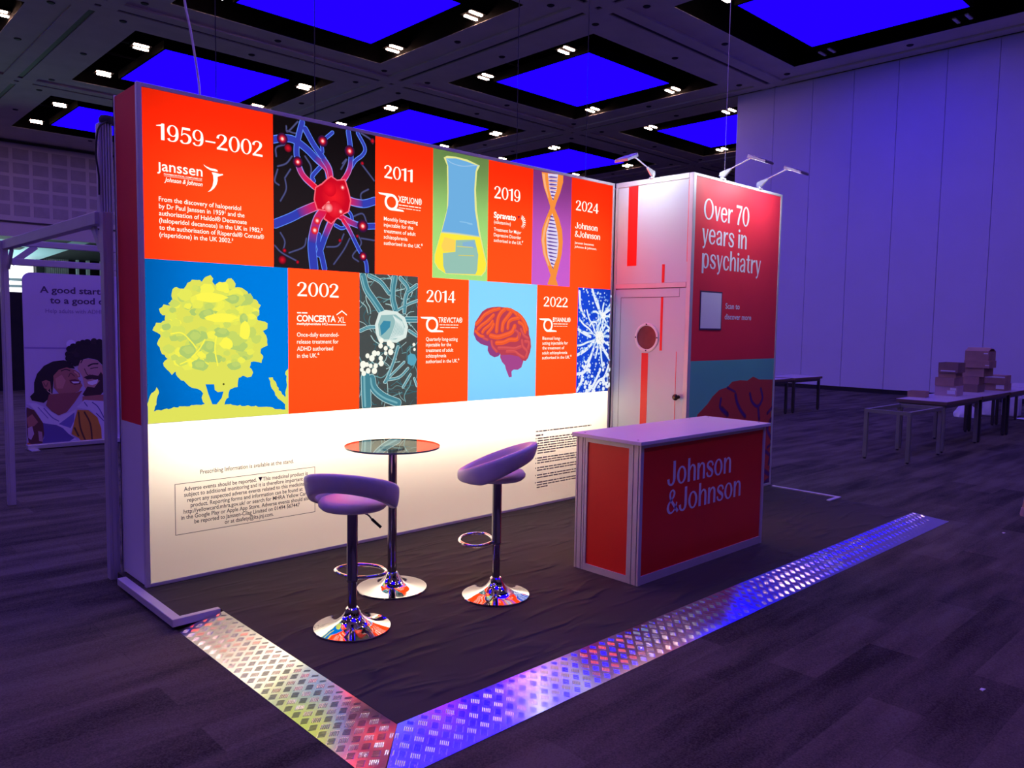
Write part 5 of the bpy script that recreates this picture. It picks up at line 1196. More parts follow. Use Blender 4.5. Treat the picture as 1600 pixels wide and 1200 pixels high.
  ('s',(30,20,26),.0104,[(1.468,.966),(1.514,.975),(1.556,.977)]),
  ('s',(98,60,60),.0108,[(1.395,.966),(1.428,.887),(1.464,.883)]),
  ('s',(30,20,26),.0117,[(1.374,1.083),(1.355,1.044)]),
  ('p',(176,112,96),[(1.363,.603),(1.627,.616),(1.663,.507),(1.361,.511)]),
  ('p',(214,206,226),[(1.289,.464),(1.385,.556),(1.664,.521),(1.652,-.039),(1.576,-.039),(1.547,.302),(1.453,.414)]),
  ('s',(90,84,150),.0117,[(1.385,.523),(1.419,.469)]),
  ('s',(90,84,150),.0122,[(1.48,.518),(1.55,.448),(1.631,.27)]),
  ('s',(90,84,150),.0117,[(1.524,.37),(1.619,.257)]),
  ('p',(30,20,26),[(.813,.806),(.849,.918),(.928,1.016),(1.03,1.07),(1.154,1.084),(1.234,1.053),(1.284,.969),(1.175,.984),(1.094,.948),(1.036,.874),(1.014,.646),(.962,.585),(.916,.543),(.785,.58),(.763,.633),(.81,.681)]),
  ('p',(176,112,96),[(1.031,.887),(1.095,.961),(1.186,.99),(1.278,.956),(1.337,.909),(1.343,.863),(1.31,.849),(1.342,.799),(1.366,.746),(1.318,.67),(1.201,.634),(1.087,.655),(1.033,.734)]),
  ('p',(206,140,120),[(1.052,.848),(1.127,.896),(1.171,.818),(1.134,.717),(1.066,.72)]),
  ('p',(150,86,80),[(.975,.648),(1.087,.655),(1.294,.658),(1.365,.681),(1.268,.53),(1.172,.406),(1.08,.371),(1.003,.428),(.938,.51)]),
  ('p',(110,40,54),[(1.211,.823),(1.275,.833),(1.35,.805),(1.337,.766),(1.273,.76),(1.227,.784)]),
  ('p',(236,226,232),[(1.234,.805),(1.335,.799),(1.32,.779),(1.262,.778)]),
  ('s',(30,20,26),.0117,[(1.123,.945),(1.174,.964),(1.222,.947)]),
  ('s',(30,20,26),.015,[(1.095,.974),(1.175,1.007),(1.232,.993)]),
  ('s',(226,170,150),.0156,[(1.277,.93),(1.311,.901),(1.322,.874)]),
  ('s',(98,60,60),.0104,[(1.206,.868),(1.23,.912),(1.276,.872)]),
  ('p',(176,112,96),[(.899,.815),(.946,.835),(.992,.814),(1.001,.735),(.965,.699),(.921,.736)]),
  ('s',(98,60,60),.0091,[(.917,.802),(.944,.751),(.967,.8)]),
  ('s',(230,200,170),.0063,[(.997,.723),(.997,.653)]),
  ('s',(230,200,170),.0065,[(.954,.7),(1.008,.653),(1.031,.671)]),
  ('p',(214,206,226),[(.718,.548),(.828,.545),(.915,.486),(1.002,.417),(1.08,.358),(1.172,.391),(1.277,.432),(1.262,.283),(1.212,.118),(1.316,-.011),(1.116,-.028),(.802,-.039),(.905,.094),(.899,.285),(.815,.455)]),
  ('p',(100,86,150),[(.899,.285),(1.054,.247),(1.122,.204),(1.189,.12),(1.257,.063),(1.116,-.028),(.846,-.041),(.905,.094)]),
  ('p',(120,110,180),[(1.077,.258),(1.265,.4),(1.256,.284),(1.213,.196)]),
  ('s',(120,110,175),.013,[(.914,.474),(1.001,.354),(1.078,.297)]),
  ('s',(130,118,180),.01,[(.849,.49),(.956,.344)]),
  ('p',(205,140,48),[(1.3,.43),(1.43,.416),(1.535,.316),(1.58,.167),(1.586,-.047),(1.372,-.032),(1.303,.058),(1.223,.118),(1.262,.296)]),
  ('s',(96,60,40),.0208,[(1.382,.393),(1.449,.23),(1.468,-.022)]),
  ('s',(96,60,40),.0208,[(1.311,.397),(1.33,.187),(1.396,-.016)]),
  ('s',(96,60,40),.0216,[(1.26,.193),(1.304,.085)]),
  ('p',(96,56,50),[(.721,.498),(.804,.455),(.899,.285),(.908,.144),(.883,.019),(.738,.008),(.711,.236)]),
  ('p',(200,170,190),[(.728,.235),(.777,.256),(.796,.154),(.761,.081),(.73,.109)]),
  ('p',(180,140,150),[(.841,.188),(.885,.172),(.892,.044),(.849,.06)]),
  ('p',(176,112,96),[(.717,.361),(.781,.407),(.844,.301),(.799,.254),(.733,.247)]),
  ('p',(214,120,50),[(.702,.061),(.814,-.002),(.791,-.054),(.7,-.045)]),
  ('d',(22,14,20),.0405,(1.212,1.106),(22,14,20)),
  ('d',(30,20,26),.0254,(1.214,1.084),(30,20,26)),
  ('d',(22,14,20),.03,(1.221,1.105),(22,14,20)),
  ('d',(30,20,26),.0386,(1.207,1.162),(30,20,26)),
  ('d',(22,14,20),.0254,(1.212,1.157),(22,14,20)),
  ('d',(22,14,20),.0289,(1.22,1.157),(22,14,20)),
  ('d',(44,30,36),.0292,(1.224,1.204),(44,30,36)),
  ('d',(44,30,36),.0327,(1.225,1.223),(44,30,36)),
  ('d',(22,14,20),.04,(1.225,1.228),(22,14,20)),
  ('d',(30,20,26),.0406,(1.298,1.252),(30,20,26)),
  ('d',(30,20,26),.0328,(1.289,1.245),(30,20,26)),
  ('d',(22,14,20),.0437,(1.269,1.256),(22,14,20)),
  ('d',(22,14,20),.0311,(1.327,1.291),(22,14,20)),
  ('d',(22,14,20),.0401,(1.333,1.291),(22,14,20)),
  ('d',(22,14,20),.029,(1.339,1.283),(22,14,20)),
  ('d',(30,20,26),.0263,(1.381,1.291),(30,20,26)),
  ('d',(22,14,20),.0343,(1.381,1.313),(22,14,20)),
  ('d',(22,14,20),.0303,(1.404,1.299),(22,14,20)),
  ('d',(44,30,36),.0312,(1.451,1.317),(44,30,36)),
  ('d',(22,14,20),.0425,(1.435,1.312),(22,14,20)),
  ('d',(22,14,20),.0442,(1.436,1.312),(22,14,20)),
  ('d',(30,20,26),.042,(1.527,1.303),(30,20,26)),
  ('d',(44,30,36),.0397,(1.517,1.328),(44,30,36)),
  ('d',(44,30,36),.0332,(1.528,1.318),(44,30,36)),
  ('d',(30,20,26),.0274,(1.599,1.303),(30,20,26)),
  ('d',(22,14,20),.0412,(1.582,1.317),(22,14,20)),
  ('d',(30,20,26),.0286,(1.603,1.311),(30,20,26)),
  ('d',(22,14,20),.0328,(1.668,1.296),(22,14,20)),
  ('d',(44,30,36),.0443,(1.65,1.289),(44,30,36)),
  ('d',(22,14,20),.0333,(1.653,1.299),(22,14,20)),
  ('d',(44,30,36),.0337,(1.287,1.163),(44,30,36)),
  ('d',(44,30,36),.0357,(1.298,1.148),(44,30,36)),
  ('d',(44,30,36),.0364,(1.275,1.157),(44,30,36)),
  ('d',(44,30,36),.0386,(1.319,1.203),(44,30,36)),
  ('d',(22,14,20),.0226,(1.329,1.226),(22,14,20)),
  ('d',(30,20,26),.0361,(1.332,1.207),(30,20,26)),
  ('d',(44,30,36),.0309,(1.271,1.061),(44,30,36)),
  ('d',(30,20,26),.0409,(1.246,1.079),(30,20,26)),
  ('d',(30,20,26),.0309,(1.266,1.062),(30,20,26)),
  ('d',(44,30,36),.025,(1.283,1.037),(44,30,36)),
  ('d',(30,20,26),.0376,(1.283,1.039),(30,20,26)),
  ('d',(30,20,26),.0351,(1.278,1.045),(30,20,26)),
  ('d',(22,14,20),.0333,(1.243,1.137),(22,14,20)),
  ('d',(30,20,26),.038,(1.223,1.114),(30,20,26)),
  ('d',(30,20,26),.0268,(1.24,1.131),(30,20,26)),
 ],
 'BIGBRAIN': [
  ('p',(200,70,62),[(4.42,.4),(4.46,.62),(4.557,.835),(4.717,.923),(4.8,.99),(4.911,1.046),(5.054,1.067),(5.136,1.115),(5.28,1.125),(5.42,1.116),(5.531,1.153),(5.649,1.119),(5.93,1.108),(5.93,.06),(5.6,.05),(5.2,.1),(4.7,.14)]),
  ('s',(140,54,84),.0396,[(4.947,.96),(4.938,.876),(5.029,.823)]),
  ('s',(96,42,120),.0218,[(4.947,.96),(4.938,.876),(5.029,.823)]),
  ('s',(140,54,84),.0528,[(5.209,.986),(5.236,.916),(5.308,.831),(5.402,.76)]),
  ('s',(96,42,120),.029,[(5.209,.986),(5.236,.916),(5.308,.831),(5.402,.76)]),
  ('s',(140,54,84),.0432,[(5.48,.984),(5.527,.899),(5.647,.845),(5.731,.924),(5.692,1.022)]),
  ('s',(96,42,120),.0238,[(5.48,.984),(5.527,.899),(5.647,.845),(5.731,.924),(5.692,1.022)]),
  ('s',(140,54,84),.048,[(5.647,.851),(5.681,.711)]),
  ('s',(96,42,120),.0264,[(5.647,.851),(5.681,.711)]),
  ('s',(140,54,84),.0384,[(5.973,.838),(5.844,.76)]),
  ('s',(96,42,120),.0211,[(5.973,.838),(5.844,.76)]),
  ('s',(140,54,84),.0276,[(5.055,1.062),(5.197,1.015)]),
  ('s',(96,42,120),.0152,[(5.055,1.062),(5.197,1.015)]),
  ('s',(140,54,84),.0598,[(4.964,.864),(5.073,.8)]),
  ('s',(96,42,120),.0329,[(4.964,.864),(5.073,.8)]),
  ('s',(140,54,84),.048,[(5.923,.693),(5.857,.6),(5.939,.495)]),
  ('s',(96,42,120),.0264,[(5.923,.693),(5.857,.6),(5.939,.495)]),
  ('s',(140,54,84),.045,[(5.827,.371),(5.93,.311),(5.912,.226)]),
  ('s',(96,42,120),.0248,[(5.827,.371),(5.93,.311),(5.912,.226)]),
  ('s',(140,54,84),.0572,[(5.832,.161),(5.973,.083),(5.854,.035)]),
  ('s',(96,42,120),.0315,[(5.832,.161),(5.973,.083),(5.854,.035)]),
  ('s',(140,54,84),.035,[(5.968,.443),(5.873,.403)]),
  ('s',(96,42,120),.0193,[(5.968,.443),(5.873,.403)]),
  ('s',(140,54,84),.04,[(5.94,.186),(5.997,.092)]),
  ('s',(96,42,120),.022,[(5.94,.186),(5.997,.092)]),
  ('s',(70,34,140),.0154,[(4.947,.96),(4.938,.876),(5.029,.823)]),
  ('s',(70,34,140),.012,[(5.209,.986),(5.236,.916),(5.308,.831),(5.402,.76)]),
  ('s',(70,34,140),.0108,[(5.48,.984),(5.527,.899),(5.647,.845),(5.731,.924),(5.692,1.022)]),
 ],
}

# ================================================================== the hall
CX0, CY0, PITCH = 8.07, 10.86, 7.965          # centres of the ceiling recesses
HX, HY = 2.80, 2.82                           # half sizes of a recess opening
PX, PY = 1.79, 1.80                           # half sizes of the blue panel
XE = (-22.0, 50.0)
YE = (-18.0, 32.2)
mb = MB('carpet')
mb.add([(XE[0], YE[0], FLOOR), (XE[1], YE[0], FLOOR), (XE[1], 60, FLOOR), (XE[0], 60, FLOOR)], [(0, 1, 2, 3)])
structure(mb.build('floor'))

mb = MB('soffit', 'void', 'track')
cols = [(CX0 + PITCH * i) for i in range(-3, 5)]
rows = [(CY0 + PITCH * j) for j in range(-3, 3)]
xs = [XE[0]] + [c + s for c in cols for s in (-HX, HX) if XE[0] < c + s < XE[1]] + [XE[1]]
ys = [YE[0]] + [c + s for c in rows for s in (-HY, HY) if YE[0] < c + s < YE[1]] + [YE[1]]
for a, b in zip(ys[:-1], ys[1:]):
    if not any(abs((a + b) / 2 - c) < 0.1 and abs((b - a) / 2 - HY) < 0.1 for c in rows):
        mb.box(XE[0], XE[1], a, b, CEIL, CEIL + 0.005)
for a, b in zip(xs[:-1], xs[1:]):
    if not any(abs((a + b) / 2 - c) < 0.1 and abs((b - a) / 2 - HX) < 0.1 for c in cols):
        mb.box(a, b, YE[0], YE[1], CEIL + 0.0005, CEIL + 0.0045)
for c in cols:                                  # black shafts above the openings
    for r in rows:
        if not (XE[0] < c - HX and c + HX < XE[1]):
            continue
        x0, x1, y0, y1, z0, z1 = c - HX, c + HX, r - HY, r + HY, CEIL + 0.006, CEIL + 1.3
        mb.box(x0 - 0.05, x0, y0, y1, z0, z1, 1).box(x1, x1 + 0.05, y0, y1, z0, z1, 1)
        mb.box(x0, x1, y0 - 0.05, y0, z0, z1, 1).box(x0, x1, y1, y1 + 0.05, z0, z1, 1)
        mb.box(x0, x1, y0, y1, z1, z1 + 0.05, 1)
        for q in range(4):                      # dim catwalk bars up in the void
            yy = y0 + 0.7 + q * 1.35
            mb.box(x0, x1, yy, yy + 0.05, CEIL + 0.75, CEIL + 0.80, 2)
structure(mb.build('ceiling'))
mb = MB('soffit', 'track')
for i in range(-3, 4):                          # shallow ribs with the tracks of the movable walls
    x = CX0 + PITCH * (i + 0.5)
    if x < XE[1]:
        mb.box(x - 0.42, x - 0.07, YE[0], YE[1], CEIL - 0.05, CEIL - 0.001).box(x + 0.07, x + 0.42, YE[0], YE[1], CEIL - 0.05, CEIL - 0.001)
        mb.box(x - 0.069, x + 0.069, YE[0], YE[1], CEIL - 0.02, CEIL - 0.001, 1)
for j in range(-3, 2):
    y = CY0 + PITCH * (j + 0.5)
    mb.box(XE[0], XE[1], y - 0.42, y - 0.07, CEIL - 0.051, CEIL - 0.001).box(XE[0], XE[1], y + 0.07, y + 0.42, CEIL - 0.051, CEIL - 0.001)
    mb.box(XE[0], XE[1], y - 0.069, y + 0.069, CEIL - 0.021, CEIL - 0.001, 1)
structure(mb.build('trim_1'))
mb = MB('dark')
random.seed(8)
for c in cols[1:6]:
    for r in rows[1:]:
        for sx, sy in ((-1, -1), (1, -1), (-1, 1), (1, 1), (0, 1), (0, -1), (1, 0), (-1, 0)):
            mb.lathe([(0.07, CEIL - 0.02), (0.09, CEIL - 0.001)], c + sx * (HX + 0.42), r + sy * (HY + 0.42), 10)
structure(mb.build('trim_2'))

# blue light panels hung in the recesses, each with four pairs of short white light bars round it
SEEN = {(0, 0): 'the big recess cut by the top edge', (1, 0): 'the big recess at top centre',
        (0, 1): "the recess above the wall's left end", (1, 1): 'the recess behind the wall top centre',
        (0, 2): 'the small recess at far left', (1, -1): 'the top right recess above the partition',
        (2, 0): 'the recess half hidden by the partition end', (2, 1): 'the recess above the 2019 column',
        (-1, 1): 'the dark recess in the top left corner', (1, 2): 'the farthest recess, hidden behind the wall top'}
PANEL = {(0, 0): 'large blue glowing ceiling panel cut by the top edge, left of centre', (1, 0): 'blue glowing diamond-shaped ceiling panel seen whole at the top centre',
         (0, 1): 'blue glowing ceiling panel right above the left end of the display wall', (1, 1): 'blue glowing ceiling panel rising behind the middle of the display wall top',
         (0, 2): 'small blue glowing ceiling panel far left, beside the display wall', (1, -1): 'large blue glowing ceiling panel at the top right above the partition wall',
         (2, 0): 'blue glowing ceiling panel cut off by the end of the partition wall', (2, 1): 'small blue glowing ceiling panel behind the lamp on the cabin, above the 2019 column',
         (-1, 1): 'blue glowing ceiling panel past the top left corner', (1, 2): 'farthest blue glowing ceiling panel behind the display wall'}
CORNER = {(-1, -1): 'near left', (-1, 1): 'far left', (1, -1): 'near right', (1, 1): 'far right'}
for i in range(-2, 4):
    for j in range(-2, 3):
        if i >= 2 and j < 0 or i > 2:
            continue
        c, r = CX0 + PITCH * i + 0.1, CY0 + PITCH * j + 0.09
        t = thing('ceiling_light_panel', PANEL.get((i, j), 'blue glowing ceiling panel outside the photo, above or behind the camera'), 'light panel', (c, r, CEIL + 0.08), 'blue ceiling panels')
        MB('blue').box(c - PX, c + PX, r - PY, r + PY, CEIL + 0.08, CEIL + 0.10).build('diffuser', t)
        m2 = MB('void')
        m2.box(c - PX - 0.06, c - PX, r - PY - 0.06, r + PY + 0.06, CEIL + 0.08, CEIL + 0.30).box(c + PX, c + PX + 0.06, r - PY - 0.06, r + PY + 0.06, CEIL + 0.08, CEIL + 0.30)
        m2.box(c - PX, c + PX, r - PY - 0.06, r - PY, CEIL + 0.08, CEIL + 0.30).box(c - PX, c + PX, r + PY, r + PY + 0.06, CEIL + 0.08, CEIL + 0.30)
        m2.box(c - PX, c + PX, r - PY, r + PY, CEIL + 0.102, CEIL + 0.30)
        m2.build('housing', t)
        lit = (i, j) != (1, -1)                 # the bars over the partition wall are off
        for sx, sy in CORNER:
            if (i, j) == (1, -1) and sx < 0 and sy > 0:
                on = True
            else:
                on = lit
            lx, ly = c + 0.10 + sx * 2.38, r + 0.13 + sy * 1.59
            f = thing('recessed_light', '%s light bars, %s corner of %s' % ('lit' if on else 'unlit', CORNER[(sx, sy)], SEEN.get((i, j), 'a recess outside the photo')),
                      'ceiling light', (lx, ly, CEIL + 0.11), 'paired light bars')
            for q in (-0.14, 0.14):
                MB('bar' if on else 'tape').box(lx - 0.20 + q * 0.3, lx + 0.17 + q * 0.3, ly + q - 0.035, ly + q + 0.035, CEIL + 0.08, CEIL + 0.1105).build('light_bar', f)
            MB('void').box(lx - 0.25, lx + 0.21, ly - 0.22, ly + 0.22, CEIL + 0.111, CEIL + 0.20).build('housing', f)

# the tall movable partition on the right
mb = MB('partition', 'dark')
for q in range(14):
    y1 = 8.05 - 1.16 * q
    mb.box(20.0, 20.12, y1 - 1.16 + 0.006, y1 - 0.006, FLOOR + 0.12, 8.66)
mb.box(20.03, 20.10, -8.3, 8.05, FLOOR, FLOOR + 0.12, 1).box(20.03, 20.11, -8.3, 8.04, FLOOR + 0.12, 8.66, 1).box(20.03, 20.10, -8.3, 8.05, 8.66, CEIL - 0.052, 1)
mb.box(20.01, 20.13, 8.05, 8.10, FLOOR + 0.1, 8.66, 0)
structure(mb.build('wall_right'))
# the far wall: white bulkhead with acoustic squares over a wide opening into the lobby
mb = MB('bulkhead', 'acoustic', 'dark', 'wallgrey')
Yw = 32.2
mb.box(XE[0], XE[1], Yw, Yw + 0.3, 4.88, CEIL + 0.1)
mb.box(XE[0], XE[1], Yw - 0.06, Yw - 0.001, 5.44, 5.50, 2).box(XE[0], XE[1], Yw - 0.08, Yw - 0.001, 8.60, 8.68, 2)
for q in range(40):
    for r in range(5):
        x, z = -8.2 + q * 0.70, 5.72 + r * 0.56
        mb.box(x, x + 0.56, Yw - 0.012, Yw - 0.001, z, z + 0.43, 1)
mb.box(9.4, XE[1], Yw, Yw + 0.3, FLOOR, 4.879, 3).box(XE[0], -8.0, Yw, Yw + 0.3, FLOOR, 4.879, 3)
structure(mb.build('wall_back'))
structure(MB('wallgrey').box(XE[0] - 0.2, XE[0], YE[0], Yw, FLOOR, CEIL).build('wall_left'))
structure(MB('wallgrey').box(XE[0], XE[1], YE[0] - 0.2, YE[0], FLOOR, CEIL).build('wall_front'))
structure(MB('wallgrey').box(48, 48.2, YE[0], Yw, FLOOR, CEIL).build('wall_far'))
# lobby beyond the opening
mb = MB('lobbyc', 'dark')
lz = lambda y: 5.02 - (y - 32.55) * 0.034          # the lobby ceiling falls away from the hall
mb.add([(-8, 32.55, lz(32.55)), (8.95, 32.55, lz(32.55)), (8.95, 43.6, lz(43.6)), (-8, 43.6, lz(43.6))], [(0, 1, 2, 3)])
mb.add([(-8, 32.55, lz(32.55) + 0.1), (13.2, 32.55, lz(32.55) + 0.1), (13.2, 43.6, lz(43.6) + 0.1), (-8, 43.6, lz(43.6) + 0.1)], [(0, 1, 2, 3)], 1)
for q in range(5):
    y, x1 = 33.4 + q * 1.9, 8.2 - q * 0.5
    mb.add([(-8, y, lz(y) - 0.02), (x1, y, lz(y) - 0.02), (x1, y + 1.15, lz(y + 1.15) - 0.02), (-8, y + 1.15, lz(y + 1.15) - 0.02)], [(0, 1, 2, 3)], 1)
structure(mb.build('trim_3'))
w = structure(MB('win').box(-8, 8.75, 43.0, 43.1, 2.2, 4.62).build('window_1'))
m2 = MB('frame')
for z in (3.18, 3.52):
    m2.box(-8, 8.75, 42.9, 42.99, z, z + 0.14)
m2.build('window_frame', w)
mb = MB('dark', 'curtain', 'whitem')
mb.box(8.8, 9.15, 42.6, 43.2, FLOOR, 5.02)
for q in range(12):
    mb.box(9.18 + q * 0.10, 9.26 + q * 0.10, 42.7, 42.78, FLOOR, 5.02, 1)
for q, x in enumerate((10.7, 11.2, 11.9, 12.3)):
    mb.box(x, x + (0.12, 0.16, 0.25, 0.1)[q], 42.5, 42.7, FLOOR, 5.02, 2)
mb.box(9.15, 13.0, 43.2, 43.4, FLOOR, 5.02, 0)
structure(mb.build('wall_lobby'))

# black drape standing in the hall behind the banner
mb = MB('black')
n = 120
vs = []
for q in range(n + 1):
    x = -5 + 13.0 * q / n
    y = 15.9 + 0.06 * math.sin(q * 1.35)
    vs += [(x, y, FLOOR), (x, y, 2.2), (x, y + 0.03, FLOOR), (x, y + 0.03, 2.2)]
fs = []
for q in range(n):
    a, b = q * 4, q * 4 + 4
    fs += [(a, b, b + 1, a + 1), (a + 2, a + 3, b + 3, b + 2), (a + 1, b + 1, b + 3, a + 3)]
mb.add(vs, fs)
t = tag(mb.build('pipe_drape', smooth=60, at=(1.5, 15.9, FLOOR)), 'long black drape standing far behind the smiling couple banner', 'curtain')

# ================================================================== the stand
# platform
P = [(-0.03, 0.43), (-0.03, -0.62), (0.195, -0.62), (0.195, -2.338), (5.832, -2.338), (5.855, -1.66), (5.855, -0.95), (5.97, -0.883), (5.97, 0.43)]
o = MB('felt').prism(P[::-1], FLOOR, -0.001).build('stand_platform', at=(3, -1, FLOOR))
tag(o, 'low raised stand floor covered in wrinkled black felt', 'platform')
# tread plates
def tread(name, x0, x1, y0, y1, label, poly, slope):
    """poly: outline on the floor; slope(x, y) gives the height"""
    vs = [(x, y, slope(x, y)) for x, y in poly] + [(x, y, FLOOR + 0.0005) for x, y in poly]
    n = len(poly)
    mb = MB('tread')
    mb.add(vs, [tuple(range(n)), tuple(range(2 * n - 1, n - 1, -1))] + [((i + 1) % n, i, i + n, (i + 1) % n + n) for i in range(n)])
    # raised five-bar pattern, groups of bars turned alternately, at 45 degrees to the plate's edges
    S = 0.0505
    px = [p[0] for p in poly]
    py = [p[1] for p in poly]
    inside = lambda x, y: all((poly[(i + 1) % n][0] - poly[i][0]) * (y - poly[i][1]) - (poly[(i + 1) % n][1] - poly[i][1]) * (x - poly[i][0]) > 0.002 * math.dist(poly[i], poly[(i + 1) % n]) for i in range(n))
    lo, hi = -90, 130
    r2 = math.sqrt(0.5)
    for p in range(int((min(px) + min(py)) * r2 / S) - 2, int((max(px) + max(py)) * r2 / S) + 2):
        for q in range(int((min(px) - max(py)) * r2 / S) - 2, int((max(px) - min(py)) * r2 / S) + 2):
            ca, cb = (p + 0.5) * S, (q + 0.5) * S
            cx, cy = (ca + cb) * r2, (ca - cb) * r2
            if not (min(px) - 0.03 < cx < max(px) + 0.03 and min(py) - 0.03 < cy < max(py) + 0.03):
                continue
            du, dv = ((r2, r2), (r2, -r2)) if (p + q) % 2 else ((r2, -r2), (r2, r2))
            for w in range(5):
                o_ = (w - 2) * S * 0.155
                bx, by = cx + dv[0] * o_, cy + dv[1] * o_
                L, Wd, hh = S * 0.37, S * 0.050, 0.0018
                pts = [(-L, 0), (-L * 0.75, -Wd), (L * 0.75, -Wd), (L, 0), (L * 0.75, Wd), (-L * 0.75, Wd)]
                base = [(bx + du[0] * a + dv[0] * c, by + du[1] * a + dv[1] * c) for a, c in pts]
                if not all(inside(x, y) for x, y in base):
                    continue
                top = [(bx + du[0] * a, by + du[1] * a) for a in (-L * 0.62, L * 0.62)]
                vv = [(x, y, slope(x, y)) for x, y in base] + [(x, y, slope(x, y) + hh) for x, y in top]
                mb.add(vv, [(0, 1, 6), (1, 2, 7, 6), (2, 3, 7), (3, 4, 7), (4, 5, 6, 7), (5, 0, 6)])
    o = mb.build(name, at=((x0 + x1) / 2, (y0 + y1) / 2, FLOOR))
    tag(o, label, 'ramp', 'tread plate ramps')
sl = lambda x, y: FLOOR + 0.003 + 0.046 * max(0, min(1, (x + 0.062) / 0.257))
tread('tread_ramp', -0.062, 0.195, -2.6, -0.62, 'left aluminium tread-plate ramp running from the lit wall to the near corner',
      [(-0.062, -2.60), (0.193, -2.342), (0.193, -0.665), (-0.062, -0.665)], sl)
sr = lambda x, y: FLOOR + 0.003 + 0.046 * max(0, min(1, (y + 2.60) / 0.262))
tread('tread_ramp', 0, 2.62, -2.6, -2.34, 'nearer half of the long front tread-plate ramp, from the near corner to the seam',
      [(-0.056, -2.602), (2.618, -2.602), (2.618, -2.340), (0.197, -2.340)], sr)
tread('tread_ramp', 2.62, 5.9, -2.6, -2.34, 'farther half of the long front tread-plate ramp, past the red counter',
      [(2.622, -2.602), (5.925, -2.615), (5.832, -2.340), (2.622, -2.340)], sr)
# edge profiles
o = MB('alup').prism([(-0.085, 0.26), (-0.085, -0.66), (0.18, -0.66), (0.18, -0.622), (-0.032, -0.622), (-0.032, 0.26)], -0.028, 0.016).build('edge_profile', bevel=0.004, at=(-0.05, -0.4, FLOOR))
tag(o, 'pale angled edge profile at the left front foot of the display wall', 'edge trim', 'platform edge profiles')
o = MB('alup').prism([(5.862, -0.95), (5.862, -1.622), (5.66, -1.622), (5.66, -1.662), (5.90, -1.662), (5.90, -0.95)], 0.0005, 0.016).build('edge_profile', bevel=0.004, at=(5.88, -1.3, FLOOR))
tag(o, 'thin pale edge profile on the floor right of the red counter', 'edge trim', 'platform edge profiles')

# ------------------------------------------------------------------ backlit display wall
H = 3.0
W = 4.36
DEP = 0.43
dw = thing('display_wall', 'long backlit display wall with red timeline and white foot', 'display wall', (2.18, 0.215, 0.0))
mb = MB('alup', 'whitem', 'redside')
# posts, rails
mb.box(0, 0.028, -0.004, 0.03, 0, H).box(0, 0.028, DEP - 0.03, DEP, 0, H)
mb.box(W - 0.028, W, -0.004, 0.03, 0, H).box(W - 0.028, W, DEP - 0.03, DEP, 0, H)
mb.box(0.028, W - 0.028, -0.004, 0.025, H - 0.026, H).box(0.028, W - 0.028, -0.004, 0.025, 0.0, 0.022)
mb.box(0.0, W, DEP - 0.02, DEP, 0.0, H, 1)
mb.build('frame', dw, bevel=0.003)
mb = MB('whitem')
mb.box(0.028, W - 0.028, 0.026, DEP - 0.021, H - 0.024, H - 0.006).box(0.028, W - 0.028, 0.026, DEP - 0.021, 0.002, 0.02).box(W - 0.024, W - 0.004, 0.031, DEP - 0.031, 0.021, H - 0.025)
mb.build('case_panel', dw)
mb = MB('redside', 'whitem')
mb.box(0.004, 0.018, 0.031, DEP - 0.031, 0.99, H - 0.01, 0).box(0.004, 0.018, 0.031, DEP - 0.031, 0.01, 0.99, 1).box(0.0185, 0.022, 0.031, DEP - 0.031, 0.01, H - 0.03, 1)
mb.build('side_panel', dw)['label'] = 'red side panel with a white foot'
tiles = []
XA = [0.024, 0.844, 1.636, 2.162, 2.735, 3.252, 3.747, W - 0.022]
XB = [0.024, 0.945, 1.5015, 2.026, 2.537, 3.326, 3.865, W - 0.022]
MA = ['f_red', 'f_black', 'f_red', 'f_green', 'f_red', 'f_purple', 'f_red']
MBm = ['f_blue', 'f_red', 'f_slate', 'f_red', 'f_sky', 'f_red', 'f_royal']
names = ['f_red', 'f_black', 'f_green', 'f_purple', 'f_blue', 'f_slate', 'f_sky', 'f_royal', 'f_white']
mb = MB(*names)
def tile(x0, x1, z0, z1, m):
    mb.add([(x0, 0, z0), (x1, 0, z0), (x1, 0, z1), (x0, 0, z1)], [(0, 1, 2, 3)], names.index(m))
for q in range(7):
    tile(XA[q], XA[q + 1], 1.986, 2.976, MA[q])
    tile(XB[q], XB[q + 1], 1.0, 1.986, MBm[q])
tile(0.024, W - 0.022, 0.02, 1.0, 'f_white')
gp = mb.build('graphic_panel', dw)
area_light('backlight', (2.19, 0.33, 1.70), (0, -1, 0), 4.15, 1.95, LIGHTBOX, (1.0, 0.90, 0.76), dw)

pl = plane_xz(0.0)
def pic(name, key, x0, x1, z0, z1, extra=None):
    mb = MB('art')
    if extra:
        extra(mb)
    artwork(mb, ART[key], pl)
    o = mb.build(name, dw)
    l = ORIGIN[dw.name]
    clip(o, ((0, -1, x0 + 0.002 - l.x), (0, 1, x1 - 0.002 - l.x), (2, -1, z0 + 0.002 - l.z), (2, 1, z1 - 0.002 - l.z)))
    return o
pic('tree_picture', 'TREE', XB[0], XB[1], 1.0, 1.986)['label'] = 'yellow round tree-like cell on blue'
pic('neuron_picture', 'NEURON', XA[1], XA[2], 1.986, 2.976)['label'] = 'glowing red nerve cell with blue branches on black'
pic('flask_picture', 'FLASK', XA[3], XA[4], 1.986, 2.976)['label'] = 'blue and yellow flask on green'
pic('spiral_picture', 'DNA', XA[5], XA[6], 1.986, 2.976)['label'] = 'orange double helix on purple'
pic('brain_picture', 'BRAIN', XB[4], XB[5], 1.0, 1.986)['label'] = 'orange brain on sky blue'
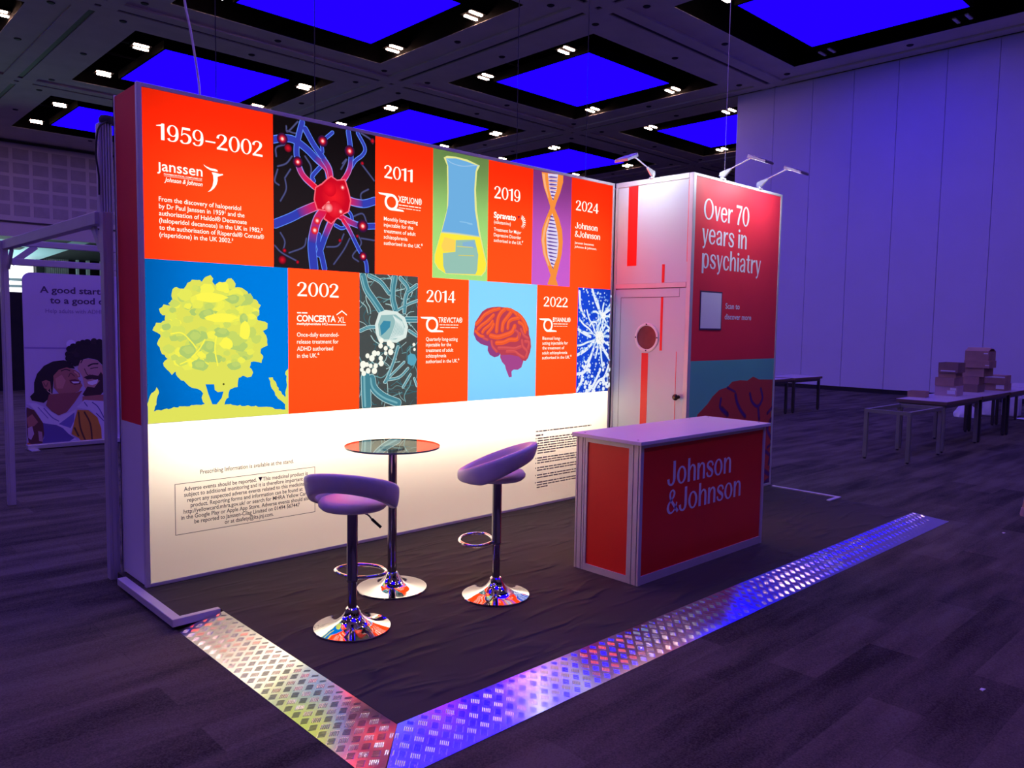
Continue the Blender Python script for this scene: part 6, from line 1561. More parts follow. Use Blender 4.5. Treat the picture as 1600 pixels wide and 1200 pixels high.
def hairs(mb):
    random.seed(21)
    its = []
    for q in range(110):
        x, z = random.uniform(1.51, 2.02), random.uniform(1.02, 1.97)
        a = random.uniform(0, 6.28)
        pts = [(x, z)]
        for s in range(random.randint(2, 4)):
            a += random.uniform(-0.8, 0.8)
            pts.append((pts[-1][0] + 0.045 * math.cos(a), pts[-1][1] + 0.045 * math.sin(a)))
        g = random.choice([(70, 120, 128), (110, 160, 165), (170, 205, 205), (60, 100, 110)])
        its.append(('s', g, random.uniform(0.003, 0.008), pts))
    artwork(mb, its, pl, 0.0006, 0.000005)
pic('cell_picture', 'CELLS', XB[2], XB[3], 1.0, 1.986, hairs)['label'] = 'white nerve cell among teal branches'
random.seed(5)
its = []
ctr = [(4.165, 1.52), (4.215, 1.73)]
for (cx, cz), n, ln in ((ctr[0], 15, 0.27), (ctr[1], 9, 0.17)):
    for q in range(n):
        a = 2 * PI * q / n + random.uniform(-0.12, 0.12)
        L = ln * random.uniform(0.6, 1.2)
        pts = [(cx, cz)]
        for s in range(1, 5):
            pts.append((cx + L * s / 4 * math.cos(a) + random.uniform(-.012, .012), cz + L * s / 4 * math.sin(a) + random.uniform(-.012, .012)))
        its.append(('s', (150, 190, 240), random.uniform(0.016, 0.030), pts))
        its.append(('s', (244, 248, 255), random.uniform(0.008, 0.018), pts))
for pts in ([(3.87, 1.36), (3.98, 1.40), (4.1, 1.48)], [(4.06, 1.98), (4.12, 1.86), (4.2, 1.74)], [(4.34, 1.80), (4.26, 1.76)], [(3.87, 1.18), (3.98, 1.2), (4.04, 1.3), (4.1, 1.42)], [(4.1, 1.01), (4.18, 1.1), (4.27, 1.14), (4.33, 1.25)], [(3.87, 1.02), (3.93, 1.1), (3.95, 1.2)], [(4.0, 1.0), (4.1, 1.06), (4.2, 1.2)], [(3.87, 1.60), (3.96, 1.56), (4.05, 1.53)], [(3.88, 1.95), (3.9, 1.8), (3.96, 1.72)], [(4.31, 1.35), (4.24, 1.42), (4.2, 1.5)]):
    its.append(('s', (235, 242, 255), 0.028, pts))
for q in range(300):
    x, z = random.uniform(3.87, 4.33), random.uniform(1.0, 1.98)
    its.append(('d', random.choice([(120, 170, 240), (190, 215, 250), (245, 248, 255), (60, 110, 215)]), random.uniform(0.004, 0.013), (x, z), random.choice([(190, 215, 250), (235, 242, 255), (110, 160, 235)])))
for q in range(60):
    a = random.uniform(0, 6.28)
    x, z = random.choice([(4.28, 1.15), (3.98, 1.22), (4.17, 1.52), (4.05, 1.05), (4.25, 1.05)])
    its.append(('d', (250, 250, 252), random.uniform(0.01, 0.022), (x + random.gauss(0, .045), z + random.gauss(0, .05)), (225, 235, 250)))
its += [('d', (250, 250, 246), 0.062, ctr[0], (246, 246, 246)), ('d', (252, 252, 250), 0.034, ctr[1], (246, 246, 250))]
for q in range(26):
    x, z = 4.165 + random.gauss(0, .04), 1.51 + random.gauss(0, .06)
    its.append(('d', (190, 195, 200), 0.005, (x, z), (215, 218, 222)))
ART['STARS'] = its
pic('star_cell_picture', 'STARS', XB[6], XB[7], 1.0, 1.986)['label'] = 'white star-shaped cells on royal blue'

# white lit lettering
D = 0.006
mb = MB('glow')
serif_number(mb, '1959-2002', 0.108, 2.688, 0.096, 0.660, pl, D)
text(mb, '\u0237anssen', 0.108, 2.508, 0.064, pl, width=0.268, bold=0.008, depth=D)
text(mb, 'PHARMACEUTICAL COMPANIES OF', 0.145, 2.487, 0.009, pl, width=0.228, bold=0.012, depth=D)
mb.box(0.145, 0.373, -D - 0.0005, -D, 2.480, 2.4815)
text(mb, 'Johnson & Johnson', 0.147, 2.448, 0.027, pl, width=0.228, bold=0.012, depth=D, shear=0.3)
artwork_items = [('p', it[1], it[2]) for it in ART['BIRD']]
for it in artwork_items:
    tr = tessellate_polygon([[Vector((a, b, 0)) for a, b in it[2]]])
    mb.add([pl(a, b, D) for a, b in it[2]], [tuple(x) for x in tr])
para(mb, ['From the discovery of haloperidol', 'by Dr Paul Janssen in 1959\u00b9 and the', 'authorisation of Haldol\u00ae Decanoate', '(haloperidol decanoate) in the UK in 1982,\u00b2', 'to the authorisation of Risperdal\u00ae Consta\u00ae', '(risperidone) in the UK 2002.\u00b3'],
     0.113, 2.329, 0.0418, 0.029, pl, 0.507, 0, bold=0.006, depth=D)

def ring_logo(cx, cz):
    n = 40
    r0, r1 = 0.060, 0.041
    vs = [(cx + r0 * math.cos(2 * PI * i / n), cz + r0 * math.sin(2 * PI * i / n)) for i in range(n)] + [(cx + r1 * math.cos(2 * PI * i / n), cz + r1 * math.sin(2 * PI * i / n)) for i in range(n)]
    mb.add([pl(a, b, D) for a, b in vs], [(i, (i + 1) % n, n + (i + 1) % n, n + i) for i in range(n)])
    for q in (1, -1):
        mb.add([pl(cx, cz + q * 0.060, D), pl(cx - q * 0.115, cz + q * 0.058, D), pl(cx - q * 0.105, cz + q * 0.047, D), pl(cx - q * 0.03, cz + q * 0.040, D)], [(0, 1, 2, 3)])

def small_lines(x0, x1, z, seed, t=0.006):
    random.seed(seed)
    x = x0
    while x < x1 - 0.01:
        w = min(x1, x + random.uniform(0.02, 0.06))
        mb.box(x, w, -D - 0.0004, -D, z, z + t)
        x = w + 0.006

serif_number(mb, '2011', 1.709, 2.687, 0.094, 0.262, pl, D)
ring_logo(1.774, 2.518)
text(mb, 'XEPLION\u00ae', 1.834, 2.527, 0.048, pl, width=0.218, bold=0.010, depth=D)
small_lines(1.84, 2.045, 2.503, 1)
small_lines(1.84, 2.04, 2.483, 2, 0.004)
para(mb, ['Monthly long-acting', 'injectable for the', 'treatment of adult', 'schizophrenia', 'authorised in the UK.\u2075'], 1.708, 2.379, 0.0440, 0.029, pl, 0.307, 0, bold=0.006, depth=D)
serif_number(mb, '2019', 2.795, 2.673, 0.100, 0.299, pl, D)
text(mb, 'Spravato', 2.794, 2.513, 0.050, pl, width=0.252, bold=0.028, depth=D)
text(mb, '(esketamine)', 2.797, 2.466, 0.030, pl, width=0.19, bold=0.0, depth=D)
for q in range(9):
    a = math.radians(75 - q * 18)
    mb.add([pl(3.105 + 0.022 * math.cos(a) - 0.006 * math.sin(a) * 0.4, 2.505 + 0.030 * math.sin(a), D), pl(3.105 + 0.055 * math.cos(a), 2.505 + 0.062 * math.sin(a) + 0.004, D), pl(3.105 + 0.055 * math.cos(a) + 0.006, 2.505 + 0.062 * math.sin(a) - 0.005, D), pl(3.105 + 0.022 * math.cos(a), 2.505 + 0.030 * math.sin(a) - 0.006, D)], [(0, 1, 2, 3)])
para(mb, ['Treatment for Major', 'Depressive Disorder', 'authorised in the UK.\u2077'], 2.797, 2.405, 0.0445, 0.029, pl, 0.315, 0, bold=0.004, depth=D)
serif_number(mb, '2024', 3.802, 2.686, 0.092, 0.317, pl, D)
display_text(mb, 'Johnson', 3.798, 2.522, 0.056, 0.315, pl, D)
display_text(mb, '&Johnson', 3.796, 2.445, 0.056, 0.358, pl, D)
para(mb, ['Janssen becomes', 'Johnson & Johnson.'], 3.796, 2.382, 0.036, 0.022, pl, 0.27, 0, bold=0.006, depth=D)
serif_number(mb, '2002', 1.009, 1.801, 0.096, 0.320, pl, D)
text(mb, 'CONCERTA', 1.006, 1.630, 0.045, pl, width=0.300, bold=0.024, depth=D)
text(mb, 'XL', 1.322, 1.624, 0.046, pl, width=0.062, bold=-0.004, depth=D)
mb.add([pl(1.312, 1.676, D), pl(1.356, 1.703, D), pl(1.396, 1.676, D), pl(1.396, 1.684, D), pl(1.356, 1.713, D), pl(1.312, 1.684, D)], [(0, 1, 4, 5), (1, 2, 3, 4)])
small_lines(1.008, 1.086, 1.684, 3, 0.008)
text(mb, 'methylphenidate HCl', 1.006, 1.606, 0.017, pl, width=0.235, bold=0.02, depth=D)
mb.box(1.246, 1.388, -D - 0.0004, -D, 1.607, 1.613)
para(mb, ['Once-daily extended-', 'release treatment for', 'ADHD authorised', 'in the UK.\u2074'], 1.006, 1.526, 0.0480, 0.030, pl, 0.325, 0, bold=0.005, depth=D)
serif_number(mb, '2014', 2.104, 1.797, 0.093, 0.285, pl, D)
ring_logo(2.161, 1.622)
text(mb, 'TREVICTA\u00ae', 2.222, 1.640, 0.042, pl, width=0.245, bold=0.010, depth=D)
small_lines(2.235, 2.425, 1.618, 4)
small_lines(2.24, 2.42, 1.598, 5, 0.004)
para(mb, ['Quarterly long-acting', 'injectable for the', 'treatment of adult', 'schizophrenia', 'authorised in the UK.\u2076'], 2.102, 1.495, 0.0435, 0.029, pl, 0.318, 0, bold=0.006, depth=D)
serif_number(mb, '2022', 3.403, 1.798, 0.088, 0.316, pl, D)
ring_logo(3.466, 1.632)
text(mb, 'BYANNLI\u00ae', 3.528, 1.664, 0.040, pl, width=0.235, bold=0.016, depth=D)
small_lines(3.535, 3.725, 1.642, 6)
small_lines(3.54, 3.72, 1.622, 7, 0.004)
para(mb, ['Biannual long-', 'acting injectable for', 'the treatment of', 'adult schizophrenia', 'authorised in the UK.\u2078'], 3.398, 1.502, 0.0435, 0.029, pl, 0.335, 1, bold=0.006, depth=D)
o = mb.build('lettering', dw)
o['label'] = 'white lit timeline lettering and logos'
mb = MB('redside')
mb.add([pl(3.062, 2.553, D), pl(3.098, 2.556, D), pl(3.08, 2.528, D)], [(0, 1, 2)])
mb.build('logo_mark', dw)['label'] = 'small dark red triangle in a logo'
# dark small print on the white foot
mb = MB('inkd')
text(mb, 'Prescribing Information is available at the stand.', 0.336, 0.662, 0.028, pl, width=0.640, depth=D, bold=0.012)
x0, x1, z0, z1 = 0.177, 1.140, 0.295, 0.617
for b in ((x0, x1, z0, z0 + 0.0035), (x0, x1, z1 - 0.0035, z1), (x0, x0 + 0.0035, z0, z1), (x1 - 0.0035, x1, z0, z1)):
    mb.box(b[0], b[1], -D - 0.0005, -D, b[2], b[3])
para(mb, ['Adverse events should be reported. \u25bcThis medicinal product is', 'subject to additional monitoring and it is therefore important to', 'report any suspected adverse events related to this medicinal', 'product. Reporting forms and information can be found at', 'http://yellowcard.mhra.gov.uk/ or search for MHRA Yellow Card', 'in the Google Play or Apple App Store. Adverse events should also', 'be reported to Janssen-Cilag Limited on 01494 567447', 'or at dsafety@its.jnj.com.'],
     0.658, 0.566, 0.0355, 0.027, pl, 0.850, 0, align='C', depth=D, bold=0.014)
mb.build('small_print', dw)['label'] = 'dark boxed small print'
mb = MB('inkg')
D_, Dl = D, D
random.seed(3)
def dashes(x0, x1, z, t=0.011):
    x = x0
    while x < x1:
        w = min(x1, x + random.uniform(0.02, 0.075))
        mb.box(x, w, -D - 0.0004, -D, z, z + t)
        x = w + random.uniform(0.006, 0.011)
dashes(3.336, 4.09, 0.677, 0.011)
dashes(3.336, 3.43, 0.640, 0.013)
for q in range(21):
    z = 0.612 - q * 0.0222
    if q not in (7, 11, 14, 17):
        dashes(3.360, {6: 3.60, 20: 3.50}.get(q, 4.05 + random.uniform(-.1, .05)), z)
    if q in (0, 1, 3, 8, 10, 12, 15, 18):
        mb.box(3.336, 3.346, -D - 0.0004, -D, z, z + 0.011)
mb.build('reference_list', dw)['label'] = 'block of tiny grey reference text'

# ------------------------------------------------------------------ storage cabin at the right end
X0, X1, YF = 4.37, 5.97, -0.883
tw = thing('storage_cabin', 'tall storage cabin with white door side and red front face', 'cabin', (5.17, -0.44, 0.0))
mb = MB('alup')
mb.box(X0, X0 + 0.045, YF, YF + 0.045, 0, H).box(X1 - 0.03, X1, YF, YF + 0.03, 0, H).box(X0, X0 + 0.03, -0.034, -0.006, 0, H).box(X1 - 0.03, X1, DEP - 0.03, DEP, 0, H).box(X0 + 0.001, X0 + 0.03, DEP - 0.03, DEP, 0, H)
mb.box(X0, X0 + 0.03, YF + 0.046, -0.035, H - 0.048, H).box(X0 + 0.046, X1 - 0.031, YF, YF + 0.03, H - 0.026, H).box(X0 + 0.046, X1 - 0.031, YF, YF + 0.03, 0, 0.025)
mb.box(X1 - 0.03, X1, YF + 0.031, DEP - 0.031, H - 0.03, H)
mb.box(X0 - 0.002, X0 + 0.03, YF + 0.046, -0.035, 1.992, 2.036)
mb.build('frame', tw, bevel=0.003)
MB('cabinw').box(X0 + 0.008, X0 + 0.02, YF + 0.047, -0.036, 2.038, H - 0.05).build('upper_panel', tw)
mb = MB('red')
pz = plane_yz(X0 + 0.0078)
def stripe(mb, y0, y1, z0, z1, x):
    mb.box(x - 0.0012, x, y0, y1, z0, z1)
stripe(mb, -0.271, -0.160, 2.207, H - 0.05, X0 + 0.0078)
stripe(mb, -0.597, -0.567, 2.038, 2.206, X0 + 0.0078)
stripe(mb, -0.836, -0.830, 2.218, H - 0.06, X0 + 0.0078)
mb.build('red_stripes', tw)
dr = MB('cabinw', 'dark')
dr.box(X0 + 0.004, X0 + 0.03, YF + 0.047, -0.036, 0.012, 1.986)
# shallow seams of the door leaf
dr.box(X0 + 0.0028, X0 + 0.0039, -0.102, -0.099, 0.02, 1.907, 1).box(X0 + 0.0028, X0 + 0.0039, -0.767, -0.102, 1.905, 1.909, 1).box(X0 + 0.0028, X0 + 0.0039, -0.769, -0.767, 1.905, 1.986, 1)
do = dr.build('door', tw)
do['label'] = 'white door with a round window'
mb = MB('red')
stripe(mb, -0.594, -0.568, 1.415, 1.905, X0 + 0.0038)
stripe(mb, -0.441, -0.365, 0.03, 1.385, X0 + 0.0038)
stripe(mb, -0.757, -0.752, 0.03, 1.411, X0 + 0.0038)
mb.build('stripe', do)
n = 48
mb = MB('white', 'dark')
def disc_ring(mb, cy, cz, prof, k=0):
    vs, fs = [], []
    for r, x in prof:
        vs += [(x, cy + r * math.cos(2 * PI * i / n), cz + r * math.sin(2 * PI * i / n)) for i in range(n)]
    for j in range(len(prof) - 1):
        fs += [(j * n + i, j * n + (i + 1) % n, (j + 1) * n + (i + 1) % n, (j + 1) * n + i) for i in range(n)]
    mb.add(vs, fs, k)
disc_ring(mb, -0.421, 1.532, [(0.137, X0 + 0.004), (0.136, X0 - 0.004), (0.130, X0 - 0.008), (0.116, X0 - 0.009), (0.111, X0 - 0.006), (0.110, X0 + 0.003)])
for q in range(4):
    a = q * PI / 2
    cy, cz = -0.421 + 0.123 * math.cos(a), 1.532 + 0.123 * math.sin(a)
    mb.box(X0 - 0.0125, X0 - 0.008, cy - 0.006, cy + 0.006, cz - 0.006, cz + 0.006, 1)
mb.build('porthole_ring', do, smooth=40)
mb = MB('pane', 'red')
mb.add([(X0 + 0.002, -0.421 + 0.111 * math.cos(2 * PI * i / n), 1.532 + 0.111 * math.sin(2 * PI * i / n)) for i in range(n)], [tuple(range(n))])
mb.build('porthole_pane', do)
mb = MB('brass')
prof = [(0.018, X0 + 0.004), (0.018, X0 - 0.004), (0.009, X0 - 0.008), (0.009, X0 - 0.022), (0.024, X0 - 0.030), (0.030, X0 - 0.042), (0.026, X0 - 0.055), (0.012, X0 - 0.061), (0.001, X0 - 0.062)]
n = 24
disc_ring(mb, -0.790, 1.000, prof)
mb.build('knob', do, smooth=50)
n = 48
mb = MB('redd', 'teal')
ya, yb = YF + 0.004, YF + 0.016
mb.box(X0 + 0.046, X1 - 0.031, ya, yb, 1.328, H - 0.027, 0).box(X0 + 0.046, X1 - 0.031, ya, yb, 0.026, 1.328, 1)
mb.build('front_panel', tw)['label'] = 'red front panel with a teal lower part'
mb = MB('print')
artwork(mb, ART['BIGBRAIN'], plane_xz(ya), 0.0008, 0.00003)
o = mb.build('brain_print', tw)
l = ORIGIN[tw.name]
clip(o, ((0, -1, X0 + 0.048 - l.x), (0, 1, X1 - 0.033 - l.x), (2, -1, 0.03)))
o['label'] = 'large red brain with purple furrows'
mb = MB('inkw')
pt = plane_xz(ya)
display_text(mb, 'Over 70', 4.548, 2.612, 0.184, 0.790, pt, 0.0015)
mb.build('headline', tw)
mb = MB('inkw')
display_text(mb, 'years in', 4.532, 2.394, 0.184, 0.777, pt, 0.0015)
mb.build('headline', tw)
mb = MB('inkw')
display_text(mb, 'psychiatry', 4.538, 2.172, 0.184, 1.047, pt, 0.0015)
mb.build('headline', tw)
mb = MB('inkw')
text(mb, 'Scan to', 4.966, 1.815, 0.054, pt, width=0.257, bold=0.02, depth=0.0015)
text(mb, 'discover more', 4.960, 1.714, 0.054, pt, width=0.485, bold=0.02, depth=0.0015)
mb.build('caption', tw)
mb = MB('inkp', 'inkw')
mb.box(4.535, 4.902, ya - 0.004, ya - 0.0005, 1.612, 1.968, 0).box(4.549, 4.888, ya - 0.005, ya - 0.004, 1.626, 1.954, 1)
mb.build('white_card', tw)['label'] = 'blank white card with a dark border'
mb = MB('whitem')
mb.box(X1 - 0.02, X1 - 0.006, YF + 0.031, DEP - 0.031, 0.01, H - 0.031).box(X0 + 0.031, X1 - 0.031, DEP - 0.02, DEP - 0.004, 0.01, H - 0.02).box(X0 + 0.046, X1 - 0.031, YF + 0.031, DEP - 0.031, H - 0.05, H - 0.035)
mb.build('case_panel', tw)

# arm lamps clipped to the cabin's top edge
def arm_lamp(base, d, label, power):
    """d: horizontal unit direction the arm leans out to"""
    t = thing('arm_lamp', label, 'lamp', base, 'arm lamps on the cabin')
    B, d = Vector(base), Vector(d)
    s = Vector((0, 0, 1)).cross(d)
    mb = MB('alu')
    mb.bar(B - d * 0.03, B + d * 0.035, 0.035, 0.012).bar(B + d * 0.0 + Vector((0, 0, 0.006)), B + d * 0.0 + Vector((0, 0, 0.05)), 0.03, 0.02)
    e = B + d * 0.085 + Vector((0, 0, 0.085))
    # wedge bracket
    vs = [B + d * a + s * b + Vector((0, 0, c)) for a, b, c in ((-0.025, -0.012, 0.03), (0.03, -0.012, 0.02), (0.095, -0.008, 0.078), (0.085, -0.008, 0.094), (-0.02, -0.012, 0.065), (-0.025, 0.012, 0.03), (0.03, 0.012, 0.02), (0.095, 0.008, 0.078), (0.085, 0.008, 0.094), (-0.02, 0.012, 0.065))]
    mb.add(vs, [(4, 3, 2, 1, 0), (5, 6, 7, 8, 9)] + [(i, (i + 1) % 5, (i + 1) % 5 + 5, i + 5) for i in range(5)])
    mb.build('clamp', t, bevel=0.003)
    j = B + d * 0.295 + Vector((0, 0, 0.158))
    MB('alu').tube([e, j], 0.0065, 12).build('arm', t, smooth=50)
    MB('alup').bar(j - d * 0.02 + Vector((0, 0, 0.012)), j + d * 0.03 - Vector((0, 0, 0.008)), 0.075, 0.03).build('joint', t, bevel=0.004)
    a, b = j + d * 0.03 - Vector((0, 0, 0.010)), j + d * 0.175 - Vector((0, 0, 0.070))
    ax = (b - a).normalized()
    up = s.cross(ax)
    if up.z < 0:
        up = -up
    hd = MB('alu')
    vs = [p + s * q * 0.075 + up * h for p in (a, b) for q, h in ((-1, -0.010), (1, -0.010), (1, 0.012), (-1, 0.012))]
    hd.add(vs, [(3, 2, 1, 0), (4, 5, 6, 7), (0, 1, 5, 4), (1, 2, 6, 5), (2, 3, 7, 6), (3, 0, 4, 7)])
    for q in range(6):
        c = a.lerp(b, (q + 0.5) / 6)
        hd.bar(c - s * 0.07 + up * 0.014, c + s * 0.07 + up * 0.014, 0.006, 0.01)
    ho = hd.build('lamp_head', t, bevel=0.002)
    ff = MB('lampface')
    c0, c1 = a.lerp(b, 0.12), a.lerp(b, 0.88)
    ff.add([p + s * q * 0.062 - up * 0.0105 for p in (c0, c1) for q in (-1, 1)], [(0, 1, 3, 2)])
    ff.build('lamp_face', ho)
    mid = (a + b) / 2 - up * 0.014
    area_light('lamp_beam', mid, (-d * 0.75 - Vector((0, 0, 1)) * 0.8), 0.11, 0.11, power, (0.88, 0.95, 1.0), t)
    return t
arm_lamp((4.385, -0.428, 3.0), (-1, 0, 0), 'silver arm lamp leaning over the white door side of the cabin', 6.5)
arm_lamp((4.847, YF + 0.015, 3.0), (0, -1, 0), 'silver arm lamp above the red face, nearer the cabin corner', 7)
arm_lamp((5.515, YF + 0.015, 3.0), (0, -1, 0), 'silver arm lamp above the red face, at its outer end', 7)

# ------------------------------------------------------------------ counter
cx0, cx1, cy0, cy1, ch = 2.273, 3.879, -1.969, -1.393, 0.92
ct = thing('promo_counter', 'red promotional counter with a white top and big white lettering', 'counter', ((cx0 + cx1) / 2, (cy0 + cy1) / 2, 0.0))
MB('white', 'dark').box(cx0, cx1, cy0, cy1, ch - 0.024, ch).build('top', ct, bevel=0.003)
fx0, fx1, fy0, fy1 = 2.300, 3.842, -1.948, -1.412
ps = 0.074
for sx, sy in ((0, 0), (0, 1), (1, 0), (1, 1)):
    a0 = fx0 if sx == 0 else fx1 - 0.030
    a1 = a0 + 0.030
    b0 = fy0 if sy == 0 else fy1 - ps
    mb = MB('alup', 'dark')
    g = 0.005
    zt = ch - 0.025
    # three ribs with dark slots between them
    ribs = (b0, b0 + 0.014), (b0 + 0.0205, b0 + ps - 0.0205), (b0 + ps - 0.014, b0 + ps)
    for p, q in ribs:
        mb.box(a0, a1, p, q, 0, zt)
    mb.box(a0 + 0.006, a1 - 0.006, b0 + 0.004, b0 + ps - 0.004, 0.002, zt - 0.002, 1)
    mb.build('post', ct)
mb = MB('alup')
zt = ch - 0.025
for a in (fx0 + 0.002, fx1 - 0.028):
    mb.box(a, a + 0.026, fy0 + ps, fy1 - ps, 0, 0.045).box(a, a + 0.026, fy0 + ps, fy1 - ps, zt - 0.03, zt)
    mb.box(a, a + 0.026, fy0 + ps + 0.002, fy0 + ps + 0.022, 0.045, zt - 0.03).box(a, a + 0.026, fy1 - ps - 0.022, fy1 - ps - 0.002, 0.045, zt - 0.03)
for b in (fy0 + 0.003, fy1 - 0.027):
    mb.box(fx0 + 0.031, fx1 - 0.031, b, b + 0.024, 0, 0.055).box(fx0 + 0.031, fx1 - 0.031, b, b + 0.024, zt - 0.022, zt)
mb.build('rail', ct)
MB('red').box(fx0 + 0.031, fx1 - 0.031, fy0 + 0.008, fy0 + 0.018, 0.055, zt - 0.022).build('front_panel', ct)
mb = MB('red')
mb.box(fx0 + 0.010, fx0 + 0.020, fy0 + ps + 0.022, fy1 - ps - 0.022, 0.045, zt - 0.03)
mb.build('side_panel', ct)
MB('red').box(fx1 - 0.020, fx1 - 0.010, fy0 + ps + 0.022, fy1 - ps - 0.022, 0.045, zt - 0.03).build('side_panel', ct)
MB('white').box(fx0 + 0.031, fx1 - 0.031, fy1 - 0.018, fy1 - 0.008, 0.055, zt - 0.022).build('back_panel', ct)
mb = MB('inkw')
pc = plane_xz(fy0 + 0.008)
display_text(mb, 'Johnson', 2.596, 0.598, 0.160, 0.777, pc, 0.0015)
mb.build('lettering', ct)
mb = MB('inkw')
display_text(mb, '&Johnson', 2.598, 0.410, 0.160, 0.920, pc, 0.0015)
mb.build('lettering', ct)
mb = MB('dark')
for x, y in ((2.33, -1.90), (3.82, -1.90), (3.60, -1.43), (2.33, -1.46), (3.82, -1.46)):
    mb.lathe([(0.007, ch), (0.006, ch + 0.0008)], x, y, 12)
mb.build('screw', ct)

# ------------------------------------------------------------------ bar stools and glass table
def bar_stool(x, y, facing, zb, label):
    t = thing('bar_stool', label, 'stool', (x, y, 0.0), 'white bar stools', rotz=facing, local=True)
    MB('chrome').lathe([(0.203, 0.0005), (0.205, 0.004), (0.203, 0.009), (0.170, 0.016), (0.120, 0.028), (0.085, 0.042), (0.060, 0.062), (0.045, 0.082), (0.038, 0.098), (0.036, 0.106), (0.030, 0.112), (0.026, 0.113)], n=72).build('base', t, smooth=30)
    mb = MB('chromed')
    zc = zb - 0.390
    mb.lathe([(0.0235, 0.112), (0.0235, zc + 0.004)], n=36)
    mb.build('lower_post', t, smooth=40)
    MB('chromed').lathe([(0.0285, zc), (0.030, zc + 0.003), (0.030, zc + 0.012), (0.0285, zc + 0.015), (0.0285, zb - 0.012), (0.060, zb - 0.008), (0.060, zb - 0.001)], n=36).build('upper_post', t, smooth=40)
    loop = smooth_path([(0.024, -0.02, 0.335), (0.05, -0.085, 0.337), (0.10, -0.140, 0.340), (0.165, -0.125, 0.342), (0.215, -0.055, 0.344), (0.215, 0.055, 0.344), (0.165, 0.125, 0.342), (0.10, 0.140, 0.340), (0.05, 0.085, 0.337), (0.024, 0.02, 0.335)], 7)
    loop = [Vector((p.x, p.y, p.z - 0.34 + zb - 0.372)) for p in loop]
    MB('chrome').tube(loop, 0.0095, 12).build('footrest', t, smooth=60)
    lv = MB('chromed', 'rubber')
    lv.tube(smooth_path([(0.0, -0.045, zb - 0.010), (0.004, -0.085, zb - 0.026), (0.008, -0.105, zb - 0.048)], 5), 0.0045, 8)
    lv.tube([(0.008, -0.105, zb - 0.048), (0.014, -0.155, zb - 0.092)], 0.0075, 10, 1)
    lv.build('lever', t, smooth=50)
    # seat cushion
    MB('leather').lathe([(0.001, zb), (0.12, zb), (0.165, zb + 0.006), (0.182, zb + 0.022), (0.184, zb + 0.038), (0.172, zb + 0.054), (0.14, zb + 0.063), (0.07, zb + 0.066), (0.001, zb + 0.066)], 0.015, 0, n=56).build('seat', t, smooth=60)
    # tilted ring: lies on the seat's rim in front and rises into a backrest behind
    N, vs, fs = 72, [], []
    prof = [(0.0, 0.0), (0.012, -0.010), (0.034, -0.004), (0.046, 0.02), (0.050, 0.5), (0.046, 0.97), (0.032, 1.06), (0.012, 1.06), (0.0, 0.97), (-0.002, 0.5)]
    m = len(prof)
    for q in range(N):
        a = 2 * PI * q / N                       # 0 = front
        tt = (1 - math.cos(a)) / 2
        zl = zb + 0.004 + 0.122 * max(0.0, (tt - 0.40) / 0.60) ** 1.1
        zh = zb + 0.056 + 0.168 * tt
        for w, hh in prof:
            z = zl + (zh - zl) * hh
            R = 0.178 + w * (0.75 + 0.25 * tt) + 0.030 * tt * hh
            vs.append((0.012 + R * math.cos(a) * (1.06 if math.cos(a) > 0 else 1.0), R * math.sin(a) * 1.08, z))
    for q in range(N):
        q2 = (q + 1) % N
        for w in range(m):
            w2 = (w + 1) % m
            fs.append((q * m + w, q2 * m + w, q2 * m + w2, q * m + w2))
    MB('leather').add(vs, fs).build('backrest', t, smooth=80, subsurf=1)
    return t
bar_stool(0.605, -1.345, math.radians(36.0), 0.642, 'white leatherette bar stool nearest the camera, seen from behind its backrest')
bar_stool(1.525, -1.475, math.radians(128.0), 0.705, 'white leatherette bar stool between the glass table and the red counter, seen from the side')

tx, ty = 1.127, -0.962
t = thing('glass_table', 'tall round glass-topped table on a chrome pedestal', 'table', (tx, ty, 0.0))
MB('chrome').lathe([(0.213, 0.0005), (0.215, 0.004), (0.213, 0.009), (0.16, 0.016), (0.105, 0.026), (0.080, 0.036), (0.062, 0.056), (0.046, 0.080), (0.037, 0.098), (0.032, 0.104), (0.028, 0.105)], tx, ty, 72).build('base', t, smooth=30)
MB('chromed').lathe([(0.0275, 0.104), (0.0275, 0.862)], tx, ty, 36).build('post', t, smooth=40)
MB('chromed').lathe([(0.03, 0.850), (0.075, 0.862), (0.075, 0.8735)], tx, ty, 36).build('top_plate', t, smooth=40)
mb = MB('glass', 'glassedge')
n = 96
R = 0.287
vs = [(tx + R * math.cos(2 * PI * i / n), ty + R * math.sin(2 * PI * i / n), z) for z in (0.876, 0.886) for i in range(n)]
mb.add(vs, [tuple(range(n, 2 * n))], 0)
mb.add(vs, [(i, (i + 1) % n, n + (i + 1) % n, n + i) for i in range(n)], 1)
mb.build('glass_top', t)['label'] = 'clear round glass top with a dark green edge'

# ================================================================== white booth frame and banner on the left
t = thing('booth_frame', 'pale metal frame of an empty booth left of the display wall', 'frame', (-0.08, 1.8, FLOOR))
for (x, y) in ((-0.036, 0.486), (-0.077, 3.215)):
    w = 0.030
    mb = MB('frame')
    mb.box(x - w, x + w, y - 0.035, y + 0.035, FLOOR, 2.29)
    mb.box(x - w + 0.016, x + w - 0.016, y - 0.041, y - 0.035, FLOOR, 2.29)
    mb.build('post', t, bevel=0.005)
MB('frame').box(-0.092, -0.030, 0.522, 3.179, 2.215, 2.295).build('beam', t, bevel=0.005)
for y, d in ((0.52, 1), (3.16, -1)):
    MB('frame').bar((-0.055, y, 2.06), (-0.055, y + d * 0.16, 2.215), 0.02, 0.05).build('brace', t)
for z, h, x1, nm in ((2.255, 0.055, 3.0, 'rail'), (2.085, 0.060, 3.0, 'rail')):
    MB('frame').box(-0.02, x1, 3.19, 3.235, z, z + h).build(nm, t, bevel=0.006)
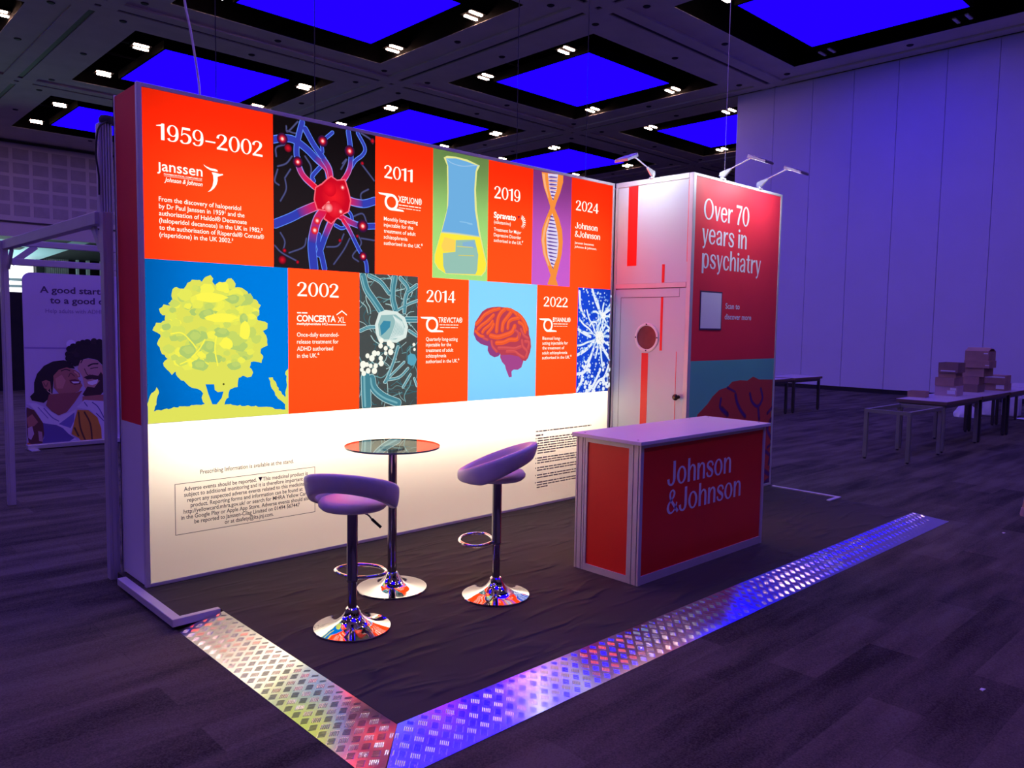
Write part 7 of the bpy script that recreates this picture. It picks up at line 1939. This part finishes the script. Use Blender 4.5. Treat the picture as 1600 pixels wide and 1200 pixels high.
MB('frame').box(3.0, 3.1, 3.17, 3.25, FLOOR, 2.32).build('post', t)
MB('frame').bar((-0.02, 3.21, 2.10), (0.17, 3.21, 2.26), 0.03, 0.05).build('brace', t)
# ribbed upright with its cable standing behind the wall's edge
t = thing('ribbed_upright', 'grey ribbed upright rising behind the left edge of the display wall', 'post', (-0.035, 0.56, 2.295))
mb = MB('frame')
for q in range(5):
    mb.box(-0.052 + q * 0.016, -0.041 + q * 0.016, 0.53, 0.60, 2.296, 2.85)
mb.box(-0.054, 0.03, 0.545, 0.60, 2.296, 2.84)
mb.build('profile', t, bevel=0.002)
MB('rubber').lathe([(0.001, 2.85), (0.045, 2.85), (0.05, 2.88), (0.04, 2.90), (0.001, 2.905)], 0.005, 0.56, 16).build('cap', t, smooth=50)
MB('rubber').tube(smooth_path([(-0.01, 0.52, 2.86), (-0.062, 0.51, 2.80), (-0.075, 0.52, 2.65), (-0.062, 0.52, 2.52), (-0.062, 0.52, 2.40)], 6), 0.006, 8).build('cable', t, smooth=60)

# roll-up banner
bx0, bx1, byy, bz1 = 0.716, 2.02, 6.43, 2.19
t = thing('roll_up_banner', 'lavender roll-up banner with a smiling couple behind the booth frame', 'banner', ((bx0 + bx1) / 2, byy, FLOOR))
pts = []
r = 0.10
for q in range(7):
    a = PI - q * PI / 12
    pts.append((bx0 + r + r * math.cos(a), bz1 - r + r * math.sin(a)))
for q in range(7):
    a = PI / 2 - q * PI / 12
    pts.append((bx1 - r + r * math.cos(a), bz1 - r + r * math.sin(a)))
pts += [(bx1, 0.02), (bx0, 0.02)]
mb = MB('banner')
n = len(pts)
mb.add([(x, byy, z) for x, z in pts] + [(x, byy + 0.02, z) for x, z in pts], [tuple(range(n - 1, -1, -1)), tuple(range(n, 2 * n))] + [(i, (i + 1) % n, (i + 1) % n + n, i + n) for i in range(n)])
mb.build('sheet', t)
mb = MB('print')
pb = plane_xz(byy)
artwork(mb, ART['COUPLE'], pb, 0.002, 0.0001)
o = mb.build('couple_photo', t)
l = ORIGIN[t.name]
clip(o, ((0, -1, bx0 + 0.003 - l.x), (0, 1, bx1 - l.x), (2, -1, 0.025 - l.z)))
o['label'] = 'printed photo of two smiling people leaning together'
mb = MB('inkp')
text(mb, 'A good start', 0.906, 1.943, 0.084, pb, width=0.706, bold=0.022, depth=0.002)
text(mb, 'to a good d', 1.016, 1.812, 0.084, pb, width=0.630, bold=0.022, depth=0.002)
mb.build('lettering', t)
mb = MB('inkm')
text(mb, 'Help adults with ADHD', 0.963, 1.690, 0.052, pb, width=0.690, bold=0.006, depth=0.002)
mb.build('caption', t)
mb = MB('alu')
mb.box(bx0 - 0.005, bx1 + 0.005, byy - 0.04, byy + 0.05, FLOOR + 0.012, 0.02)
mb.build('base', t, bevel=0.006)
for x in (bx0 + 0.03, bx1 - 0.2):
    MB('alu').box(x - 0.02, x + 0.08, byy - 0.18, byy + 0.14, FLOOR + 0.0005, FLOOR + 0.012).build('foot', t)

# ================================================================== tables, boxes and litter on the right
def steel_table(x0, x1, y0, y1, zt, label, m='steel', top=True, cat='table'):
    t = thing('folding_table' if top else 'table_frame', label, cat, ((x0 + x1) / 2, (y0 + y1) / 2, FLOOR), 'work tables along the partition')
    w = 0.046
    for x in (x0, x1 - w):
        for y in (y0, y1 - w):
            MB(m).box(x, x + w, y, y + w, FLOOR + 0.02, zt - w - 0.001).build('leg', t)
            MB('rubber').lathe([(0.016, FLOOR + 0.0005), (0.018, FLOOR + 0.02)], x + w / 2, y + w / 2, 12).build('foot', t)
    mb = MB(m)
    mb.box(x0, x1, y0, y0 + w, zt - w, zt).box(x0, x1, y1 - w, y1, zt - w, zt).box(x0, x0 + w, y0 + w, y1 - w, zt - w, zt).box(x1 - w, x1, y0 + w, y1 - w, zt - w, zt)
    mb.build('rail', t)
    if top:
        mb = MB('tabletop', 'tableedge')
        a = 0.03
        mb.box(x0 - a, x1 + a, y0 - a, y1 + a, zt + 0.044, zt + 0.049, 0).box(x0 - a, x1 + a, y0 - a, y1 + a, zt + 0.001, zt + 0.0438, 1)
        mb.build('tabletop', t)
    return t
steel_table(8.79, 9.95, -1.25, -0.67, 0.61, 'olive metal table frame without a top, in front of the row of tables', 'steelgr', False, 'table frame')
steel_table(10.16, 11.66, -1.21, -0.60, 0.615, 'first brown-edged work table behind the bare table frame', 'steelgr')
steel_table(11.74, 13.06, -1.22, -0.62, 0.615, 'second work table in the row, under the tallest box stack')
steel_table(13.14, 14.50, -1.24, -0.64, 0.615, 'third work table in the row, at the right edge of the photo')
steel_table(14.62, 15.9, -1.26, -0.66, 0.615, 'last work table in the row, past the right edge')
steel_table(11.86, 13.02, 2.55, 3.15, 0.61, 'dark work table half hidden behind the cabin front')
steel_table(13.28, 14.42, 2.55, 3.15, 0.61, 'dark work table standing clear to the right of the cabin')

TZ = 0.6645
def box(x, y, z, lx, ly, h, label, m='card', rot=0.0, flaps=False, tape=None, openbox=False, group='cardboard boxes on the work tables'):
    t = thing('cardboard_box', label, 'box', (x, y, z), group, rotz=rot, local=True)
    mb = MB(m, 'cardd')
    a, b = lx / 2, ly / 2
    if openbox or flaps:
        w = 0.006
        mb.box(-a, a, -b, b, 0.0005, w).box(-a, -a + w, -b, b, w, h).box(a - w, a, -b, b, w, h).box(-a + w, a - w, -b, -b + w, w, h).box(-a + w, a - w, b - w, b, w, h)
        mb.box(-a + w, a - w, -b + w, b - w, w, h * 0.6, 1)
    else:
        mb.box(-a, a, -b, b, 0.0005, h)
    mb.build('carton', t)
    if flaps:
        f = MB(m)
        f.add([(-a, -b, h), (-a, b, h), (-a + 0.15, b, h + 0.055), (-a + 0.15, -b, h + 0.055)], [(0, 1, 2, 3)])
        f.add([(a, -b, h), (a, b, h), (a - 0.13, b, h + 0.045), (a - 0.13, -b, h + 0.045)], [(0, 1, 2, 3)])
        o = f.build('flap', t)
        sd = o.modifiers.new('thick', 'SOLIDIFY')
        sd.thickness = 0.005
    if tape:
        for (u0, u1, z0, z1) in tape:
            MB('tape').box(-a - 0.0012, -a - 0.0002, u0, u1, z0, z1).build('label_sticker', t)
    return t
# left stack, first table
bx, by = 11.46, -0.84
z = TZ
box(bx + 0.02, by, z, 0.36, 0.30, 0.150, 'pinkish cardboard box at the bottom of the left stack', 'cardp', 0.05, tape=[(-0.14, -0.06, 0.09, 0.125), (-0.13, -0.02, 0.03, 0.085)])
z += 0.1505
box(bx, by, z, 0.36, 0.27, 0.125, 'brown box second from the bottom of the left stack', 'card', -0.04)
z += 0.1255
box(bx + 0.01, by - 0.01, z, 0.34, 0.24, 0.075, 'flat brown box third from the bottom of the left stack', 'card', 0.03)
z += 0.0755
box(bx - 0.01, by - 0.03, z, 0.36, 0.27, 0.150, 'grey open box on top of the left stack', 'cardd', 0.02, openbox=True, tape=[(-0.10, 0.10, 0.02, 0.035)])
# tall stack, second table
bx, by = 12.66, -0.86
z = TZ
box(bx, by + 0.07, z, 0.38, 0.32, 0.130, 'brown box at the bottom of the tallest stack', 'cardd', 0.0)
z += 0.1305
box(bx, by + 0.06, z, 0.38, 0.30, 0.125, 'brown box second from the bottom of the tallest stack', 'card', 0.06)
z += 0.1255
box(bx + 0.02, by, z, 0.42, 0.36, 0.140, 'wide brown box in the middle of the tallest stack', 'card', -0.05)
z += 0.1405
box(bx - 0.02, by - 0.06, z, 0.40, 0.36, 0.115, 'brown box second from the top of the tallest stack', 'card', 0.02, tape=[(-0.18, -0.12, 0.04, 0.05)])
z += 0.1155
box(bx, by - 0.05, z, 0.38, 0.34, 0.150, 'brown box with raised flaps crowning the tallest stack', 'card', 0.0, flaps=True, tape=[(-0.16, -0.10, 0.11, 0.125)])
# right stack, third table
bx, by = 13.42, -0.97
box(bx, by, TZ, 0.38, 0.34, 0.115, 'brown box at the bottom of the low right stack', 'card', 0.0, tape=[(-0.16, -0.04, 0.03, 0.10)])
box(bx - 0.02, by, TZ + 0.1155, 0.38, 0.34, 0.140, 'brown box with white tape on top of the low right stack', 'card', 0.04, tape=[(-0.16, 0.14, 0.10, 0.125)])
box(10.72, -0.66, TZ, 0.22, 0.24, 0.085, 'small open cardboard box alone on the first work table', 'card', 0.1, openbox=True)

def crumple(name, x, y, rx, ry, h, label, cat, group=None, seed=0):
    random.seed(seed)
    n, m = 28, 10
    vs, fs = [], []
    ph = [random.uniform(0, 6.28) for _ in range(8)]
    for j in range(m + 1):
        e = j / m * PI / 2
        for i in range(n):
            a = 2 * PI * i / n
            k = 1 + 0.16 * math.sin(3 * a + ph[0] + 2 * e) + 0.10 * math.sin(7 * a + ph[1] - 3 * e) + 0.06 * math.sin(11 * a + ph[2])
            vs.append((x + rx * math.cos(a) * math.cos(e) * k, y + ry * math.sin(a) * math.cos(e) * k, FLOOR + 0.001 + h * math.sin(e) * (0.9 + 0.12 * math.sin(5 * a + ph[3]))))
    for j in range(m):
        for i in range(n):
            i2 = (i + 1) % n
            fs.append((j * n + i, j * n + i2, (j + 1) * n + i2, (j + 1) * n + i))
    o = MB('plastic').add(vs, fs).build(name, smooth=50, at=(x, y, FLOOR))
    return tag(o, label, cat, group)
crumple('plastic_bag', 15.6, 0.10, 0.16, 0.22, 0.26, 'white crumpled plastic bag lying on the floor behind the first work table', 'bag', seed=2)
for q, (x, y) in enumerate(((16.3, -0.10), (16.5, -0.46), (16.7, -0.82))):
    lab = ('leftmost wrapped bundle of clear plastic standing behind the tables', 'middle wrapped bundle of clear plastic standing behind the tables', 'rightmost wrapped bundle of clear plastic standing behind the tables')[q]
    t = thing('wrapped_bundle', lab, 'bundle', (x, y, FLOOR), 'plastic bundles behind the tables')
    mb = MB('plastic')
    mb.box(x - 0.14, x + 0.14, y - 0.15, y + 0.15, FLOOR + 0.001, FLOOR + 0.46)
    mb.build('bundle', t, bevel=0.04, seg=3)
    MB('tape').box(x - 0.145, x + 0.145, y - 0.155, y + 0.155, FLOOR + 0.36, FLOOR + 0.39).build('strap', t)
crumple('plastic_sheet', 16.2, -0.95, 0.16, 0.30, 0.035, 'flat white scrap of plastic on the floor by the bundles', 'scrap', seed=9)
for q, (x, y, lab) in enumerate(((5.863, -3.054, 'tiny white scrap of litter on the carpet right of the ramp end'), (2.478, -3.834, 'tiny white scrap of litter on the carpet in the right foreground'), (0.02, -1.0, None))):
    if lab:
        o = MB('tape').prism([(x - 0.018, y - 0.006), (x + 0.016, y - 0.010), (x + 0.012, y + 0.008), (x - 0.010, y + 0.009)], FLOOR + 0.0005, FLOOR + 0.004).build('litter_scrap', at=(x, y, FLOOR))
        tag(o, lab, 'litter', 'litter on the carpet')
# pale wooden leg at the right edge
t = thing('wooden_stand', 'pale wooden leg with a reddish foot at the right edge of the photo', 'wooden stand', (6.72, -3.01, FLOOR))
MB('wood').bar((6.715, -3.005, 0.02), (6.80, -3.05, 0.62), 0.045, 0.03).build('leg', t, bevel=0.004)
MB('cardp').lathe([(0.035, FLOOR + 0.0005), (0.040, FLOOR + 0.02), (0.030, 0.03)], 6.715, -3.005, 16).build('foot', t, smooth=50)
MB('wood').bar((7.05, -3.35, FLOOR + 0.001), (6.98, -3.30, 0.62), 0.045, 0.03).build('leg', t, bevel=0.004)
MB('wood').bar((6.76, -3.02, 0.60), (7.02, -3.34, 0.60), 0.04, 0.03).build('crossbar', t, bevel=0.004)

# ------------------------------------------------------------------ suspension wires and the hanging cable
def wire(x, y, z0, z1, label, r=0.0035, m='dark'):
    o = MB(m).tube([(x, y, z0), (x, y, z1)], r, 8).build('suspension_wire', at=(x, y, z0))
    tag(o, label, 'wire', 'suspension wires')
for px, lab in ((0.623, 'thin dark wire rising from the left end of the display wall'), (1.353, 'thin dark wire rising above the nerve cell picture'), (3.394, 'thin dark wire rising above the middle of the display wall'), (4.340, 'thin dark wire rising above the right end of the display wall')):
    wire(px, 0.36, H, CEIL + 0.9, lab)
wire(5.485, -0.50, H, CEIL + 0.6, 'thin pale wire rising from the cabin beside its middle lamp', 0.003, 'alup')
o = MB('alup').tube(smooth_path([(0.487, 0.3, H), (0.485, 0.3, 3.15), (0.44, 0.3, 3.45), (0.395, 0.3, 3.70), (0.37, 0.3, 4.2), (0.37, 0.3, 6.0), (0.37, 0.3, CEIL - 0.001)], 6), 0.008, 8).build('power_cable', smooth=60, at=(0.487, 0.3, H))
tag(o, 'curving grey cable coming down to the top of the display wall', 'cable')
